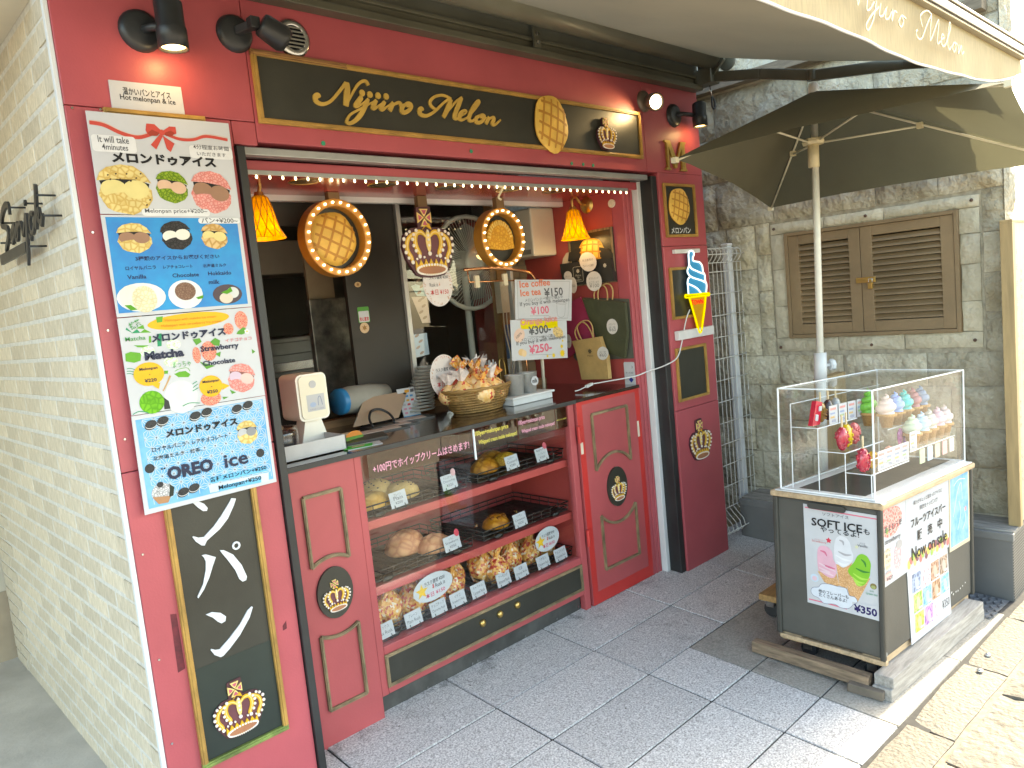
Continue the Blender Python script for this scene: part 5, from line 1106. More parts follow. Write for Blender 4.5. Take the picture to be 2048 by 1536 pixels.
BR_AP = crust('bread_pie', (0.94, 0.53, 0.06), (0.68, 0.30, 0.02), 80, .4, .6); BR_OR = crust('bread_glazed', (.80, .34, .04), (.52, .18, .01), 30, .4, .5)
CHIP = mat('choc_chip', (.05, .025, .015), .5)
def bread(x, y, z, rx, ry, rz, mt, label, kind='melon', rot=0.0):
    t = thing('bread', (x, y, z), label, 'bread', 'breads in the glass display')
    def fn(q):
        if q.z < 0: return Vector((q.x, q.y, q.z * .3))
        d = 0
        if kind == 'melon':
            a, c_ = q.x * math.cos(.5) + q.y * math.sin(.5), -q.x * math.sin(.5) + q.y * math.cos(.5)
            d = .07 * (max(0, math.cos(a * 9)) ** 6 + max(0, math.cos(c_ * 9)) ** 6)
        if kind == 'braid': d = .10 * max(0, math.cos(q.x * 14 + q.y * 4))
        k = 1 - d + .04 * noise.noise(q * 3 + Vector((x * 9, 0, 0))); return Vector((q.x * k, q.y * k, q.z * k))
    b = M(); b.ball((x, y, z + rz * .3), (rx, ry, rz), mt, 26, 14, fn); b.build('crust', t)
    if kind == 'chip':
        b = M()
        for i in range(24):
            a, r = random.uniform(0, 6.28), math.sqrt(random.random()) * .85; u, v = r * math.cos(a), r * math.sin(a); b.ball((x + u * rx, y + v * ry, z + rz * .3 + rz * math.sqrt(1 - r * r) * .99), (.005, .004, .003), CHIP, 6, 4)
        tag(b.build('chocolate_chips', t), kind='stuff')
    if kind == 'cinnamon':
        b = M()
        for i in range(9):
            a = i * .9; r = .25 + .06 * i; b.box(x + rx * r * math.cos(a) - .009, y + ry * r * math.sin(a) - .007, z + rz * 1.0, x + rx * r * math.cos(a) + .009, y + ry * r * math.sin(a) + .007, z + rz * (1.32 - r * r * .25), mat('caramel_bits', (.30, .11, .02), .3))
        tag(b.build('caramel_bits', t), kind='stuff')
zt = T1 + .009
bread(1.075, .36, zt, .085, .075, .075, BR_CH, 'round chocolate chip bun at the back of the upper left tray', 'chip')
bread(1.15, .285, zt, .085, .07, .06, BR_CH, 'flatter chocolate chip bun in front on the upper left tray', 'chip')
bread(.93, .33, zt, .065, .06, .055, BR_PL, 'small plain bun at the back left of the upper left tray', 'melon'); bread(.985, .26, zt, .088, .062, .058, BR_PL, 'plain scored melon bun at the front left of the upper left tray', 'melon')
bread(1.635, .29, zt, .078, .06, .058, BR_OR, 'round golden melon bun beside the price card, upper right tray', 'melon'); bread(1.80, .43, zt, .078, .055, .05, BR_OR, 'glazed bun at the back of the upper right tray', 'braid'); bread(1.80, .33, zt, .078, .05, .05, BR_AP, 'crimped apple pie in the middle of the upper right tray', 'braid')
bread(1.655, .275, T2 + .009, .072, .06, .05, BR_OR, 'bun with brown caramel squares on the middle right tray', 'cinnamon')
bread(1.19, .36, T2 + .009, .10, .075, .085, BR_ST, 'large pink orange bun at the back of the middle left tray', 'melon'); bread(1.28, .27, T2 + .009, .085, .065, .062, BR_ST, 'strawberry bun at the front of the middle left tray', 'melon')
def card(x, y, z, lines, label, w=.082, h=.062, bead=None, tilt=.05):
    t = thing('price_card', (x, y, z), label, 'price card', 'price cards in the bread display')
    pl = lambda u, v, q=0: (x + u, y - q + v * .25, z + v + u * tilt)
    b = M(); b.prism([(-w / 2, 0), (w / 2, 0), (w / 2, h), (-w / 2, h)], pl, 0, .0012, PAPER); b.build('card', t)
    b = M(); n = len(lines)
    for i, s_ in enumerate(lines):
        hh_ = h / (n + .8); wd_ = min(w * .8, len(s_) * hh_ * .55); b.text(s_, (-wd_ / 2, h - hh_ * (i + 1.05)), (wd_ / 2, h - hh_ * (i + .4)), pl, .0016, GK)
    b.build('lettering', t)
    if bead:
        b = M(); b.prism(ell(w * .38, h * 1.05, .013, .016, 12), pl, .0012, .003, ink(*bead)); b.build('fruit_sticker', t)
    b = M(); b.tube([(x - .025, y, z + .01), (x - .025, y - .008, z - .006), (x + .025, y - .008, z - .006), (x + .025, y, z + .01)], .0018, DKMETAL, 5); b.build('wire_clip', t)
cy = .178
card(1.065, cy, T1 + .012, ['プレーン', 'Plain', '¥200'], 'white price card for plain buns on the upper left tray'); card(1.335, cy, T1 + .02, ['チョコチップ', 'Chocochip', '¥220'], 'white price card with pink bear-shaped sticker between the two upper trays', bead=(.85, .5, .5))
card(1.715, cy, T1 + .024, ['カスタード', 'Custard', '¥280'], 'white price card beside the golden bun on the upper right tray'); card(1.915, cy, T1 + .02, ['Apple Pie', 'アップルパイ', '¥350'], 'white apple pie price card with pink round sticker on the upper right tray', bead=(.7, .12, .16))
card(1.73, cy, T2 + .012, ['シナモン', 'Cinnamon', '¥250'], 'white price card beside the caramel bun on the middle right tray'); card(1.315, cy, T2 + .022, ['いちご', 'Strawberry', '¥250'], 'white strawberry price card with red fruit sticker on the middle left tray', .09, bead=(.75, .06, .1))
for x, a, b_, lb in ((.925, 'ミックス', 'Mix Rusk', 'first'), (1.068, 'プレーン', 'Plain Rusk', 'second'), (1.20, 'チョコチップ', 'Chocochip Rusk', 'third'), (1.31, 'イチゴ', 'Strawberry Rusk', 'fourth'), (1.43, 'キャラメル', 'Caramel Rusk', 'fifth'), (1.585, 'アーモンド', 'Almond Rusk', 'sixth'), (1.70, '紅茶', 'Orange Rusk', 'seventh'), (1.85, 'シナモン', 'Cinnamon Rusk', 'eighth'), (1.975, 'チョコラスク', 'Chocolate Rusk', 'ninth')):
    card(x, cy - .004, T3 + .010, [a, b_], 'white rusk name card on the bottom tray, ' + lb + ' from the left', .085, .058)
RUSK = wrapper('rusk_wrapper', [(.80, .40, .09), (.84, .52, .22), (.50, .05, .03), (.80, .38, .08), (.82, .66, .46), (.74, .30, .07), (.80, .42, .12), (.62, .14, .06)], 95)
CLEARW = mat('clear_wrap', (.80, .70, .66), .08, spec=.9, var=.2, scale=40, bump=.6, bscale=40)
POLKA = wrapper('polka_wrapper', [(.88, .56, .24), (.86, .50, .17), (.88, .60, .30), (.60, .08, .05), (.84, .48, .16), (.88, .58, .26)], 62)
def bag(x, y, z, r, h, label, group, flare=.05, sq=.8, mt=None):
    mt = mt or RUSK; cr = .45 if mt is POLKA else 1.0
    t = thing('rusk_bag', (x, y, z), label, 'bag of rusks', group); sd_ = random.uniform(0, 50)
    b = M()
    def fn(q):
        k = 1 + .16 * cr * noise.noise(q * 2.2 + Vector((sd_, 0, 0))) + .13 * cr * noise.noise(q * 6 + Vector((0, sd_, 0))) + .06 * noise.noise(q * 14 + Vector((0, 0, sd_)))
        zz = q.z; pinch = 1 - .55 * max(0, zz - .25); return Vector((q.x * k * pinch, q.y * k * pinch, max(-.85, zz * k)))
    b.ball((x, y, z + h * .45), (r, r * sq, h * .53), mt, 20, 13, fn, mt is POLKA); b.build('bag_body', t)
    b = M(); n = 11; top = []
    zc = z + h * .90
    for i in range(n):
        a = 6.283 * i / n; k = 1 + .5 * noise.noise(Vector((i * 1.7, sd_, 0))); top.append((x + .010 * math.cos(a), y + .010 * math.sin(a), zc))
    for i in range(n):
        a = 6.283 * i / n; k = flare * (.7 + .6 * random.random()); top.append((x + k * math.cos(a) * (.8 if i % 2 else .45), y + k * math.sin(a) * (.8 if i % 2 else .45), zc + flare * random.uniform(.5, 1.25)))
    b.add(top, [(i, (i + 1) % n, n + (i + 1) % n, n + i) for i in range(n)], RUSK if random.random() < (.15 if mt is POLKA else .6) else CLEARW); b.build('gathered_top', t)
gp = 'bags of rusks in the glass display'
bs = [(.90, .26, .062, .13), (.945, .36, .07, .16), (1.01, .27, .068, .16), (1.08, .37, .07, .17), (1.12, .26, .068, .15), (1.20, .36, .07, .17), (1.235, .255, .06, .14), (1.32, .36, .06, .17), (1.35, .26, .06, .13), (1.42, .34, .055, .15),
      (1.56, .30, .07, .16), (1.60, .235, .06, .13), (1.655, .37, .065, .19), (1.72, .27, .06, .145), (1.79, .36, .065, .18), (1.855, .27, .06, .13), (1.91, .37, .065, .19), (1.98, .29, .055, .13)]
for i, (x, y, r, h) in enumerate(bs):
    side = 'left' if x < 1.48 else 'right'; k = i if side == 'left' else i - 10
    nth = ['first', 'second', 'third', 'fourth', 'fifth', 'sixth', 'seventh', 'eighth', 'ninth', 'tenth'][k]
    bag(x, y, T3 + .009, r, h * 1.05, f'orange wrapped rusk bag, {nth} from the left on the bottom {side} tray', gp, .055)
def oval_notice(c_, rx, rz, y, label, rot=.1):
    t = thing('price_oval', (c_[0], y, c_[1]), label, 'price notice', 'oval rusk price notices'); pl = FA(y)
    b = M(); b.prism(ell(*c_, rx, rz, 28, rot), pl, 0, .001, PAPER); b.build('paper_oval', t)
    R2 = lambda u, v: (c_[0] + u * math.cos(rot) - v * math.sin(rot), c_[1] + u * math.sin(rot) + v * math.cos(rot))
    b = M(); b.flat(star(*R2(-rx * .58, -.0), rz * .58), pl, .0014, ink(.92, .55, .04)); b.build('star_print', t)
    b = M(); sx = lambda s_, u0, v0, u1, v1, m_: b.text(s_, R2(u0 * rx - .0, v0 * rz), (R2(u0 * rx, v0 * rz)[0] + (u1 - u0) * rx, R2(u0 * rx, v0 * rz)[1] + (v1 - v0) * rz), pl, .0016, m_, .015, rot)
    sx('ラスク通常 ¥200', -.42, .28, .62, .62, GK); sx('Rusk is', .10, -.12, .60, .18, GK); b.flat([R2(u * rx, v * rz) for u, v in ((-.03, .2), (.03, .2), (.03, -.02), (.07, -.02), (0, -.14), (-.07, -.02), (-.03, -.02))], pl, .0016, ink(.8, .12, .1)); sx('本日 ¥150', -.45, -.62, .55, -.26, ink(.72, .08, .16))
    b.build('lettering', t)
oval_notice((1.165, .432), .105, .058, .152, 'white oval rusk price notice with yellow star stuck on the lower left glass', .06)
oval_notice((1.865, .435), .083, .058, .152, 'white oval rusk price notice with yellow star stuck on the lower right glass', .06)
PSC = 1.0

# ================================================================== things at the serving opening
# LED strip along the top of the opening
led = thing('led_strip', (1.6, .10, 2.115), 'grey rail with a row of small warm LEDs along the top of the opening', 'light strip')
b = M(); b.box(.518, .078, 2.100, 2.63, .0842, 2.1155, GREYRAIL); b.build('rail', led, .001)
LEDM = glow('led_warm', (1.0, .80, .50), 1.6)
n_led = 44
for i in range(n_led):
    b = M(); x = .532 + 2.085 * i / (n_led - 1); b.ball((x, .081, 2.093), (.0045, .0045, .0065), LEDM, 6, 4); b.build('led', led)
for i, px in enumerate((.854, 1.207, 1.557, 1.922, 2.244)):
    t = thing('ceiling_downlight', (px, .25, 2.118), 'unlit brass rimmed recessed downlight in the display ceiling, ' + ['first', 'second', 'third', 'fourth', 'fifth'][i] + ' from the left', 'downlight', 'recessed downlights over the counter')
    b = M(); b.lathe([(.052, -.001), (.058, -.004), (.06, .0)], (px, .25, 2.118), (0, 0, 1), BRASS, 20); b.build('rim', t)
    b = M(); b.disc((px, .25, 2.1165), (0, 0, 1), .052, mat('downlight_glass', (.25, .19, .10), .2, metal=.5), 20); b.build('lens', t)
b = M(); b.tube(catmull([(1.70, .09, 2.10), (1.735, .088, 2.095), (1.72, .088, 2.07), (1.705, .088, 2.05), (1.72, .088, 2.04)], 4), .005, mat('pale_hook', (.7, .6, .4), .4), 6); tag(b.build('clip_hook'), 'small pale clip hook hanging on the LED rail', 'hook')
# ring signs on posts from the ceiling
RINGM = mat('ring_orange', (.50, .22, .035), .42, var=.12, scale=6); PIE = crust('pie_relief', (.88, .48, .06), (.70, .30, .03), 55, .45, .8)
def ring_sign(cx, cz, rx, rz, kind, label):
    y = .455; t = thing('bulb_ring_sign', (cx, y, cz), label, 'hanging sign', 'bulb ring signs over the counter')
    po, pi = ell(cx, cz, rx, rz, 40), ell(cx, cz, rx * .80, rz * .80, 40)
    b = M(); b.ringp(po, pi, FA(y + .04), 0, .062, RINGM); b.build('ring', t, .003)
    b = M(); b.prism(ell(cx, cz, rx * .805, rz * .805, 36), FA(y + .04), .0, .012, BLACKB); b.build('back_board', t)
    b = M(); b.box(cx - .027, y - .02, cz + rz - .01, cx + .027, y + .01, 2.117, mat('brown_hanger', (.20, .12, .05), .5)); b.build('hanger', t, .002)
    nb = 24 if kind == 'bun' else 22
    for i in range(nb):
        a = 2 * math.pi * i / nb + .1; b = M(); x, z = cx + rx * .90 * math.cos(a), cz + rz * .90 * math.sin(a)
        b.ball((x, y - .027, z), (.0048, .008, .0048), glow('ring_bulb', (1.0, .86, .62), 1.7), 6, 4); b.build('bulb', t)
    if kind == 'bun': bun_relief(t, cx - .005, cz, rx * .70, rz * .70, FA(y + .022), .03, .0, -.3)
    else:
        b = M(); P = [(-.62, -.34), (-.66, -.1)] + [(math.cos(R_(180 - a)) * .64 * (1 + .03 * (k % 2)), -.08 + math.sin(R_(180 - a)) * .72 * (1 + .03 * (k % 2))) for k, a in enumerate(range(0, 181, 9))] + [(.66, -.36), (.2, -.42), (-.3, -.38)]
        b.prism([(cx + u * rx * .95, cz + v * rz * .95) for u, v in P], FA(y + .028), 0, .022, PIE); b.build('pie_cutout', t, .004)
        b = M()
        for k, a in enumerate(range(12, 170, 11)):
            ca, sa_ = math.cos(R_(180 - a)), math.sin(R_(180 - a)); b.stroke([(cx + rx * .95 * ca * .48, cz + rz * .95 * (-.08 + sa_ * .55)), (cx + rx * .95 * ca * .62, cz + rz * .95 * (-.08 + sa_ * .70))], [.008, .008], FA(y + .028), .022, .026, BUNH, 2)
        b.build('crimped_edge', t)
ring_sign(1.090, 1.928, .160, .162, 'bun', 'orange oval bulb ring sign framing a melon bun, hanging left of the crown')
ring_sign(2.043, 1.914, .150, .150, 'pie', 'orange oval bulb ring sign framing an apple pie, hanging right of the crown')
t = thing('hanging_crown_sign', (1.565, .455, 1.93), 'large cut-out crown sign hanging in the middle of the opening', 'hanging sign')
crown(t, 1.565, 1.895, .285, FA(.46), True, .016)
b = M(); b.box(1.545, .462, 2.0, 1.60, .49, 2.117, mat('brown_hanger', (.2, .12, .05))); b.build('hanger', t, .002)
def rusk_oval(cx, cz, y, label, rx=.088, rz=.105):
    t = thing('price_oval', (cx, y, cz), label, 'price notice', 'oval rusk price notices'); pl = FA(y)
    b = M(); b.prism(ell(cx, cz, rx, rz, 30), pl, 0, .0015, ink(.82, .74, .70)); b.build('paper_oval', t)
    b = M()
    for i in range(70):
        a = random.uniform(0, 6.283); k = random.uniform(.80, .95); b.flat(ell(cx + rx * k * math.cos(a), cz + rz * k * math.sin(a), .0035, .0022, 6, a), pl, .0020, ink(.62, .30, .16) if i % 2 else ink(.7, .45, .35))
    b.build('border_print', t)
    b = M(); b.text('ラスク通常 ¥200', (cx - rx * .58, cz + rz * .22), (cx + rx * .72, cz + rz * .40), pl, .0022, GK, .015); b.text('Rusk is', (cx - rx * .58, cz - rz * .10), (cx - rx * .02, cz + rz * .08), pl, .0022, GK); b.text('↓', (cx + rx * .05, cz - rz * .1), (cx + rx * .13, cz + rz * .1), pl, .0022, ink(.8, .2, .05), .02); b.text('本日 ¥150', (cx - rx * .58, cz - rz * .48), (cx + rx * .66, cz - rz * .22), pl, .0022, ink(.65, .08, .08), .015); b.build('lettering', t)
rusk_oval(1.605, 1.705, .455, 'pale oval rusk price notice hanging under the crown sign')
rusk_oval(1.62, 1.265, .50, 'pale oval rusk price notice leaning behind the rusk basket')
# bell-shaped amber wall lamps
AMB = mat('amber_glass', (.78, .38, .02), .25, emit=.05, trans=.45, var=.2, scale=40)
def amber(px, py, pz, dx, label, wall):
    t = thing('amber_wall_lamp', (px, py, pz), label, 'lamp', 'amber glass wall lamps')
    b = M(); b.lathe([(.0001, -.016), (.03, -.014), (.042, -.006), (.046, 0)], (wall, py, pz + .11), (dx * -1.0, 0, 0), BRASS, 20); b.build('wall_plate', t)
    b = M(); b.tube(catmull([(wall + dx * .01, py, pz + .11), (wall + dx * .05, py, pz + .12), (wall + dx * .085, py, pz + .15), (px, py, pz + .14), (px, py, pz + .095)], 4), .007, BRASS, 7); b.lathe([(.016, .10), (.022, .075)], (px, py, pz), (0, 0, 1), BRASS, 14); b.build('swan_arm', t)
    b = M(); prof = [(.020, .085), (.032, .075), (.042, .04), (.050, .0), (.062, -.04), (.080, -.075)]; b.lathe(prof, (px, py, pz), (0, 0, 1), AMB, 20); b.build('shade', t)
    b = M()
    for k in range(12):
        for sgn in (1, -1): b.tube([(px + (r + .001) * math.cos(k * .5236 + sgn * i * .2), py + (r + .001) * math.sin(k * .5236 + sgn * i * .2), pz + h) for i, (r, h) in enumerate(prof)], .0016, mat('amber_ribs', (.34, .12, .006), .3, emit=.05), 4)
    b.build('lattice_ribs', t)
    b = M(); b.ball((px, py, pz - .02), (.020, .020, .028), glow('lamp_bulb', (1, .72, .30), 2.5), 10, 6); b.build('bulb', t)
    point('lamp_light', (px, py, pz - .07), .16, (1, .62, .25), .03, t)
amber(2.515, .37, 1.965, -1, 'lit amber bell glass lamp on the red inner wall above the paper bags', 2.632)
amber((0.704,1.988)[0], .33, (0.704,1.988)[1], 1, 'lit amber bell glass lamp at the left end of the opening', .505)

# right inner wall: framed bun picture, paper bags, boxes, stickers
XR = XA(2.632)
t = thing('framed_bun_picture', (2.632, .36, 1.79), 'black framed melon bun picture on the red inner wall behind the gift box', 'picture')
pq = [(0.509,1.919),(0.222,1.919),(0.224,1.644),(0.53,1.642)]
b = M(); b.prism([(.20, 1.64), (.52, 1.64), (.52, 1.935), (.20, 1.935)], XR, .0, .008, BLACKB); b.build('board', t)
b = M()
for p in ((.20, 1.64, .212, 1.935), (.508, 1.64, .52, 1.935), (.212, 1.64, .508, 1.652), (.212, 1.923, .508, 1.935)): b.box(2.618, p[0], p[1], 2.6245, p[2], p[3], GOLDW)
b.build('moulding', t); bun_relief(t, .36, 1.80, .10, .095, XR, .012, .0085, .2)
BOXB = mat('black_carton', (.03, .028, .024), .4, var=.15); BOXC = mat('carton_inside', (.62, .52, .38), .7)
t = thing('gift_box', (2.60, .37, 1.65), 'black carry carton with white crest print fixed on the red inner wall', 'box')
b = M(); b.prism([(0.58,1.775),(0.206,1.772),(0.196,1.645),(0.568,1.647)], XA(2.60), -.028, .0, BOXB); b.build('carton_body', t, .002)
b = M(); b.prism([(0.527,1.785),(0.516,1.83),(0.468,1.848),(0.386,1.849),(0.291,1.837),(0.231,1.82),(0.205,1.794),(0.206,1.772),(0.314,1.774)], XA(2.60), -.020, -.014, BOXB); b.prism([(0.58,1.775),(0.57,1.805),(0.541,1.833),(0.501,1.838),(0.523,1.809),(0.529,1.774)], XA(2.60), -.024, -.021, BOXC); b.build('carry_flap', t)
b = M(); WLN = ink(.55, .52, .42); c0 = (0.447,1.705); b.ringp(rrect(c0[0] - .036, c0[1] - .043, c0[0] + .036, c0[1] + .043, .01), rrect(c0[0] - .034, c0[1] - .041, c0[0] + .034, c0[1] + .041, .009), XA(2.60), .0008, .0012, WLN)
b.text('Melon', (c0[0] + .020, c0[1] - .012), (c0[0] - .020, c0[1] + .0), XA(2.60), .001, WLN); b.text('de', (c0[0] + .008, c0[1] - .022), (c0[0] - .008, c0[1] - .014), XA(2.60), .001, WLN); b.text('melon', (c0[0] + .020, c0[1] - .036), (c0[0] - .020, c0[1] - .025), XA(2.60), .001, WLN)
for q in (c0, ((0.251,1.716))): b.flat(star(q[0], q[1] + .018, .013, .7, 7), XA(2.60), .0011, WLN)
b.build('crest_print', t)
def tag_oval(c_, rx, rz, lines, label, x=2.585, rot=0.0, parent=None):
    t = thing('note_tag', (x, c_[0], c_[1]), label, 'price tag', 'handwritten note tags on the inner wall'); pl = XA(x)
    b = M(); b.prism(ell(*c_, rx, rz, 18, rot), pl, 0, .001, ink(.78, .74, .68)); b.build('paper_tag', t)
    b = M(); n = len(lines)
    for i, s_ in enumerate(lines): z = c_[1] + rz * (.5 - 1.0 * (i + .5) / n * 1.2); b.text(s_, (c_[0] + rx * .62, z - rz * .13), (c_[0] - rx * .62, z + rz * .13), pl, .0014, ink(.25, .24, .22))
    b.build('handwriting', t)
tag_oval((0.353,1.765), .062, .052, ['お土産用の', 'プレゼントに最適!'], 'tilted oval note tag across the front of the black gift carton', 2.582, .35)
tag_oval((0.512,1.703), .03, .026, ['メロンパン'], 'small oval note tag at the lower left of the gift carton'); tag_oval((0.479,1.647), .028, .045, ['¥50'], 'oval note tag half hidden behind the ice coffee notice')
tag_oval((0.32,1.656), .055, .054, ['ギフトバッグ', 'もございます', '¥100'], 'round note tag below the right half of the gift carton', 2.58)
def paper_bag(poly, x, dep, m_, label, handles=(), fold=None, cat='paper bag'):
    t = thing('paper_bag', (x, sum(p[0] for p in poly) / len(poly), sum(p[1] for p in poly) / len(poly)), label, cat, 'paper carrier bags on the inner wall'); pl = XA(x)
    b = M(); b.prism(poly, pl, 0, dep, m_); b.build('bag_body', t, .002)
    if fold:
        b = M()
        for f in fold: b.stroke(f, [.003] * len(f), pl, dep + .0005, dep + .0012, m_, 2)
        b.build('fold_creases', t)
    for h in handles:
        b = M(); b.tube([pl(p.x, p.y, dep * .5 + .002) for p in catmull([(q[0], q[1], 0) for q in h], 4)], .0042, mat('kraft_cord', (.52, .33, .13), .7), 6); b.build('handle', t)
    return t
DKG = mat('dark_green_paper', (.060, .065, .030), .5, var=.15, scale=12, bump=.2, bscale=20); KRAFT = mat('kraft_paper', (.50, .32, .12), .6, var=.1, scale=14, bump=.2, bscale=20); MAG = mat('magenta_paper', (.38, .035, .10), .5, var=.1, scale=10); GRYP = mat('grey_green_card', (.11, .11, .085), .6)
paper_bag([(0.564,1.235),(0.545,1.215),(0.13,1.222),(0.13,1.543),(0.444,1.573)], 2.630, .003, GRYP, 'flat grey green paper sheet behind the dark green bag', cat='paper sheet')
paper_bag([(0.613,1.224),(0.364,1.345),(0.413,1.478),(0.453,1.579),(0.529,1.555),(0.577,1.52)], 2.618, .010, MAG, 'magenta flat paper bag leaning behind the drinks notices')
paper_bag([(0.422,1.57),(0.156,1.533),(0.129,1.525),(0.128,1.374),(0.16,1.229),(0.323,1.272),(0.359,1.384)], 2.606, .022, DKG, 'dark green paper carrier bag with cord handles', [[(0.339,1.555),(0.337,1.591),(0.308,1.622),(0.296,1.619)], [(0.312,1.55),(0.311,1.589),(0.296,1.619),(0.272,1.629),(0.251,1.609),(0.245,1.572),(0.251,1.54)], [(0.276,1.629),(0.244,1.635),(0.218,1.624),(0.206,1.593),(0.214,1.546)]], [[(0.359,1.384),(0.254,1.331),(0.14,1.327)]])
paper_bag([(0.488,1.336),(0.285,1.354),(0.271,1.305),(0.247,1.243),(0.245,1.12),(0.439,1.117),(0.453,1.209),(0.47,1.291)], 2.57, .03, KRAFT, 'small kraft paper bag with crown stamp and cord handles, in front of the green bag', [[(0.452,1.338),(0.469,1.373),(0.456,1.41),(0.416,1.439),(0.384,1.428),(0.356,1.393),(0.339,1.349)], [(0.423,1.34),(0.443,1.378),(0.447,1.416),(0.407,1.442),(0.363,1.443),(0.338,1.411),(0.338,1.346)]], [[(0.453,1.225),(0.352,1.223),(0.245,1.228)]])
tag_oval((0.222,1.403), .038, .042, ['メロンパン', '大袋一つ無料', '¥60'], 'oval note tag on the dark green paper bag', 2.582); tag_oval((0.267,1.263), .04, .036, ['小袋一つ無料', '¥60'], 'tilted oval note tag on the kraft paper bag', 2.538, -.4); tag_oval((0.566,1.332), .022, .04, ['無料'], 'oval note tag peeking out right of the orange juice notice', 2.60)
b = M(); c0 = (0.358,1.276); 
b.flat(star(c0[0], c0[1], .016, .6, 7), XA(2.538), .0006, ink(.12, .09, .05)); b.text('Melon', (c0[0] + .02, c0[1] - .03), (c0[0] - .02, c0[1] - .021), XA(2.538), .0006, ink(.12, .09, .05)); tag(b.build('crown_stamp', None), 'small dark stamp printed on the kraft paper bag', 'print')
t = thing('wall_button', (2.632, .22, 2.05), 'small cream round button on the upper red inner wall', 'button'); b = M(); b.cyl((2.631, .19, 2.055), (-1, 0, 0), .022, .012, mat('cream_plastic', (.75, .66, .5), .4), 18); b.build('cap', t, .002)
t = thing('payment_sticker', (2.632, .16, 1.19), 'white contactless payment sticker low on the red inner wall', 'sticker'); pl = XA(2.6315)
p0 = (0.168,1.137); b = M(); b.prism(rrect(p0[0] - .036, p0[1] - .065, p0[0] + .036, p0[1] + .065, .008), pl, 0, .0015, PAPER); b.build('label', t)
b = M(); b.flat(star(p0[0] - .008, p0[1] - .032, .016, .7, 4), pl, .002, ink(.03, .05, .32)); b.stroke([(p0[0] - .018, p0[1] + .045), (p0[0] - .022, p0[1] + .038), (p0[0] - .018, p0[1] + .03)], [.003] * 3, pl, .002, .002, GK); b.text('タッチ決済', (p0[0] + .026, p0[1] + .0), (p0[0] - .026, p0[1] + .012), pl, .002, GK); b.build('print', t)

# glass partition, fan, black panel, kitchen behind
pw = thing('glass_partition', (2.1, .76, 1.6), 'sliding glass partition in slim pale frame behind the counter', 'partition')
FRM = mat('pale_frame', (.55, .53, .48), .4, metal=.3)
b = M(); b.box(1.62, .745, 1.116, 1.645, .775, 2.46, FRM); b.box(2.36, .745, 1.116, 2.382, .775, 2.46, FRM); b.box(1.645, .747, 2.13, 2.36, .773, 2.15, FRM); b.build('frame', pw, .002)
b = M(); b.box(1.646, .757, 1.116, 2.36, .760, 2.13, GLASS); b.build('glass_pane', pw)
t = thing('black_partition_panel', (1.45, .78, 1.6), 'tall matt black panel between the kitchen opening and the glass partition', 'panel'); b = M(); b.box(1.30, .765, 1.0, 1.619, .79, 2.46, mat('matt_black_panel', (.034, .028, .02), .6)); b.build('panel', t)
b = M(); b.box(.40, .60, 2.0, 1.30, .62, 2.46, DKW); tag(b.build('dark_bulkhead'), 'dark bulkhead across the top of the kitchen opening', 'panel')
for c_, r, m1, lab in (((1.363,1.743), .018, ink(.75, .5, .25), 'small oval cookie sticker high on the black panel'), ((1.372,1.534), .026, ink(.72, .50, .30), 'round brown sticker lower on the black panel')):
    t = thing('round_sticker', (c_[0], .763, c_[1]), lab, 'sticker', 'stickers on the black panel'); b = M(); b.prism(ell(*c_, r, r if r > .02 else r * .7, 18), FA(.764), 0, .001, m1); b.build('label', t)
    b = M(); b.flat(star(*c_, r * .6, .5, 6), FA(.764), .0014, ink(.35, .18, .06)); b.build('print', t)
c_ = (1.376,1.597); t = thing('square_sticker', (c_[0], .763, c_[1]), 'green and white square safety sticker with red characters on the black panel', 'sticker', 'stickers on the black panel')
b = M(); b.prism(rrect(c_[0] - .032, c_[1] - .038, c_[0] + .032, c_[1] + .038, .006), FA(.764), 0, .001, ink(.10, .35, .06)); b.flat(rrect(c_[0] - .029, c_[1] - .035, c_[0] + .029, c_[1] + .018, .004), FA(.764), .0014, PAPER); b.text('安心宣言', (c_[0] - .026, c_[1] - .03), (c_[0] + .026, c_[1] - .002), FA(.764), .0018, ink(.65, .04, .04), .03); b.build('label', t)
# fan
fc = (2.316,1.841); FANW = mat('fan_white', (.78, .78, .70), .4)
t = thing('electric_fan', (fc[0], 1.05, fc[1]), 'white round electric fan seen through the glass partition', 'fan')
fr_ = .27
b = M(); b.tube([(fc[0] + fr_ * math.cos(a * .2618), 1.03, fc[1] + fr_ * math.sin(a * .2618)) for a in range(24)], .014, FANW, 6, True); b.build('rim', t)
b = M()
for k in range(72):
    a = k * math.pi / 36; b.tube([(fc[0] + r * math.cos(a + .25 * (1 - r / fr_)), 1.03 - .05 * (1 - (r / fr_) ** 2), fc[1] + r * math.sin(a + .25 * (1 - r / fr_))) for r in (.07, .14, .21, fr_)], .0016, FANW, 3, False, False)
b.build('grille', t)
b = M(); b.ball((fc[0], .99, fc[1]), (.075, .03, .075), FANW, 18, 8); b.build('hub_cap', t)
b = M()
for k in range(5):
    a = k * 1.2566; b.add([(fc[0] + .05 * math.cos(a), 1.05, fc[1] + .05 * math.sin(a)), (fc[0] + .22 * math.cos(a - .3), 1.04, fc[1] + .22 * math.sin(a - .3)), (fc[0] + .24 * math.cos(a + .2), 1.07, fc[1] + .24 * math.sin(a + .2)), (fc[0] + .2 * math.cos(a + .55), 1.08, fc[1] + .2 * math.sin(a + .55))], [(0, 1, 2, 3)], mat('fan_blade', (.35, .36, .34), .3))
b.build('blades', t); b = M(); b.tube([(fc[0], 1.09, fc[1]), (fc[0] + .02, 1.12, .4)], .02, FANW, 8); b.ball((fc[0], 1.10, fc[1]), (.08, .07, .08), FANW, 12, 8); b.build('motor_stand', t)
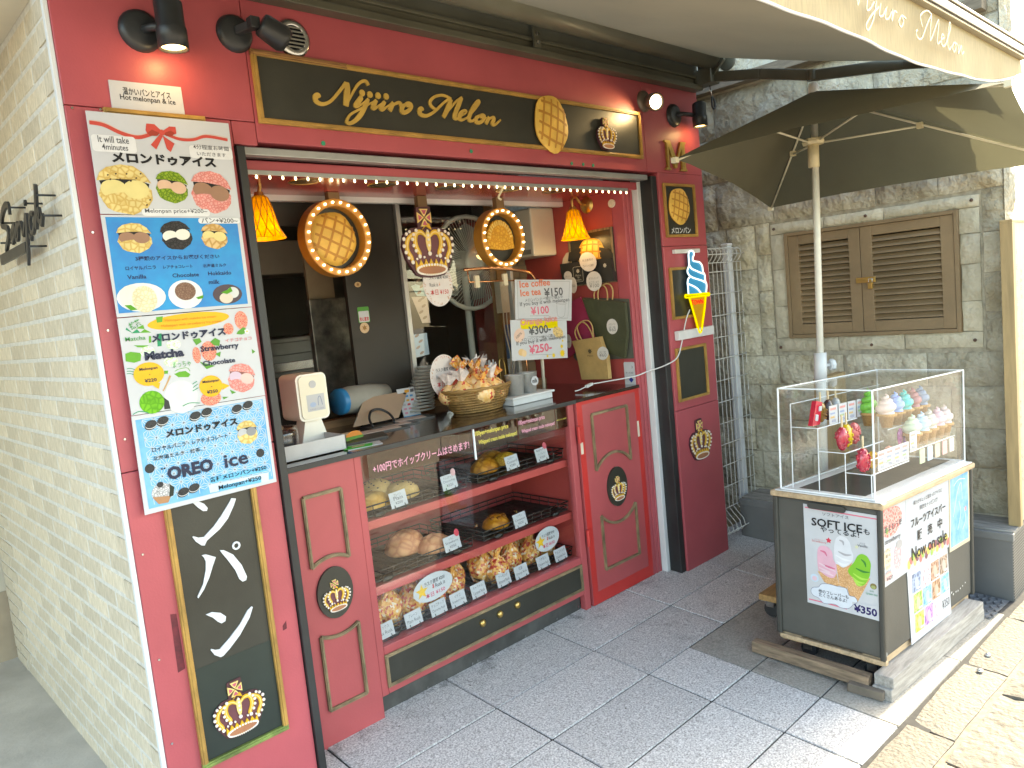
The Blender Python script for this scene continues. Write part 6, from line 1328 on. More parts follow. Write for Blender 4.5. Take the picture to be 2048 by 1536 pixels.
# notices taped inside the glass
for q, m_, lab in (([(1.674,1.719),(1.705,1.725),(1.798,1.698),(1.784,1.66),(1.705,1.665)], ink(.45, .62, .60), 'pale green notice taped behind the glass partition, upper one'), ([(1.669,1.663),(1.766,1.659),(1.772,1.523),(1.719,1.526)], ink(.66, .50, .40), 'beige bread photo sheet taped behind the glass partition'), ([(1.628,1.472),(1.74,1.473),(1.742,1.362),(1.64,1.353)], ink(.50, .60, .68), 'pale blue menu sheet taped behind the glass partition, lowest')):
    t = thing('taped_notice', (q[0][0], .755, q[0][1]), lab, 'notice', 'notices behind the glass partition'); b = M(); b.prism(q, FA(.7625), 0, .001, m_); b.build('paper_sheet', t)
    b = M(); cx, cz = sum(p[0] for p in q) / len(q), sum(p[1] for p in q) / len(q)
    for k in range(4): b.flat(ell(cx + .02 * (k % 2) - .012, cz + .05 - .03 * k, .016, .007, 8, .4), FA(.7625), .0015, ink(.35, .22, .15))
    b.build('print', t)
# timber post, brick pier, socket, calendar and air conditioner on the right
b = M(); b.box(2.40, .90, 1.0, 2.50, .96, 2.46, mat('orange_timber', (.42, .22, .08), .6, var=.2, scale=5, stretch=(6, 6, .6))); tag(b.build('timber_post'), 'orange brown timber post right of the glass partition', 'post')
t = thing('brick_pier', (2.56, .92, 1.5), 'narrow tan brick pier beside the timber post inside', 'pier'); b = M(); b.box(2.505, .885, 1.0, 2.628, .97, 2.1, mat('pier_mortar', (.25, .2, .14), .9)); b.build('mortar', t)
for k in range(15):
    for j in range(2):
        x0 = 2.503 + j * .064 - (.02 if k % 2 and j else 0); b = M(); b.box(x0, .878, 1.0 + k * .073, min(x0 + .06, 2.63), .90, 1.067 + k * .073, mat('pier_brick', (.30, .22, .13), .8, rnd=.15)); b.build('brick', t)
t = thing('wall_socket_box', (2.42, .88, 1.62), 'cream electrical boxes with hanging cords right of the fan', 'socket'); CRM = mat('cream_plastic', (.6, .55, .44), .5)
for q in ((2.37, .85, 1.53, 2.46, .90, 1.72), (2.44, .83, 1.55, 2.49, .90, 1.63)):
    b = M(); b.box(*q, CRM); b.build('socket_box', t, .003)
for x in (2.385, 2.41, 2.44):
    b = M(); b.tube(catmull([(x, .86, 1.54), (x - .01, .85, 1.42), (x + .015, .85, 1.28), (x - .005, .85, 1.15)], 4), .004, CRM, 5); b.build('cord', t)
t = thing('wall_calendar', (2.43, .87, 1.3), 'wall calendar with a blue picture half, beside the cords inside', 'calendar'); b = M(); b.box(2.39, .868, 1.26, 2.50, .872, 1.46, ink(.12, .20, .36)); b.box(2.39, .868, 1.14, 2.50, .872, 1.2585, PAPER); b.build('sheets', t)
t = thing('air_conditioner', (2.55, .75, 1.95), 'cream wall air conditioner high on the right inner wall', 'air conditioner'); b = M(); b.box(2.44, .62, 1.83, 2.631, .98, 2.10, mat('cream_plastic2', (.66, .62, .5), .4, var=.04)); b.build('body', t, .01)
b = M(); b.box(2.437, .64, 1.845, 2.4395, .96, 1.87, ink(.3, .28, .22)); b.build('louvre', t)
# kitchen
t = thing('steel_oven', (1.15, 1.7, 1.3), 'stainless steel oven with dark doors deep in the kitchen', 'oven'); DST = mat('dark_steel', (.22, .22, .21), .35, metal=.7, var=.15)
b = M(); b.box(.75, 1.55, -.015, 1.62, 2.2, 1.52, DST); b.build('body', t, .01)
for xa, xb in ((.82, 1.18), (1.24, 1.55)):
    b = M(); b.box(xa, 1.535, .5, xb, 1.549, 1.30, DKW); b.build('door', t, .004)
b = M(); b.box(.8, 1.52, 1.33, 1.58, 1.549, 1.38, STEEL); b.box(1.19, 1.53, .5, 1.225, 1.548, 1.30, STEEL); b.build('handle_bar', t, .003)
b = M(); b.box(.9, 1.53, 1.41, 1.0, 1.549, 1.48, DKW); b.box(1.03, 1.535, 1.42, 1.5, 1.549, 1.49, DST); b.build('control_panel', t, .004)
b = M(); b.box(.40, 1.45, 1.86, 1.95, 1.75, 2.04, BEI); tag(b.build('kitchen_hood', None, .005), 'beige extractor hood across the back of the kitchen', 'hood')
b = M(); b.box(1.27, 1.08, .6, 1.50, 1.12, 1.70, mat('scuffed_steel', (.27, .26, .22), .4, metal=.6, var=.3, scale=14, bump=.2, bscale=50)); tag(b.build('scuffed_steel_panel', None, .004), 'scuffed grey metal panel standing at the kitchen doorway', 'panel')
b = M(); b.box(1.30, 1.13, 1.70, 1.45, 1.15, 1.95, mat('beige_tag_board', (.40, .33, .22), .7)); tag(b.build('note_board'), 'narrow tan note board above the scuffed metal panel', 'board')
b = M(); b.box(.66, 1.3, 1.2, .69, 1.34, 1.72, mat('pale_door_edge', (.5, .5, .46), .5)); tag(b.build('cupboard_edge', None, .003), 'pale edge of a narrow cupboard at the left of the kitchen', 'cupboard')

# ------------------------------------------------------------------ on the worktop
ZT = 1.0805
# hand sanitiser dispenser in its tray
t = thing('sanitiser_dispenser', (.80, .36, ZT), 'cream automatic hand sanitiser dispenser on a stand at the left of the counter', 'dispenser'); CRW = mat('cream_white', (.88, .85, .76), .35, var=.04)
b = M(); b.prism(rrect(.755, 1.20, .888, 1.385, .022, 5), FA(.335), -.14, .0, CRW); b.build('body', t, .006)
b = M(); b.prism(rrect(.765, 1.208, .880, 1.378, .018, 5), FA(.335), .0, .006, mat('ivory_front', (.80, .75, .60), .3, var=.03)); b.build('front_cover', t, .002)
b = M(); b.prism([(.79, 1.20), (.86, 1.20), (.89, 1.09), (.76, 1.09)], FA(.36), -.07, .0, CRW); b.build('stand', t, .004)
b = M(); b.cyl((.823, .329, 1.343), (0, -1, 0), .015, .002, SILV, 18); b.build('sensor_badge', t)
b = M(); pl = FA(.3285); b.flat([(.79, 1.236), (.868, 1.236), (.868, 1.302), (.79, 1.302)], pl, .0004, PAPER); b.flat(ell(.815, 1.262, .014, .010, 12), pl, .0008, ink(.45, .55, .75)); b.stroke([(.838, 1.256), (.84, 1.285), (.85, 1.29), (.856, 1.256)], [.003] * 4, pl, .0008, .0008, ink(.3, .35, .5)); b.text('HAND CLEAN', (.80, 1.240), (.86, 1.247), pl, .0009, ink(.4, .4, .5)); b.build('instruction_label', t)
t = thing('drip_tray', (.72, .27, ZT), 'translucent white tray under the hand sanitiser on the counter', 'tray'); TRW = mat('milky_tray', (.70, .70, .70), .3, trans=.3)
b = M(); x0, x1, y0, y1, zz = .545, .868, .20, .47, ZT + .06
for p in ((x0, y0, x1, y0 + .004), (x0, y1 - .004, x1, y1), (x0, y0, x0 + .004, y1), (x1 - .004, y0, x1, y1)): b.box(p[0], p[1], ZT, p[2], p[3], zz, TRW)
b.box(x0, y0, ZT, x1, y1, ZT + .004, TRW); b.build('tray', t)
t = thing('bin_liner_pot', (.66, .33, ZT), 'small dark pot lined with clear plastic beside the sanitiser', 'pot')
b = M(); b.lathe([(.0001, .0), (.058, 0), (.064, .095), (.060, .096), (.056, .01)], (.655, .32, ZT + .005), (0, 0, 1), mat('dark_plastic', (.03, .03, .035), .25, var=.3, scale=30), 22); b.build('pot', t)
b = M(); b.lathe([(.066, .05), (.069, .09), (.066, .118), (.061, .116), (.058, .07)], (.655, .32, ZT), (0, 0, 1), FILM, 26); b.build('plastic_liner', t)
t = thing('notice_stand', (.62, .47, ZT), 'cream notice cards behind the sanitiser at the left end of the counter', 'notice')
b = M(); b.box(.56, .50, ZT, .635, .505, 1.29, mat('cream_card', (.72, .64, .50), .6)); b.add([(.635, .49, 1.33), (.70, .49, 1.26), (.76, .49, 1.17), (.73, .49, 1.14), (.62, .49, 1.24)], [(0, 1, 2, 3, 4)], mat('tan_card', (.60, .42, .25), .6)); b.build('cards', t)
b = M(); b.text('sh', (.60, 1.19), (.63, 1.21), FA(.4995), .001, K, .01); b.text('n', (.61, 1.15), (.63, 1.165), FA(.4995), .001, K, .01); b.build('lettering', t)
# tablet on stand
t = thing('tablet', (1.3, .58, ZT), 'champagne tablet seen from the back on a black ring stand', 'tablet'); TAB = mat('tablet_back', (.52, .40, .29), .35, metal=.5, var=.04)
def tb(u, v, w=0): return (u, .575 + (v - ZT) * .68 - w, v)
TP = [(1.138, 1.098), (1.256, 1.203), (1.268, 1.209), (1.498, 1.209), (1.504, 1.203), (1.388, 1.098)]
b = M(); b.prism(TP, tb, -.007, 0, TAB); b.build('body', t, .002)
b = M(); b.prism(ell(1.484, 1.198, .008, .005, 12), tb, 0, .0015, DKMETAL); b.build('camera_lens', t)
b = M(); b.tube([tb(p.x, p.y, .012 + .05 * max(0, (1.19 - p.y) / .1)) for p in catmull([(1.20, 1.092, 0), (1.21, 1.125, 0), (1.245, 1.152, 0), (1.29, 1.155, 0), (1.32, 1.135, 0), (1.325, 1.11, 0), (1.315, 1.092, 0)], 4)], .006, DKMETAL, 7); b.box(1.18, .50, ZT, 1.33, .60, ZT + .008, DKMETAL); b.build('ring_stand', t)
# grey bag with blue end behind (rolled)
t = thing('rolled_sleeve', (1.2, .70, 1.15), 'grey cylinder with a bright blue end cap behind the tablet', 'cylinder'); c0, c1 = (1.137,1.209), (1.321,1.177)
b = M(); b.lathe([(.0001, 0), (.058, .0), (.062, .01), (.062, .03)], (c0[0], .70, c0[1]), (1, .15, -.02), mat('blue_cap', (.02, .22, .48), .4), 22); b.build('end_cap', t)
b = M(); b.lathe([(.060, .03), (.066, .08), (.062, .2), (.05, .30), (.0001, .3)], (c0[0], .70, c0[1]), (1, .15, -.02), mat('grey_sleeve', (.30, .29, .25), .6, var=.08), 22); b.build('sleeve', t)
# payment board, menus, wooden ledge bits
t = thing('payment_card_stand', (1.49, .66, ZT), 'white card stand printed with rows of small coloured payment icons', 'card stand'); pk = [(1.441,1.223),(1.542,1.222),(1.573,1.067),(1.47,1.07)]
pl = FA(.66)
b = M(); b.prism(pk, pl, 0, .003, PAPER); b.build('board', t)
b = M(); T = lambda u, v: tuple((pk[3][i] * (1 - u) + pk[2][i] * u) * (1 - v) + (pk[0][i] * (1 - u) + pk[1][i] * u) * v for i in (0, 1))
b.flat([T(.0, .0), T(1, .0), T(1, .10), T(0, .10)], pl, .0036, ink(.03, .35, .65))
for i in range(5):
    for j in range(3):
        u, v = .2 + .27 * j, .2 + .135 * i; b.flat(rrect(T(u, v)[0] - .009, T(u, v)[1] - .005, T(u, v)[0] + .009, T(u, v)[1] + .005, .002), pl, .0036, ink(*random.choice([(.7, .1, .1), (.1, .3, .6), (.2, .5, .2), (.8, .45, .1), (.5, .5, .52), (.75, .3, .4)])))
b.flat(rrect(T(.55, .9)[0] - .014, T(.55, .9)[1] - .007, T(.55, .9)[0] + .014, T(.55, .9)[1] + .007, .002), pl, .0036, ink(.85, .4, .05)); b.flat(rrect(T(.86, .9)[0] - .011, T(.86, .9)[1] - .008, T(.86, .9)[0] + .011, T(.86, .9)[1] + .008, .002), pl, .0036, GK)
b.build('icon_print', t)
PINKP = ink(.66, .52, .45)
for q, m_, lab in (([(1.06, .42), (1.27, .40), (1.29, .47), (1.09, .50)], PINKP, 'left pinkish menu sheet lying on the dark worktop'), ([(1.22, .47), (1.36, .45), (1.38, .53), (1.25, .55)], PINKP, 'middle pinkish menu sheet lying on the dark worktop'), ([(1.34, .55), (1.50, .52), (1.53, .60), (1.38, .63)], PINKP, 'right pinkish menu sheet lying nearest the rusk basket')):
    b = M(); b.prism([(q[0][0] - .02, q[0][1] - .02), (q[1][0] + .03, q[1][1] - .025), (q[2][0] + .03, q[2][1] + .02), (q[3][0] - .03, q[3][1] + .02)], TA(ZT), 0, .004, DKMETAL); b.prism(q, TA(ZT), .004, .0055, m_)
    tag(b.build('menu_sheet'), lab, 'menu sheet', 'menu sheets on the worktop')
t = thing('green_leaflet', (.90, .22, ZT), 'bright green and white leaflet at the front edge of the worktop', 'leaflet'); b = M(); b.prism([(.85, .165), (1.0, .15), (1.03, .22), (.88, .25)], TA(ZT), 0, .002, PAPER); b.prism([(.84, .18), (.95, .15), (.985, .20), (.89, .235)], TA(ZT), .0025, .0035, ink(.04, .55, .05)); b.flat([(.88, .187), (.93, .175), (.945, .195), (.895, .21)], TA(ZT), .0042, ink(.7, .5, .35)); b.build('sheet', t)
t = thing('orange_sticker', (.985, .34, ZT), 'orange and green half round bun sticker on the dark cash tray', 'sticker'); b = M(); b.prism(ell(.985, .34, .045, .028, 16, .1, 0, 180), lambda u, v, w=0: (u, .34 - w, ZT + .008 + (v - .34) * 1.25), 0, .002, ink(.82, .28, .05)); b.prism([(.94, .33), (1.03, .335), (1.03, .345), (.94, .345)], lambda u, v, w=0: (u, .338 - w, ZT + .006 + (v - .33)), 0, .002, ink(.12, .30, .05)); b.build('print', t)
b = M(); b.prism([(.86, .29), (1.1, .26), (1.16, .38), (.90, .42)], TA(ZT), 0, .006, mat('cash_tray', (.025, .02, .018), .35)); tag(b.build('cash_tray', None, .002), 'flat black cash tray on the worktop beside the sanitiser', 'tray')
b = M(); b.box(.885, .47, ZT, 1.10, .50, ZT + .016, mat('pale_wood_strip', (.60, .42, .25), .5)); tag(b.build('wood_strip', None, .002), 'pale wooden strip lying in front of the tablet', 'strip')
# rusk basket
t = thing('rusk_basket', (1.72, .42, ZT), 'oval woven wicker basket heaped with wrapped rusks', 'basket'); WICK = mat('wicker', (.36, .20, .06), .5, var=.2, scale=30); bcx, bcy = 1.745, .42
b = M()
for k in range(9):
    z = ZT + .006 + k * .0125; r = .135 + .055 * (k / 8) ** .7; ph = k % 2
    b.tube([(bcx + (r + (.005 if (j + ph) % 2 else -.003)) * math.cos(j * .1496), bcy + .62 * (r + (.005 if (j + ph) % 2 else -.003)) * math.sin(j * .1496), z) for j in range(42)], .0058, WICK, 5, True)
b.build('woven_side', t); b = M(); b.tube([(bcx + .196 * math.cos(j * .1745), bcy + .122 * math.sin(j * .1745), ZT + .112 + .004 * (j % 2)) for j in range(36)], .008, WICK, 6, True); b.build('rim', t)
b = M(); b.add([(bcx + .135 * math.cos(j * .2618), bcy + .085 * math.sin(j * .2618), ZT + .004) for j in range(24)], [tuple(range(24))], WICK); b.build('base', t)
for i, (x, y, z, r, h) in enumerate(((1.64, .40, .075, .07, .12), (1.72, .35, .07, .07, .12), (1.80, .37, .07, .07, .12), (1.86, .42, .075, .065, .11), (1.69, .46, .09, .075, .16), (1.78, .47, .10, .07, .15), (1.60, .45, .08, .06, .10), (1.745, .41, .10, .06, .13), (1.845, .48, .10, .06, .14))):
    bag(x, y, ZT + z - .03, r, h, 'polka wrapped rusk bag in the wicker basket, ' + ['first', 'second', 'third', 'fourth', 'fifth', 'sixth', 'seventh', 'eighth', 'ninth'][i] + ' in the heap', 'rusk bags heaped in the basket', .06, .85, POLKA)
# straws tray with steel tins
t = thing('white_tray', (2.0, .36, ZT), 'white rectangular tray holding steel tins at the right of the counter', 'tray'); b = M(); b.box(1.87, .30, ZT, 2.15, .46, ZT + .03, WHITEP); b.box(1.86, .29, ZT + .03, 2.16, .47, ZT + .042, WHITEP); b.build('tray', t, .004)
for x, y, lab, s_ in ((1.955, .365, 'shiny steel tin on the white tray, left one', None), (2.055, .375, 'shiny steel tin with a round milk label on the white tray', 'milk')):
    t = thing('steel_tin', (x, y, ZT + .04), lab, 'tin', 'steel tins on the counter'); b = M(); b.lathe([(.0001, 0), (.040, .0), (.050, .10), (.053, .102), (.048, .10), (.040, .01)], (x, y, ZT + .043), (0, 0, 1), mat('tin_metal', (.62, .62, .60), .28, metal=.55, var=.1, scale=20), 24); b.build('tin', t)
    if s_:
        b = M(); pl = FA(y - .0505); b.prism(ell(x + .0, ZT + .10, .026, .024, 18), pl, .0, .001, PAPER); b.text('milk', (x - .018, ZT + .09), (x + .018, ZT + .112), pl, .0016, K, .02); b.build('label', t)
t = thing('stick_holder', (1.90, .52, ZT), 'dark pot of wrapped straws and sticks behind the basket', 'straw pot'); b = M(); b.lathe([(.0001, 0), (.04, 0), (.045, .12), (.041, .12), (.038, .01)], (1.93, .50, ZT), (0, 0, 1), DKMETAL, 18); b.build('pot', t)
b = M()
for i in range(16):
    a = random.uniform(0, 6.28); k = random.uniform(.1, 1); b.bar((1.93 + .02 * k * math.cos(a), .50 + .02 * k * math.sin(a), ZT + .05), (1.93 + .055 * k * math.cos(a), .50 + .04 * k * math.sin(a), ZT + random.uniform(.18, .23)), .010, .004, PAPER)
b.build('wrapped_straws', t); b = M(); b.tube(catmull([(1.985, .50, ZT + .08), (1.985, .50, ZT + .2), (2.0, .50, ZT + .225), (2.02, .50, ZT + .2), (2.022, .50, ZT + .1)], 4), .0035, BRASS, 5); b.build('wire_loop', t)
t = thing('cup_stack', (1.70, .68, ZT), 'stack of ribbed grey cup lids lying behind the basket', 'cups'); b = M()
for k in range(14): b.lathe([(.040 + .0035 * k, 0), (.045 + .0035 * k, .004), (.045 + .0035 * k, .010)], (1.66 - .006 * k, .70, 1.30 - .0155 * k), (.1, 0, 1), mat('grey_cups', (.42, .41, .36), .4), 20)
b.build('stacked_rims', t)
# copper display rack with two drinks notices
t = thing('copper_rack', (2.2, .43, ZT), 'copper pipe display rack standing on the counter with two clips', 'rack'); yr = .43
b = M(); z0 = (1.754,1.763); z1 = (2.211,1.738); b.tube(catmull([(z0[0], yr, z0[1]), (z0[0] + .2, yr, z0[1]), (z1[0] - .05, yr, z1[1]), (z1[0] + .01, yr, z1[1] - .03), (z1[0] + .03, yr, z1[1] - .08)], 5), .008, COPPER, 8); b.tube([(z0[0] + .02, yr, z0[1]), (z0[0] + .025, yr, z0[1] - .06), (z1[0] - .03, yr, z1[1] - .045)], .004, COPPER, 6); b.build('top_pipe', t)
b = M(); b.tube([(2.235, yr + .012, ZT), (2.26, yr + .012, 1.68)], .009, mat('ivory_pole', (.66, .60, .48), .4), 8); b.tube([(2.12, yr + .012, ZT), (2.13, yr + .012, 1.5)], .005, COPPER, 6); b.build('uprights', t)
for x in (z0[0] + .06, z0[0] + .25):
    b = M(); b.box(x, yr - .008, z0[1] - .09, x + .028, yr + .008, z0[1] - .03, mat('cream_clip', (.72, .6, .4), .4)); b.build('clip', t, .002)
PC = FA(.40)
c_a = [(2.056,1.698),(2.489,1.676),(2.454,1.455),(2.033,1.498)]
t = sheet('drinks_notice', c_a, 'laminated ice coffee and ice tea notice, upper of two on the copper rack', 'notice', 'drinks notices on the copper rack', PC, .002)
b = M(); w = .0026; SKR = ink(.80, .22, .12); PKR = ink(.80, .16, .24)
b.text('Ice coffee', (2.085,1.654), (2.312,1.663), PC, w, SKR, .025); b.text('Ice tea', (2.085,1.61), (2.236,1.627), PC, w, SKR, .025); b.text('¥150', (2.26,1.596), (2.406,1.616), PC, w, GK, .02); b.text('メロンパンと一緒にご購入で', (2.113,1.58), (2.4,1.572), PC, w, GK); b.text('If you buy it with melonpan', (2.075,1.555), (2.451,1.544), PC, w, GK, .008); b.text('¥100', (2.148,1.509), (2.284,1.526), PC, w, PKR, .02)
for P in ([(2.253,1.596),(2.404,1.587)], [(2.139,1.507),(2.28,1.497)], [(2.071,1.69),(2.468,1.668)], [(2.071,1.69),(2.053,1.5)], [(2.053,1.5),(2.426,1.471)], [(2.468,1.668),(2.426,1.471)]): b.stroke(P, [.0012] * 2, PC, w, w, GK, 2)
for P in ([(2.343,1.555),(2.357,1.563),(2.413,1.559),(2.42,1.548),(2.343,1.555)], [(2.348,1.55),(2.349,1.489),(2.398,1.485),(2.415,1.545)]): b.stroke(P, [.0012] * len(P), PC, w + .0003, w + .0003, GK, 3)
b.build('lettering', t)
PC2 = FA(.397)
t = sheet('drinks_notice', [(1.994,1.498),(2.412,1.459),(2.393,1.258),(1.979,1.293)], 'laminated orange juice notice with yellow band, lower of two on the copper rack', 'notice', 'drinks notices on the copper rack', PC2, .002)
b = M(); b.flat([(2.062,1.487),(2.34,1.466),(2.337,1.426),(2.061,1.445)], PC2, w, ink(.85, .68, .0)); b.flat(shp((2.046,1.415), (.041, .034), .5), PC2, w, ink(.84, .58, .45)); b.flat(shp((2.335,1.402), (.042, .028), -.4), PC2, w, ink(.86, .60, .25))
for p, r in (((2.354,1.288), .024), ((2.285,1.284), .014), ((2.354,1.325), .013), ((2.237,1.286), .009), ((2.365,1.354), .008)): b.flat(star(*p, r, .6, 11), PC2, w, ink(.88, .60, .03))
b.flat(shp((2.049,1.328), (.022, .018)), PC2, w, ink(.85, .55, .25)); b.flat(shp((2.068,1.32), (.018, .018)), PC2, w + .0003, ink(.88, .62, .35)); b.build('colour_print', t)
b = M(); w = .0034; b.text('Orange juice', (2.061,1.452), (2.338,1.451), PC2, w, ink(.82, .32, .28), .025); b.text('¥300-', (2.114,1.407), (2.282,1.415), PC2, w, GK, .025); b.text('100%', (2.019,1.409), (2.066,1.417), PC2, w, GK, 0, .5); b.text('オレンジ', (2.304,1.411), (2.374,1.416), PC2, w, GK, 0, -.5); b.text('ジュース', (2.297,1.394), (2.364,1.399), PC2, w, GK, 0, -.5)
b.text('メロンパンと一緒にご購入で', (2.055,1.382), (2.333,1.369), PC2, w, GK); b.text('If you buy it with melonpan', (2.02,1.36), (2.387,1.34), PC2, w, GK, .008); b.text('¥250-', (2.105,1.31), (2.275,1.318), PC2, w, PKR, .025)
for P in ([(2.107,1.402),(2.279,1.387)], [(2.101,1.308),(2.274,1.291)]): b.stroke(P, [.0012] * 2, PC2, w, w, GK, 2)
b.build('lettering', t)

# ================================================================== the freezer cart
CM = Matrix.Translation(Vector((2.26, -1.254, .046))) @ Matrix([[0.99787, 0.043082, 0.04898], [-0.042987, 0.999071, -0.003], [-0.049064, 0.000888, 0.998795]]).to_4x4()
CROT = Matrix([[0.99787, 0.043082, 0.04898], [-0.042987, 0.999071, -0.003], [-0.049064, 0.000888, 0.998795]])
def cthing(name, loc, label, cat, group=None):
    return thing(name, CM @ Vector(loc), label, cat, group, CROT)
def C(): return M(CM)
PL_L = lambda u, v, w=0.0: (-w, u, v)          # the cart's end face: u runs back, v up
PL_S = lambda u, v, w=0.0: (u, -w, v)          # the cart's street face: u runs along, v up
CART = mat('cart_dark_grey', (.085, .08, .068), .55, var=.12, scale=4, bump=.05, bscale=120); CART2 = mat('cart_edge_trim', (.05, .048, .04), .45)
PALEW = mat('pale_ply', (.56, .40, .24), .6, var=.18, scale=7, stretch=(1.2, 9, 9), bump=.1, bscale=50); WEATH = mat('weathered_plank', (.44, .41, .37), .8, var=.2, scale=6, stretch=(1.2, 12, 12), bump=.4, bscale=40); BRNW = mat('brown_plank', (.34, .235, .15), .7, var=.3, scale=6, stretch=(10, 1.2, 10), bump=.3, bscale=40)
ca = cthing('freezer_cart', (.5, .23, 0), 'dark grey wheeled freezer cart with ice cream posters, parked beside the kerb', 'cart')
b = C(); b.box(.012, .010, .004, .975, .452, .604, CART); b.build('body', ca, .012)
for q in ((.0, .001, .022, .022), (.0, .438, .02, .462), (.962, .0, .985, .022)):
    b = C(); b.box(q[0], q[1], .0, q[2], q[3], .606, CART2); b.build('corner_trim', ca, .006)
b = C(); b.box(-.006, -.008, .6065, .99, .468, .632, PALEW); b.build('top_board', ca, .006)
for q in ((.02, .02, -.028, .96, .10, .0035), (.02, .36, -.028, .96, .45, .0035), (.005, .0, -.018, .03, .45, .0005)):
    b = C(); b.box(*q, PALEW); b.build('dolly_board', ca, .003)
CAST = mat('caster_rubber', (.03, .03, .03), .6)
for u, v in ((.09, .36), (.10, .09), (.88, .36), (.88, .09)):
    wl = CM @ Vector((u, v, -.03)); zb = gz(wl.y); b = M(); r = .034
    b.cyl((wl.x - .013, wl.y, zb + r), (1, 0, 0), r, .026, CAST, 18); cs = b.build('caster_wheel', ca)
    b = M(); b.box(wl.x - .022, wl.y - .02, zb + r, wl.x - .017, wl.y + .02, wl.z + .002, STEEL); b.box(wl.x + .017, wl.y - .02, zb + r, wl.x + .022, wl.y + .02, wl.z + .002, STEEL); b.box(wl.x - .03, wl.y - .03, wl.z - .004, wl.x + .03, wl.y + .03, wl.z + .003, STEEL); b.build('fork', cs)
b = C(); b.prism(rrect(.14, .575, .30, .60, .012), PL_L, .0, .006, CART2); b.build('recessed_grip', ca)
b = C(); WS = mat('worn_white_chip', (.75, .75, .72), .6); b.flat(ell(.032, .02, .006, .011, 9), PL_S, -.0085, WS)
for i, p in enumerate([(0.6957,0.0718),(0.718,0.0794),(0.738,0.0659),(0.7701,0.069),(0.7942,0.0665),(0.8237,0.0693),(0.8519,0.0739),(0.8856,0.0801)]): b.flat(ell(p[0], p[1], .007 - .0005 * i, .004, 7, .6), PL_S, -.0085, WS)
tag(b.build('white_scratches', ca), kind='stuff')
# timbers under the cart
t = thing('plank', (2.24, -.95, gz(-.95)), 'brown timber bar on the paving at the left foot of the cart', 'plank', 'timbers under the cart'); b = M()
p0, p1 = Vector((2.243, -.70, gz(-.70) + .028)), Vector((2.242, -1.20, gz(-1.20) + .046)); b.bar(p0, p1, .045, .05, BRNW); b.build('timber', t, .003)
for k, (zz, lab, dx, hh) in enumerate(((.024, 'grey weathered plank, lower of two stacked along the street side of the cart', .0, .048), (.069, 'grey weathered plank, upper of two stacked along the street side of the cart', .01, .046))):
    t = thing('plank', (2.7, -1.27, gz(-1.27)), lab, 'plank', 'timbers under the cart'); b = M(); p0, p1 = Vector((2.222 + dx * 1.5, -1.250 - dx * .3, gz(-1.27) + zz)), Vector((3.185 - dx * 2, -1.312 - dx * .3, gz(-1.32) + zz)); b.bar(p0, p1, .075, hh, WEATH); b.build('timber', t, .003)
t = thing('plank', (2.23, -1.2, gz(-1.2)), 'short dark wood offcut under the near corner of the stacked planks', 'plank', 'timbers under the cart'); b = M(); b.bar((2.20, -1.13, gz(-1.13) + .02), (2.212, -1.262, gz(-1.262) + .022), .03, .036, mat('dark_offcut', (.20, .16, .12), .8, var=.2)); b.build('timber', t, .003)
# soft ice poster on the end face
def csheet(name, quad, pl, label, w0=.0, m_=None):
    c = [sum(p[i] for p in quad) / 4 for i in (0, 1)]; t = cthing(name, pl(c[0], c[1]), label, 'poster', 'posters taped on the freezer cart'); b = C(); b.prism(quad, pl, w0, w0 + .002, m_ or PAPER); b.build('paper_sheet', t); return t
QL = lambda u, v, w=0: (-w + .0105, u, v)
t = csheet('soft_ice_poster', [(0.325,0.5874),(0.0222,0.5814),(0.021,0.1603),(0.3193,0.1661)], QL, 'white soft ice poster with three cones taped on the end of the cart')
PKL = ink(.80, .20, .28); w = .0024
b = C(); b.flat([(0.3176,0.5762),(0.0225,0.5699),(0.0226,0.565),(0.3178,0.5709)], QL, w, PKL); b.flat([(0.3128,0.184),(0.2308,0.1847),(0.231,0.1791),(0.313,0.179)], QL, w, PKL); b.flat([(0.2309,0.1836),(0.1503,0.1804),(0.1505,0.1753),(0.231,0.1784)], QL, w, PKL); b.build('pink_lines', t)
CONE = crust('print_wafer', (.82, .50, .26), (.66, .34, .14), 120, .5, 0)
b = C()
for P in ([(0.272,0.3114),(0.1898,0.3174),(0.1803,0.2683),(0.1989,0.2568),(0.2432,0.2692)], [(0.1904,0.3575),(0.1192,0.3968),(0.1371,0.3285),(0.148,0.261),(0.1803,0.2683)], [(0.1422,0.3382),(0.0535,0.3248),(0.1066,0.2164),(0.1347,0.2241),(0.1462,0.2614)]): b.flat(P, QL, w, CONE)
b.build('cone_print', t)
def swirl_print(P, main, dark, light, cs):
    b = C(); b.flat([tuple(p) for p in [(q.x, q.y) for q in catmull([(p[0], p[1], 0) for p in P], 3, True)]], QL, w + .0003, main)
    for i, S_ in enumerate(cs): b.stroke(S_, [.004, .009, .003][:len(S_)] if len(S_) == 3 else [.004] * len(S_), QL, w + .0006, w + .0006, dark if i % 2 else light)
    b.build('swirl_print', t)
swirl_print([(0.268,0.3197),(0.2699,0.3751),(0.265,0.4094),(0.2495,0.4215),(0.2234,0.4207),(0.2055,0.402),(0.202,0.3735),(0.1905,0.3538),(0.1895,0.3248),(0.2014,0.2967),(0.2274,0.2948),(0.2532,0.3078)], ink(.85, .48, .58), ink(.78, .20, .32), ink(.90, .66, .72), [[(0.2587,0.3141),(0.2269,0.3096),(0.2012,0.304)], [(0.2559,0.4),(0.2372,0.3961),(0.2284,0.3812)], [(0.2633,0.3466),(0.2298,0.3349),(0.1932,0.324)], [(0.2445,0.343),(0.2186,0.3371),(0.1947,0.3347)], [(0.2639,0.3279),(0.2341,0.3192),(0.2156,0.3157)]])
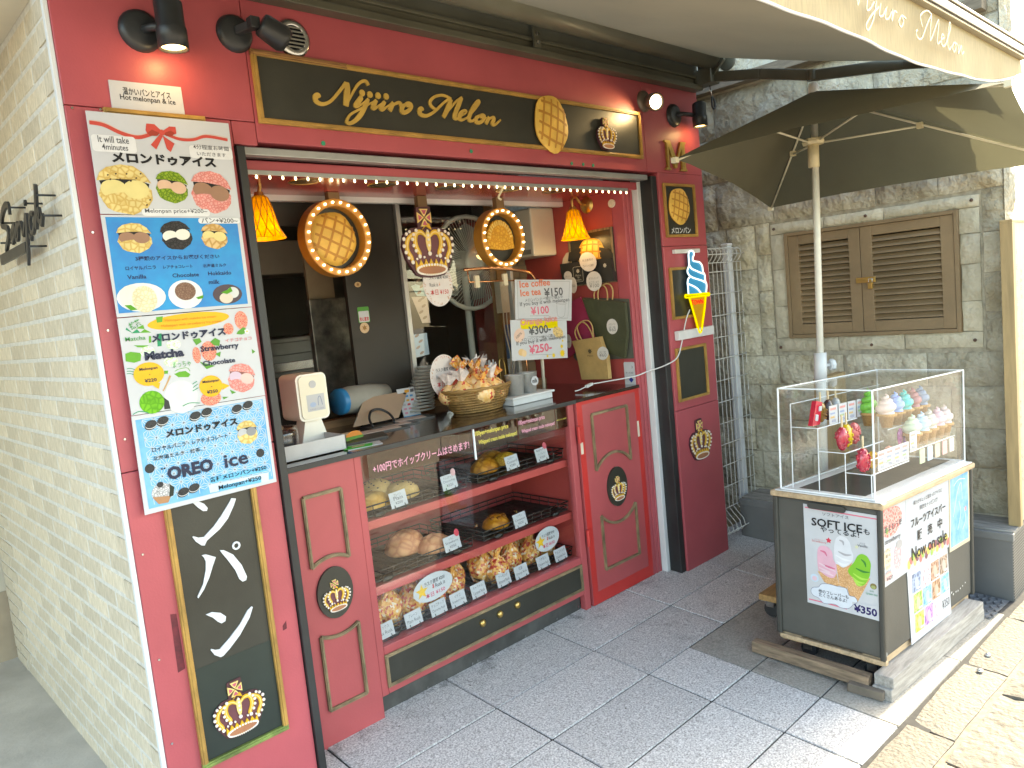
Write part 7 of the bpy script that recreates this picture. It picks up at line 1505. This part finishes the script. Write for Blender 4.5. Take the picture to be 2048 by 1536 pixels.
swirl_print([(0.194,0.3604),(0.1979,0.4107),(0.191,0.4557),(0.1741,0.4749),(0.149,0.4738),(0.1317,0.4553),(0.1255,0.4242),(0.119,0.404),(0.1269,0.3737),(0.1598,0.3473),(0.1813,0.3557)], ink(.80, .80, .83), ink(.50, .48, .50), ink(.90, .90, .92), [[(0.1911,0.3938),(0.1588,0.3819),(0.1267,0.381)], [(0.1746,0.4585),(0.1603,0.4538),(0.1571,0.44)], [(0.1882,0.3689),(0.1631,0.3593),(0.1378,0.368)], [(0.1797,0.4105),(0.1511,0.4014),(0.126,0.4062)], [(0.1739,0.3608),(0.1596,0.3564),(0.1451,0.3593)]])
swirl_print([(0.1389,0.3281),(0.1402,0.3459),(0.1162,0.3795),(0.1014,0.4073),(0.0837,0.4178),(0.0632,0.4111),(0.0502,0.3855),(0.0526,0.3568),(0.0567,0.3312),(0.0766,0.2949),(0.1048,0.2833),(0.1217,0.3101)], ink(.26, .60, .05), ink(.06, .28, .05), ink(.48, .78, .12), [[(0.121,0.3318),(0.0899,0.317),(0.0622,0.3194)], [(0.0878,0.3957),(0.0742,0.3842),(0.0695,0.3674)], [(0.125,0.3166),(0.1008,0.3003),(0.0764,0.3021)], [(0.1098,0.3557),(0.0821,0.3471),(0.0545,0.3493)], [(0.1183,0.3037),(0.1011,0.2895),(0.0871,0.2908)]])
b = C(); b.flat([(p.x, p.y) for p in catmull([(q[0], q[1], 0) for q in [(0.302,0.2186),(0.2937,0.2356),(0.2686,0.2431),(0.2548,0.2592),(0.2246,0.2658),(0.1841,0.2638),(0.1515,0.2638),(0.1397,0.2375),(0.1167,0.2356),(0.1066,0.2182),(0.1247,0.2012),(0.1431,0.1822),(0.1757,0.1778),(0.2011,0.1863),(0.246,0.1792),(0.2682,0.1964),(0.2909,0.2023)]], 3, True)], QL, w + .0012, ink(.78, .82, .88)); b.stroke([(q[0], q[1]) for q in [(0.302,0.2186),(0.2937,0.2356),(0.2686,0.2431),(0.2548,0.2592),(0.2246,0.2658),(0.1841,0.2638),(0.1515,0.2638),(0.1397,0.2375),(0.1167,0.2356),(0.1066,0.2182),(0.1247,0.2012),(0.1431,0.1822),(0.1757,0.1778),(0.2011,0.1863),(0.246,0.1792),(0.2682,0.1964),(0.2909,0.2023)]], [.0016] * 17, QL, w + .0015, w + .0015, ink(.2, .2, .3), 3, True)
b.flat([(0.1279,0.2142),(0.0222,0.219),(0.021,0.1603),(0.1256,0.1683)], QL, w + .0018, PAPER); b.flat(shp((0.2846,0.2788), (.018, .017)), QL, w, ink(.62, .74, .85)); b.flat(shp((0.2846,0.277), (.011, .01)), QL, w + .0003, ink(.85, .6, .66)); b.flat(shp((0.0423,0.2954), (.013, .012)), QL, w, ink(.26, .20, .08)); b.flat(shp((0.0424,0.2919), (.009, .007)), QL, w + .0003, ink(.42, .46, .18))
b.flat(star(*(0.2188,0.449), .013, .55, 5), QL, w, ink(.78, .06, .10)); b.flat(star(*(0.1046,0.4423), .010, .4, 5), QL, w, ink(.75, .75, .45)); b.build('bubble_print', t)
b = C(); w = .0048
CTs = lambda s_, a, c, m_, bo=.0: b.text(s_, (a[0], min(a[1], c[1])), (c[0], max(a[1], c[1])), QL, w, m_, bo)
def slant(s_, a, c, h, m_, bo=0.0):   # baseline from a to c, letter height h
    b.text(s_, (min(a[0], c[0]) if a[0] < c[0] else a[0], a[1]), (c[0], a[1] + h), QL, w, m_, bo)
slant('ソフトアイス', (0.2416,0.5503), (0.1325,0.5509), .011, GK); slant('SOFT ICE', (0.2894,0.5016), (0.0796,0.5062), .034, K, .02); slant('も', (0.0739,0.4991), (0.0506,0.4992), .024, K, .01); slant('やってるよ!', (0.2514,0.4812), (0.0924,0.4818), .022, K, .012)
slant('Strawberry', (0.2902,0.4309), (0.2287,0.43), .010, ink(.8, .2, .2)); slant('ストロベリー', (0.2791,0.4421), (0.2358,0.4423), .006, ink(.8, .3, .3)); slant('Vanilla', (0.1003,0.446), (0.0599,0.4463), .010, GK); slant('バニラ', (0.0902,0.4574), (0.0705,0.4574), .007, GK); slant('Green tea', (0.0717,0.2586), (0.027,0.2584), .010, ink(.12, .4, .22)); slant('抹茶', (0.0566,0.2717), (0.0395,0.2721), .007, ink(.1, .3, .15))
slant('他のフレーバーも', (0.2681,0.2207), (0.142,0.2188), .016, GK, .012); slant('たくさんあるよ!', (0.2668,0.2042), (0.1489,0.2033), .016, GK, .012); slant('¥350', (0.1219,0.1747), (0.0291,0.1756), .033, ink(.03, .02, .12), .035)
b.build('lettering', t)
# posters along the street side
QS = lambda u, v, w=0: (u, -w + .0095, v)
PLASTIC = mat('laminated_paper', (.46, .475, .50), .4, spec=.15, var=.05, scale=5)
t = csheet('strawberry_poster', [(.014, .604), (.238, .600), (.236, .300), (.016, .292)], QS, 'faded strawberry drink poster at the left of the street side', 0, PLASTIC); w = .0024
b = C(); b.flat([(p.x, p.y) for p in catmull([(q[0], q[1], 0) for q in [(0.0122,0.5883),(0.0478,0.5989),(0.1559,0.5923),(0.1978,0.5599),(0.1963,0.5335),(0.1631,0.4982),(0.1131,0.4832),(0.0533,0.4865),(0.0139,0.5162)]], 3, True)], QS, w, crust_p('berries', (.66, .16, .14), (.75, .45, .40), 60)); b.flat(shp((0.0602,0.399), (.036, .045)), QS, w, ink(.80, .66, .48)); b.flat(shp((0.1532,0.3863), (.034, .052)), QS, w + .0003, crust_p('pink_drink', (.78, .55, .56), (.62, .34, .36), 60)); b.flat(shp((0.1683,0.4332), (.03, .018)), QS, w + .0006, ink(.42, .40, .40)); b.flat(shp((0.0634,0.3292), (.036, .018)), QS, w, ink(.82, .50, .46)); b.flat(star(*(0.057,0.5116), .02, .4, 7), QS, w + .0006, ink(.25, .45, .1)); b.build('drink_print', t)
b = C(); w = .0036; b.text('あまおう苺', (.035, .505), (.20, .535), QS, w, GK, .01); b.text('strawberry', (0.0396,0.4545), ((0.1821,0.4567)[0], (0.0404,0.4688)[1]), QS, w, GK, .01)
for i, s_ in enumerate(('イチゴ', '粒々', 'ミルク', 'フローズン', 'ドリンク')): b.text(s_, (.04, .428 - .022 * i), (.085, .442 - .022 * i), QS, w, GK)
b.text('¥420', (.045, .312), (.10, .326), QS, w, GK); b.build('lettering', t)
t = csheet('fruit_bar_poster', [(.239, .603), (.703, .604), (.694, .297), (.236, .296)], QS, 'laminated now on sale fruit ice bar poster in the middle of the street side', .0003, PLASTIC); w = .0028
b = C(); 
for i in range(22):
    u = .26 + .42 * i / 21; b.flat(ell(u, .325 + .012 * (i % 3), .016, .020, 10, i), QS, w + .0001, ink(*[(.75, .65, .15), (.72, .20, .18), (.35, .5, .12), (.80, .50, .2), (.25, .10, .12)][i % 5]))
b.build('fruit_print', t)
b = C(); w = .0044
b.text('果汁がギュッと詰まったアイスに', (.315, .562), (.62, .580), QS, w, GK, .01); b.text('果肉をトッピング!', (.375, .530), (.57, .550), QS, w, GK, .01); b.text('フルーツアイスバー', (.285, .472), (.655, .510), QS, w, K, .02)
for i, s_ in enumerate('販売中'): b.text(s_, (.345 + .11 * i, .405), (.395 + .11 * i, .450), QS, w, K, .02)
b.text('Now on sale', (.285, .335), (.665, .388), QS, w, K, .012); b.build('lettering', t)
t = csheet('flavour_poster', [(.240, .2945), (.672, .2955), (.705, -.012), (.268, -.018)], QS, 'white flavour poster with a grid of twelve coloured pictures low on the street side', .0006, PAPER)
cols = [(.16, .20, .30), (.80, .35, .38), (.30, .16, .10), (.25, .17, .12), (.25, .45, .08), (.15, .35, .52), (.28, .15, .08), (.15, .45, .72), (.40, .58, .06), (.34, .16, .42), (.80, .42, .45)]
w = .0032; b = C(); b2 = C()
for i, c_ in enumerate(cols):
    r, k = divmod(i, 4); u0, v0 = .285 + .098 * k + .012 * r, .195 - .088 * r
    b.flat([(u0, v0), (u0 + .088, v0), (u0 + .088, v0 + .08), (u0, v0 + .08)], QS, w, crust_p('flav%d' % i, c_, tuple(min(.85, x * 2 + .1) for x in c_), 40)); b.flat(ell(u0 + .045, v0 + .035, .02, .03, 10, .3), QS, w + .0006, ink(*[min(.85, x * 1.5 + .25) for x in c_]))
    b.flat([(u0 + .05, v0 + .006), (u0 + .084, v0 + .006), (u0 + .084, v0 + .016), (u0 + .05, v0 + .016)], QS, w + .0009, PAPER)
b.build('flavour_pictures', t)
b = C(); b.text('¥350', (.60, .035), (.685, .075), QS, w, GK, .01); b.build('lettering', t)
t = csheet('shaved_ice_poster', [(.71, .603), (.955, .605), (.953, .265), (.702, .268)], QS, 'pale blue iced drink poster at the far end of the street side', .0, mat('tan_frame', (.62, .52, .36), .5))
b = C(); b.flat([(.722, .596), (.936, .598), (.934, .285), (.716, .285)], QS, .0024, mat('icy_blue_print', (.10, .32, .54), .4, spec=.15, var=.3, scale=16, col2=(.30, .48, .60)))
for P in ([(.75, .42), (.80, .52), (.85, .56), (.86, .48)], [(.80, .35), (.84, .42), (.82, .48)], [(.88, .44), (.90, .38), (.86, .34)], [(.76, .56), (.82, .58), (.90, .57)]): b.stroke(P, [.004] * len(P), QS, .0028, .0028, ink(.75, .84, .88))
b.flat(ell(.90, .43, .012, .012, 10), QS, .003, ink(.75, .35, .35)); b.build('print', t)
# acrylic display case on top
ac = cthing('acrylic_case', (.48, .22, .633), 'clear acrylic display case of plastic ice cream samples on top of the cart', 'display case')
u0, u1, v0, v1, w0_, w1_ = .004, .958, .026, .42, .642, 1.066; th = .005
def pn(nm, x): b = C(); b.box(*x, ACRYL); b.build(nm, ac)
pn('end_pane', (u0, v0, w0_, u0 + th, v1, w1_)); pn('end_pane', (u1 - th, v0, w0_, u1, v1, w1_)); pn('street_pane', (u0 + th, v0, w0_, u1 - th, v0 + th, w1_)); pn('rear_pane', (u0 + th, v1 - th, w0_, u1 - th, v1, w1_)); pn('top_pane', (u0, v0, w1_ + .0005, u1, v1, w1_ + .005))
b = C(); e = .0032
for a in ((u0, v0), (u1, v0), (u0, v1), (u1, v1)): b.bar((a[0], a[1], w0_), (a[0], a[1], w1_ + .004), e * 1.6, e * 1.6, ACRYLE)
for z in (w0_ + .001, w1_ + .004):
    for p, q in (((u0, v0), (u1, v0)), ((u0, v0), (u0, v1)), ((u1, v0), (u1, v1)), ((u0, v1), (u1, v1))): b.bar((*p, z), (*q, z), e * 1.6, e * 1.6, ACRYLE)
b.build('polished_edges', ac)
b = C(); b.box(-.004, .0, .6325, .975, .445, .6375, WHITEP); b.box(u0, v0, .638, u1, v0 + .06, .641, WHITEP); b.box(u0, v1 - .05, .638, u1, v1, .641, WHITEP); b.box(u0, v0 + .06, .638, u0 + .05, v1 - .05, .641, WHITEP); b.box(u0 + .05, v0 + .06, .638, u1, v1 - .05, .640, CART2); b.build('white_base', ac, .001)
for nm, (va, vb, z) in (('shelf', (.27, .385, .90)), ('shelf', (.158, .272, .806)), ('shelf', (.055, .16, .728))):
    b = C(); b.box(.045, va, z, .40, vb, z + .004, ACRYL); b.bar((.045, va, z + .002), (.40, va, z + .002), .004, .004, ACRYLE); b.bar((.045, va, z + .002), (.045, vb, z + .002), .003, .003, ACRYLE); b.bar((.045, va, .642), (.045, va, z), .003, .003, ACRYLE); b.build(nm, ac)
for va, vb, z in ((.14, .29, .855), (.052, .14, .765)):
    b = C(); b.box(.405, va, z, .915, vb, z + .004, ACRYL); b.bar((.405, va, z + .002), (.915, va, z + .002), .003, .003, ACRYLE); b.build('shelf', ac)
b = C(); b.box(.045, .386, .64, .905, .389, 1.0, ACRYL); b.bar((.045, .3875, .642), (.045, .3875, 1.0), .003, .003, ACRYLE); b.bar((.045, .3875, 1.0), (.905, .3875, 1.0), .003, .003, ACRYLE); b.box(.045, .055, .735, .905, .057, .79, ACRYL); b.bar((.045, .056, .79), (.40, .056, .79), .003, .003, ACRYLE); b.build('step_frame', ac)
WAF = crust('wafer', (.62, .36, .13), (.48, .24, .07), 140, .6, .4)
def soft_cone(u, v, w, col, label, h=.085, r=.044, coneh=.06):
    t = cthing('ice_cream_sample', (u, v, w), label, 'ice cream sample', 'plastic soft serve samples in the case'); m_ = mat('soft_' + '_'.join('%d' % (c * 99) for c in col), col, .35, var=.05)
    b = C(); b.lathe([(.0001, 0), (r * .5, 0), (r * .72, coneh * .8), (r * .95, coneh * .82), (r * .95, coneh), (.0001, coneh)], (u, v, w), (0, 0, 1), WAF, 14); b.build('wafer_cup', t)
    b = C(); P, Rr = [], []; n = 46; turns = 3.4
    for i in range(n + 1):
        q = i / n; rad = r * .62 * (1 - q) ** .9; a = q * turns * 2 * math.pi; P.append((u + rad * math.cos(a), v + rad * math.sin(a), w + coneh + .012 + h * (q ** .95) * .9)); Rr.append(max(.0015, r * .52 * (1 - q) ** .75))
    b.tube(P, Rr, m_, 8); b.lathe([(r * .75, 0), (r * .5, h * .35), (.002, h * .8)], (u, v, w + coneh), (0, 0, 1), m_, 12); b.build('swirl', t)
soft_cone(.47, .25, .860, (.16, .50, .05), 'tall green soft serve sample on a wafer cone, left end of the rows', .11, .042, .06)
for i, (u, v, w, c_, nm) in enumerate(((.455, .165, .86, (.78, .62, .56), 'pale pink beige'), (.545, .165, .86, (.26, .40, .75), 'blue lavender'), (.64, .165, .86, (.02, .55, .50), 'turquoise'), (.732, .165, .86, (.36, .12, .14), 'dark maroon'), (.822, .165, .86, (.16, .24, .36), 'slate blue'))):
    soft_cone(u, v, w, c_, nm + ' soft serve sample in the upper row of the case')
for i, (u, c_, nm) in enumerate(((.53, (.62, .74, .55), 'pale green'), (.63, (.48, .68, .82), 'pale blue'), (.715, (.66, .60, .52), 'cream and white'), (.81, (.78, .52, .60), 'pink'), (.895, (.70, .58, .57), 'whitish pink'))):
    soft_cone(u, .088, .769, c_, nm + ' soft serve sample in the front row of the case', .08, .042, .06)
def popsicle(u, v, w, col, label, rough_=True, ht=.095, lean=.0, stick=True, rx=.030):
    t = cthing('popsicle_sample', (u, v, w), label, 'ice bar sample', 'plastic fruit bar samples in the case'); m_ = mat('pop_%d_%d_%d' % tuple(int(c * 99) for c in col), col, .15, spec=.8, var=.15, scale=30)
    b = C()
    fn = (lambda q: q * (1 + .10 * noise.noise(q * 5))) if rough_ else None
    b.ball((u, v, w + ht * .52), (rx, rx * .75, ht * .52), m_, 14, 9, fn); b.build('fruit_bar', t)
    if rough_:
        b = C()
        for i in range(34):
            a, z = random.uniform(0, 6.28), random.uniform(-.75, .75); k = math.sqrt(1 - z * z); b.ball((u + rx * k * math.cos(a) * 1.02, v + rx * .75 * k * math.sin(a) * 1.02, w + ht * .52 + ht * .52 * z), (.0055, .0055, .0055), m_, 6, 4)
        tag(b.build('berry_beads', t), kind='stuff')
    if stick:
        b = C(); b.box(u - .004, v - .0025, w + ht * .95, u + .004, v + .0025, w + ht * 1.55, mat('stick_wood', (.70, .55, .34), .6)); b.build('stick', t)
popsicle(.09, .19, .81, (.55, .02, .05), 'glossy red berry ice bar on a stick, left of the middle shelf'); popsicle(.17, .21, .81, (.78, .52, .01), 'yellow mango ice bar sample on the middle shelf'); popsicle(.26, .22, .81, (.70, .14, .14), 'coral red fruit bar sample on the middle shelf', True, .09, 0, False)
popsicle(.075, .10, .732, (.56, .015, .05), 'glossy red berry ice bar on a stick, left of the lowest shelf'); popsicle(.16, .10, .732, (.82, .45, .02), 'orange yellow fruit bar sample on the lowest shelf', True, .07, 0, False); popsicle(.25, .10, .732, (.80, .28, .22), 'salmon pink fruit bar sample on the lowest shelf', False, .06, 0, False); popsicle(.34, .11, .732, (.82, .38, .28), 'peach coloured fruit bar sample behind the lowest price cards', False, .065, 0, False)
t = cthing('popsicle_sample', (.10, .31, .905), 'red and white chequered ice bar sample at the left end of the top shelf', 'ice bar sample', 'plastic fruit bar samples in the case')
b = C(); b.prism([(.06, .908), (.125, .908), (.15, 1.0), (.10, 1.01)], lambda u, v, w=0: (u, .30 - w, v), -.02, 0, mat('red_bar', (.60, .02, .05), .15, spec=.8)); b.prism([(.082, .93), (.102, .925), (.11, .95), (.09, .955)], lambda u, v, w=0: (u, .30 - w, v), 0, .003, PAPER); b.prism([(.115, .965), (.138, .965), (.14, .985), (.12, .985)], lambda u, v, w=0: (u, .30 - w, v), 0, .003, PAPER); b.build('fruit_bar', t, .003)
popsicle(.20, .335, .905, (.50, .26, .05), 'golden brown nut bar sample behind the top price cards', True, .085, 0, True); popsicle(.27, .335, .905, (.04, .025, .02), 'dark chocolate bar sample behind the top price cards', False, .09); popsicle(.34, .335, .905, (.40, .40, .38), 'black and white striped bar sample behind the top price cards', False, .09)
cn = 0
for u, v, w, n_ in [(.15 + .085 * i, .272, .905, 0) for i in range(4)] + [(.12 + .075 * i, .062, .733, 1) for i in range(4)] + [(.425, .06, .769, 2)]:
    row = ['top shelf', 'lowest shelf', 'middle shelf'][n_]; k = [.15, .12, .425][n_]; nth = ['first', 'second', 'third', 'fourth', 'fifth'][int(round((u - k) / [.085, .075, 1][n_]))]
    t = cthing('sample_price_card', (u, v, w), f'{nth} small printed price card from the left on the case {row}', 'price card', 'price cards in the acrylic case'); pl = lambda a, c, q=0: (u + a, v - q, w + c)
    b = C(); b.prism([(0, 0), (.074, 0), (.074, .078), (0, .078)], pl, 0, .0012, PAPER); b.build('card', t)
    b = C(); b.flat([(.008, .058), (.06, .058), (.06, .068), (.008, .068)], pl, .0016, ink(.75, .35, .32)); b.flat([(.008, .040), (.05, .040), (.05, .048), (.008, .048)], pl, .0016, ink(.35, .42, .62)); b.flat([(.008, .024), (.045, .024), (.045, .032), (.008, .032)], pl, .0016, ink(*[(.75, .5, .2), (.4, .55, .3)][cn % 2])); b.text('¥350', (.02, .006), (.055, .018), pl, .0016, ink(.15, .2, .45)); b.build('print', t); cn += 1
for i in range(5):
    u = .50 + .085 * i; t = cthing('flavour_tag', (u, .055, .70), ['pale green', 'pale blue', 'tan', 'pink', 'whitish'][i] + ' flavour tag hanging below the front row of soft serve samples', 'tag', 'flavour tags in the case'); b = C(); b.box(u, .048, .700, u + .055, .050, .762, ink(*[(.62, .72, .45), (.5, .66, .8), (.75, .6, .45), (.82, .45, .45), (.8, .7, .66)][i])); b.build('card', t)
t = cthing('wrapped_bars', (.57, .128, .769), 'shiny wrapped purple and brown novelty bars between the cone rows', 'packets')
for i, c_ in enumerate(((.55, .10, .40), (.25, .08, .42), (.30, .16, .08), (.12, .35, .40))):
    b = C(); b.ball((.50 + .05 * i, .128, .812), (.024, .010, .042), mat('foil%d' % i, c_, .12, spec=.9, var=.3, scale=60), 8, 6, lambda q: q * (1 + .2 * noise.noise(q * 4)), False); b.build('packet', t)

# ================================================================== parasol over the cart
um = thing('parasol', (2.98, -.68, gz(-.68)), 'dark olive four-cornered parasol on a white pole behind the freezer cart', 'parasol')
UFAB = mat('parasol_fabric', (.125, .118, .075), .8, var=.08, scale=3, trans=.25); POLE = mat('ivory_pole2', (.74, .71, .62), .4, var=.06, scale=12); IVORY = mat('ivory_plastic', (.78, .66, .40), .4)
bot, hub, apex = Vector((2.975, -.70, gz(-.7) + .1)), Vector((3.106, -.70, 2.215)), Vector((3.14, -.70, 2.462))
ax = (apex - bot).normalized(); mid_ = bot + ax * ((1.02 - bot.z) / ax.z)
b = M(); b.tube([mid_, apex - ax * .02], .0165, POLE, 14); b.build('upper_pole', um); b = M(); b.tube([bot, mid_ + ax * .16], .024, POLE, 14); b.build('lower_pole', um)
b = M(); b.tube([mid_ + ax * .02, mid_ + ax * .165], .030, WHITEP, 14); b.build('socket', um); 
b = M(); kd = Vector((.77, -.60, 0)).normalized(); kp = mid_ + ax * .10 + kd * .028; b.cyl(kp, kd, .008, .02, WHITEP, 10); b.lathe([(.0001, .02), (.026, .02), (.030, .028), (.028, .042), (.0001, .046)], kp, kd, mat('white_knob', (.75, .78, .80), .3), 8, False); b.build('clamp_knob', um)
L_, F_, B_, Rr_ = Vector((2.075, -.589, 2.10)), Vector((3.53, -.24, 1.975)), Vector((2.531, -1.658, 2.17)), Vector((3.357, -1.68, 1.95))
tips = [L_, F_, Rr_, B_]
b = M()
for a, c in zip(tips, tips[1:] + tips[:1]):
    n = 10; g = []
    for i in range(n + 1):
        for j in range(n + 1):
            q, s_ = i / n, j / n; e = a.lerp(c, s_); m_ = (a + c) / 2; ctr = Vector((apex.x, apex.y, m_.z)); hem_in = math.sin(math.pi * s_) * .035
            e = e.lerp(ctr, hem_in) + Vector((0, 0, .015 * math.sin(math.pi * s_))); p = apex.lerp(e, q); p.z -= .018 * math.sin(math.pi * q) * math.sin(math.pi * s_) - .006 * noise.noise(p * 5) * q; g.append(p)
    b.add(g, [(i * (n + 1) + j, (i + 1) * (n + 1) + j, (i + 1) * (n + 1) + j + 1, i * (n + 1) + j + 1) for i in range(n) for j in range(n)], UFAB, True)
b.build('canopy', um)
RIBW = mat('ivory_rib', (.74, .68, .50), .4)
for tp in tips:
    j = apex.lerp(tp, .45) - Vector((0, 0, .022)); b = M(); b.tube([apex - Vector((0, 0, .03)), j, tp + Vector((0, 0, -.008))], .0055, RIBW, 6); rb = b.build('rib', um)
    b = M(); b.tube([hub + (tp - hub).normalized() * .03, j - Vector((0, 0, .008))], .005, RIBW, 6); b.build('strut', rb)
    b = M(); b.box(j.x - .012, j.y - .012, j.z - .018, j.x + .012, j.y + .012, j.z + .008, IVORY); b.box(tp.x - .012, tp.y - .012, tp.z - .015, tp.x + .012, tp.y + .012, tp.z + .006, RIBW); b.build('joint', rb)
b = M(); b.tube([hub - ax * .12, hub + ax * .0], .026, IVORY, 14); b.lathe([(.0001, -.012), (.05, -.012), (.055, .0), (.05, .016), (.0001, .016)], hub, ax, IVORY, 8, False); b.build('runner', um)
b = M(); b.lathe([(.024, -.01), (.026, .02), (.022, .042), (.012, .054), (.0001, .056)], apex - ax * .012, ax, WHITEP, 14); b.build('finial', um)
ORW = mat('orange_ply', (.52, .30, .11), .6, var=.2, scale=7, stretch=(2, 8, 8))
b = M(); z0 = gz(-.65) + .105; b.box(2.525, -.70, z0, 3.06, -.575, z0 + .03, ORW); b.build('base_board', um, .003)
for x, y in ((2.60, -.60), (2.60, -.67), (2.98, -.6)):
    b = M(); b.cyl((x - .012, y, gz(y) + .036), (1, 0, 0), .035, .024, CAST, 16); wh = b.build('caster_wheel', um); b = M(); b.box(x - .02, y - .02, gz(y) + .05, x + .02, y + .02, z0 + .0, STEEL); b.build('fork', wh)
# folded wooden stand board behind the case
t = thing('folded_sign_stand', (3.25, -.64, .9), 'top of a folded pale wooden sign stand showing behind the acrylic case', 'sign stand'); b = M()
PA = lambda z: z
b.box(3.12, -.672, gz(-.65) + .002, 3.40, -.652, 1.045, PINE); b.box(3.12, -.645, gz(-.63) + .002, 3.40, -.625, 1.045, PINE); b.build('boards', t, .002); b = M(); b.box(3.125, -.655, 1.02, 3.395, -.642, 1.04, mat('green_board', (.06, .12, .08), .5)); b.build('hinge_strip', t)
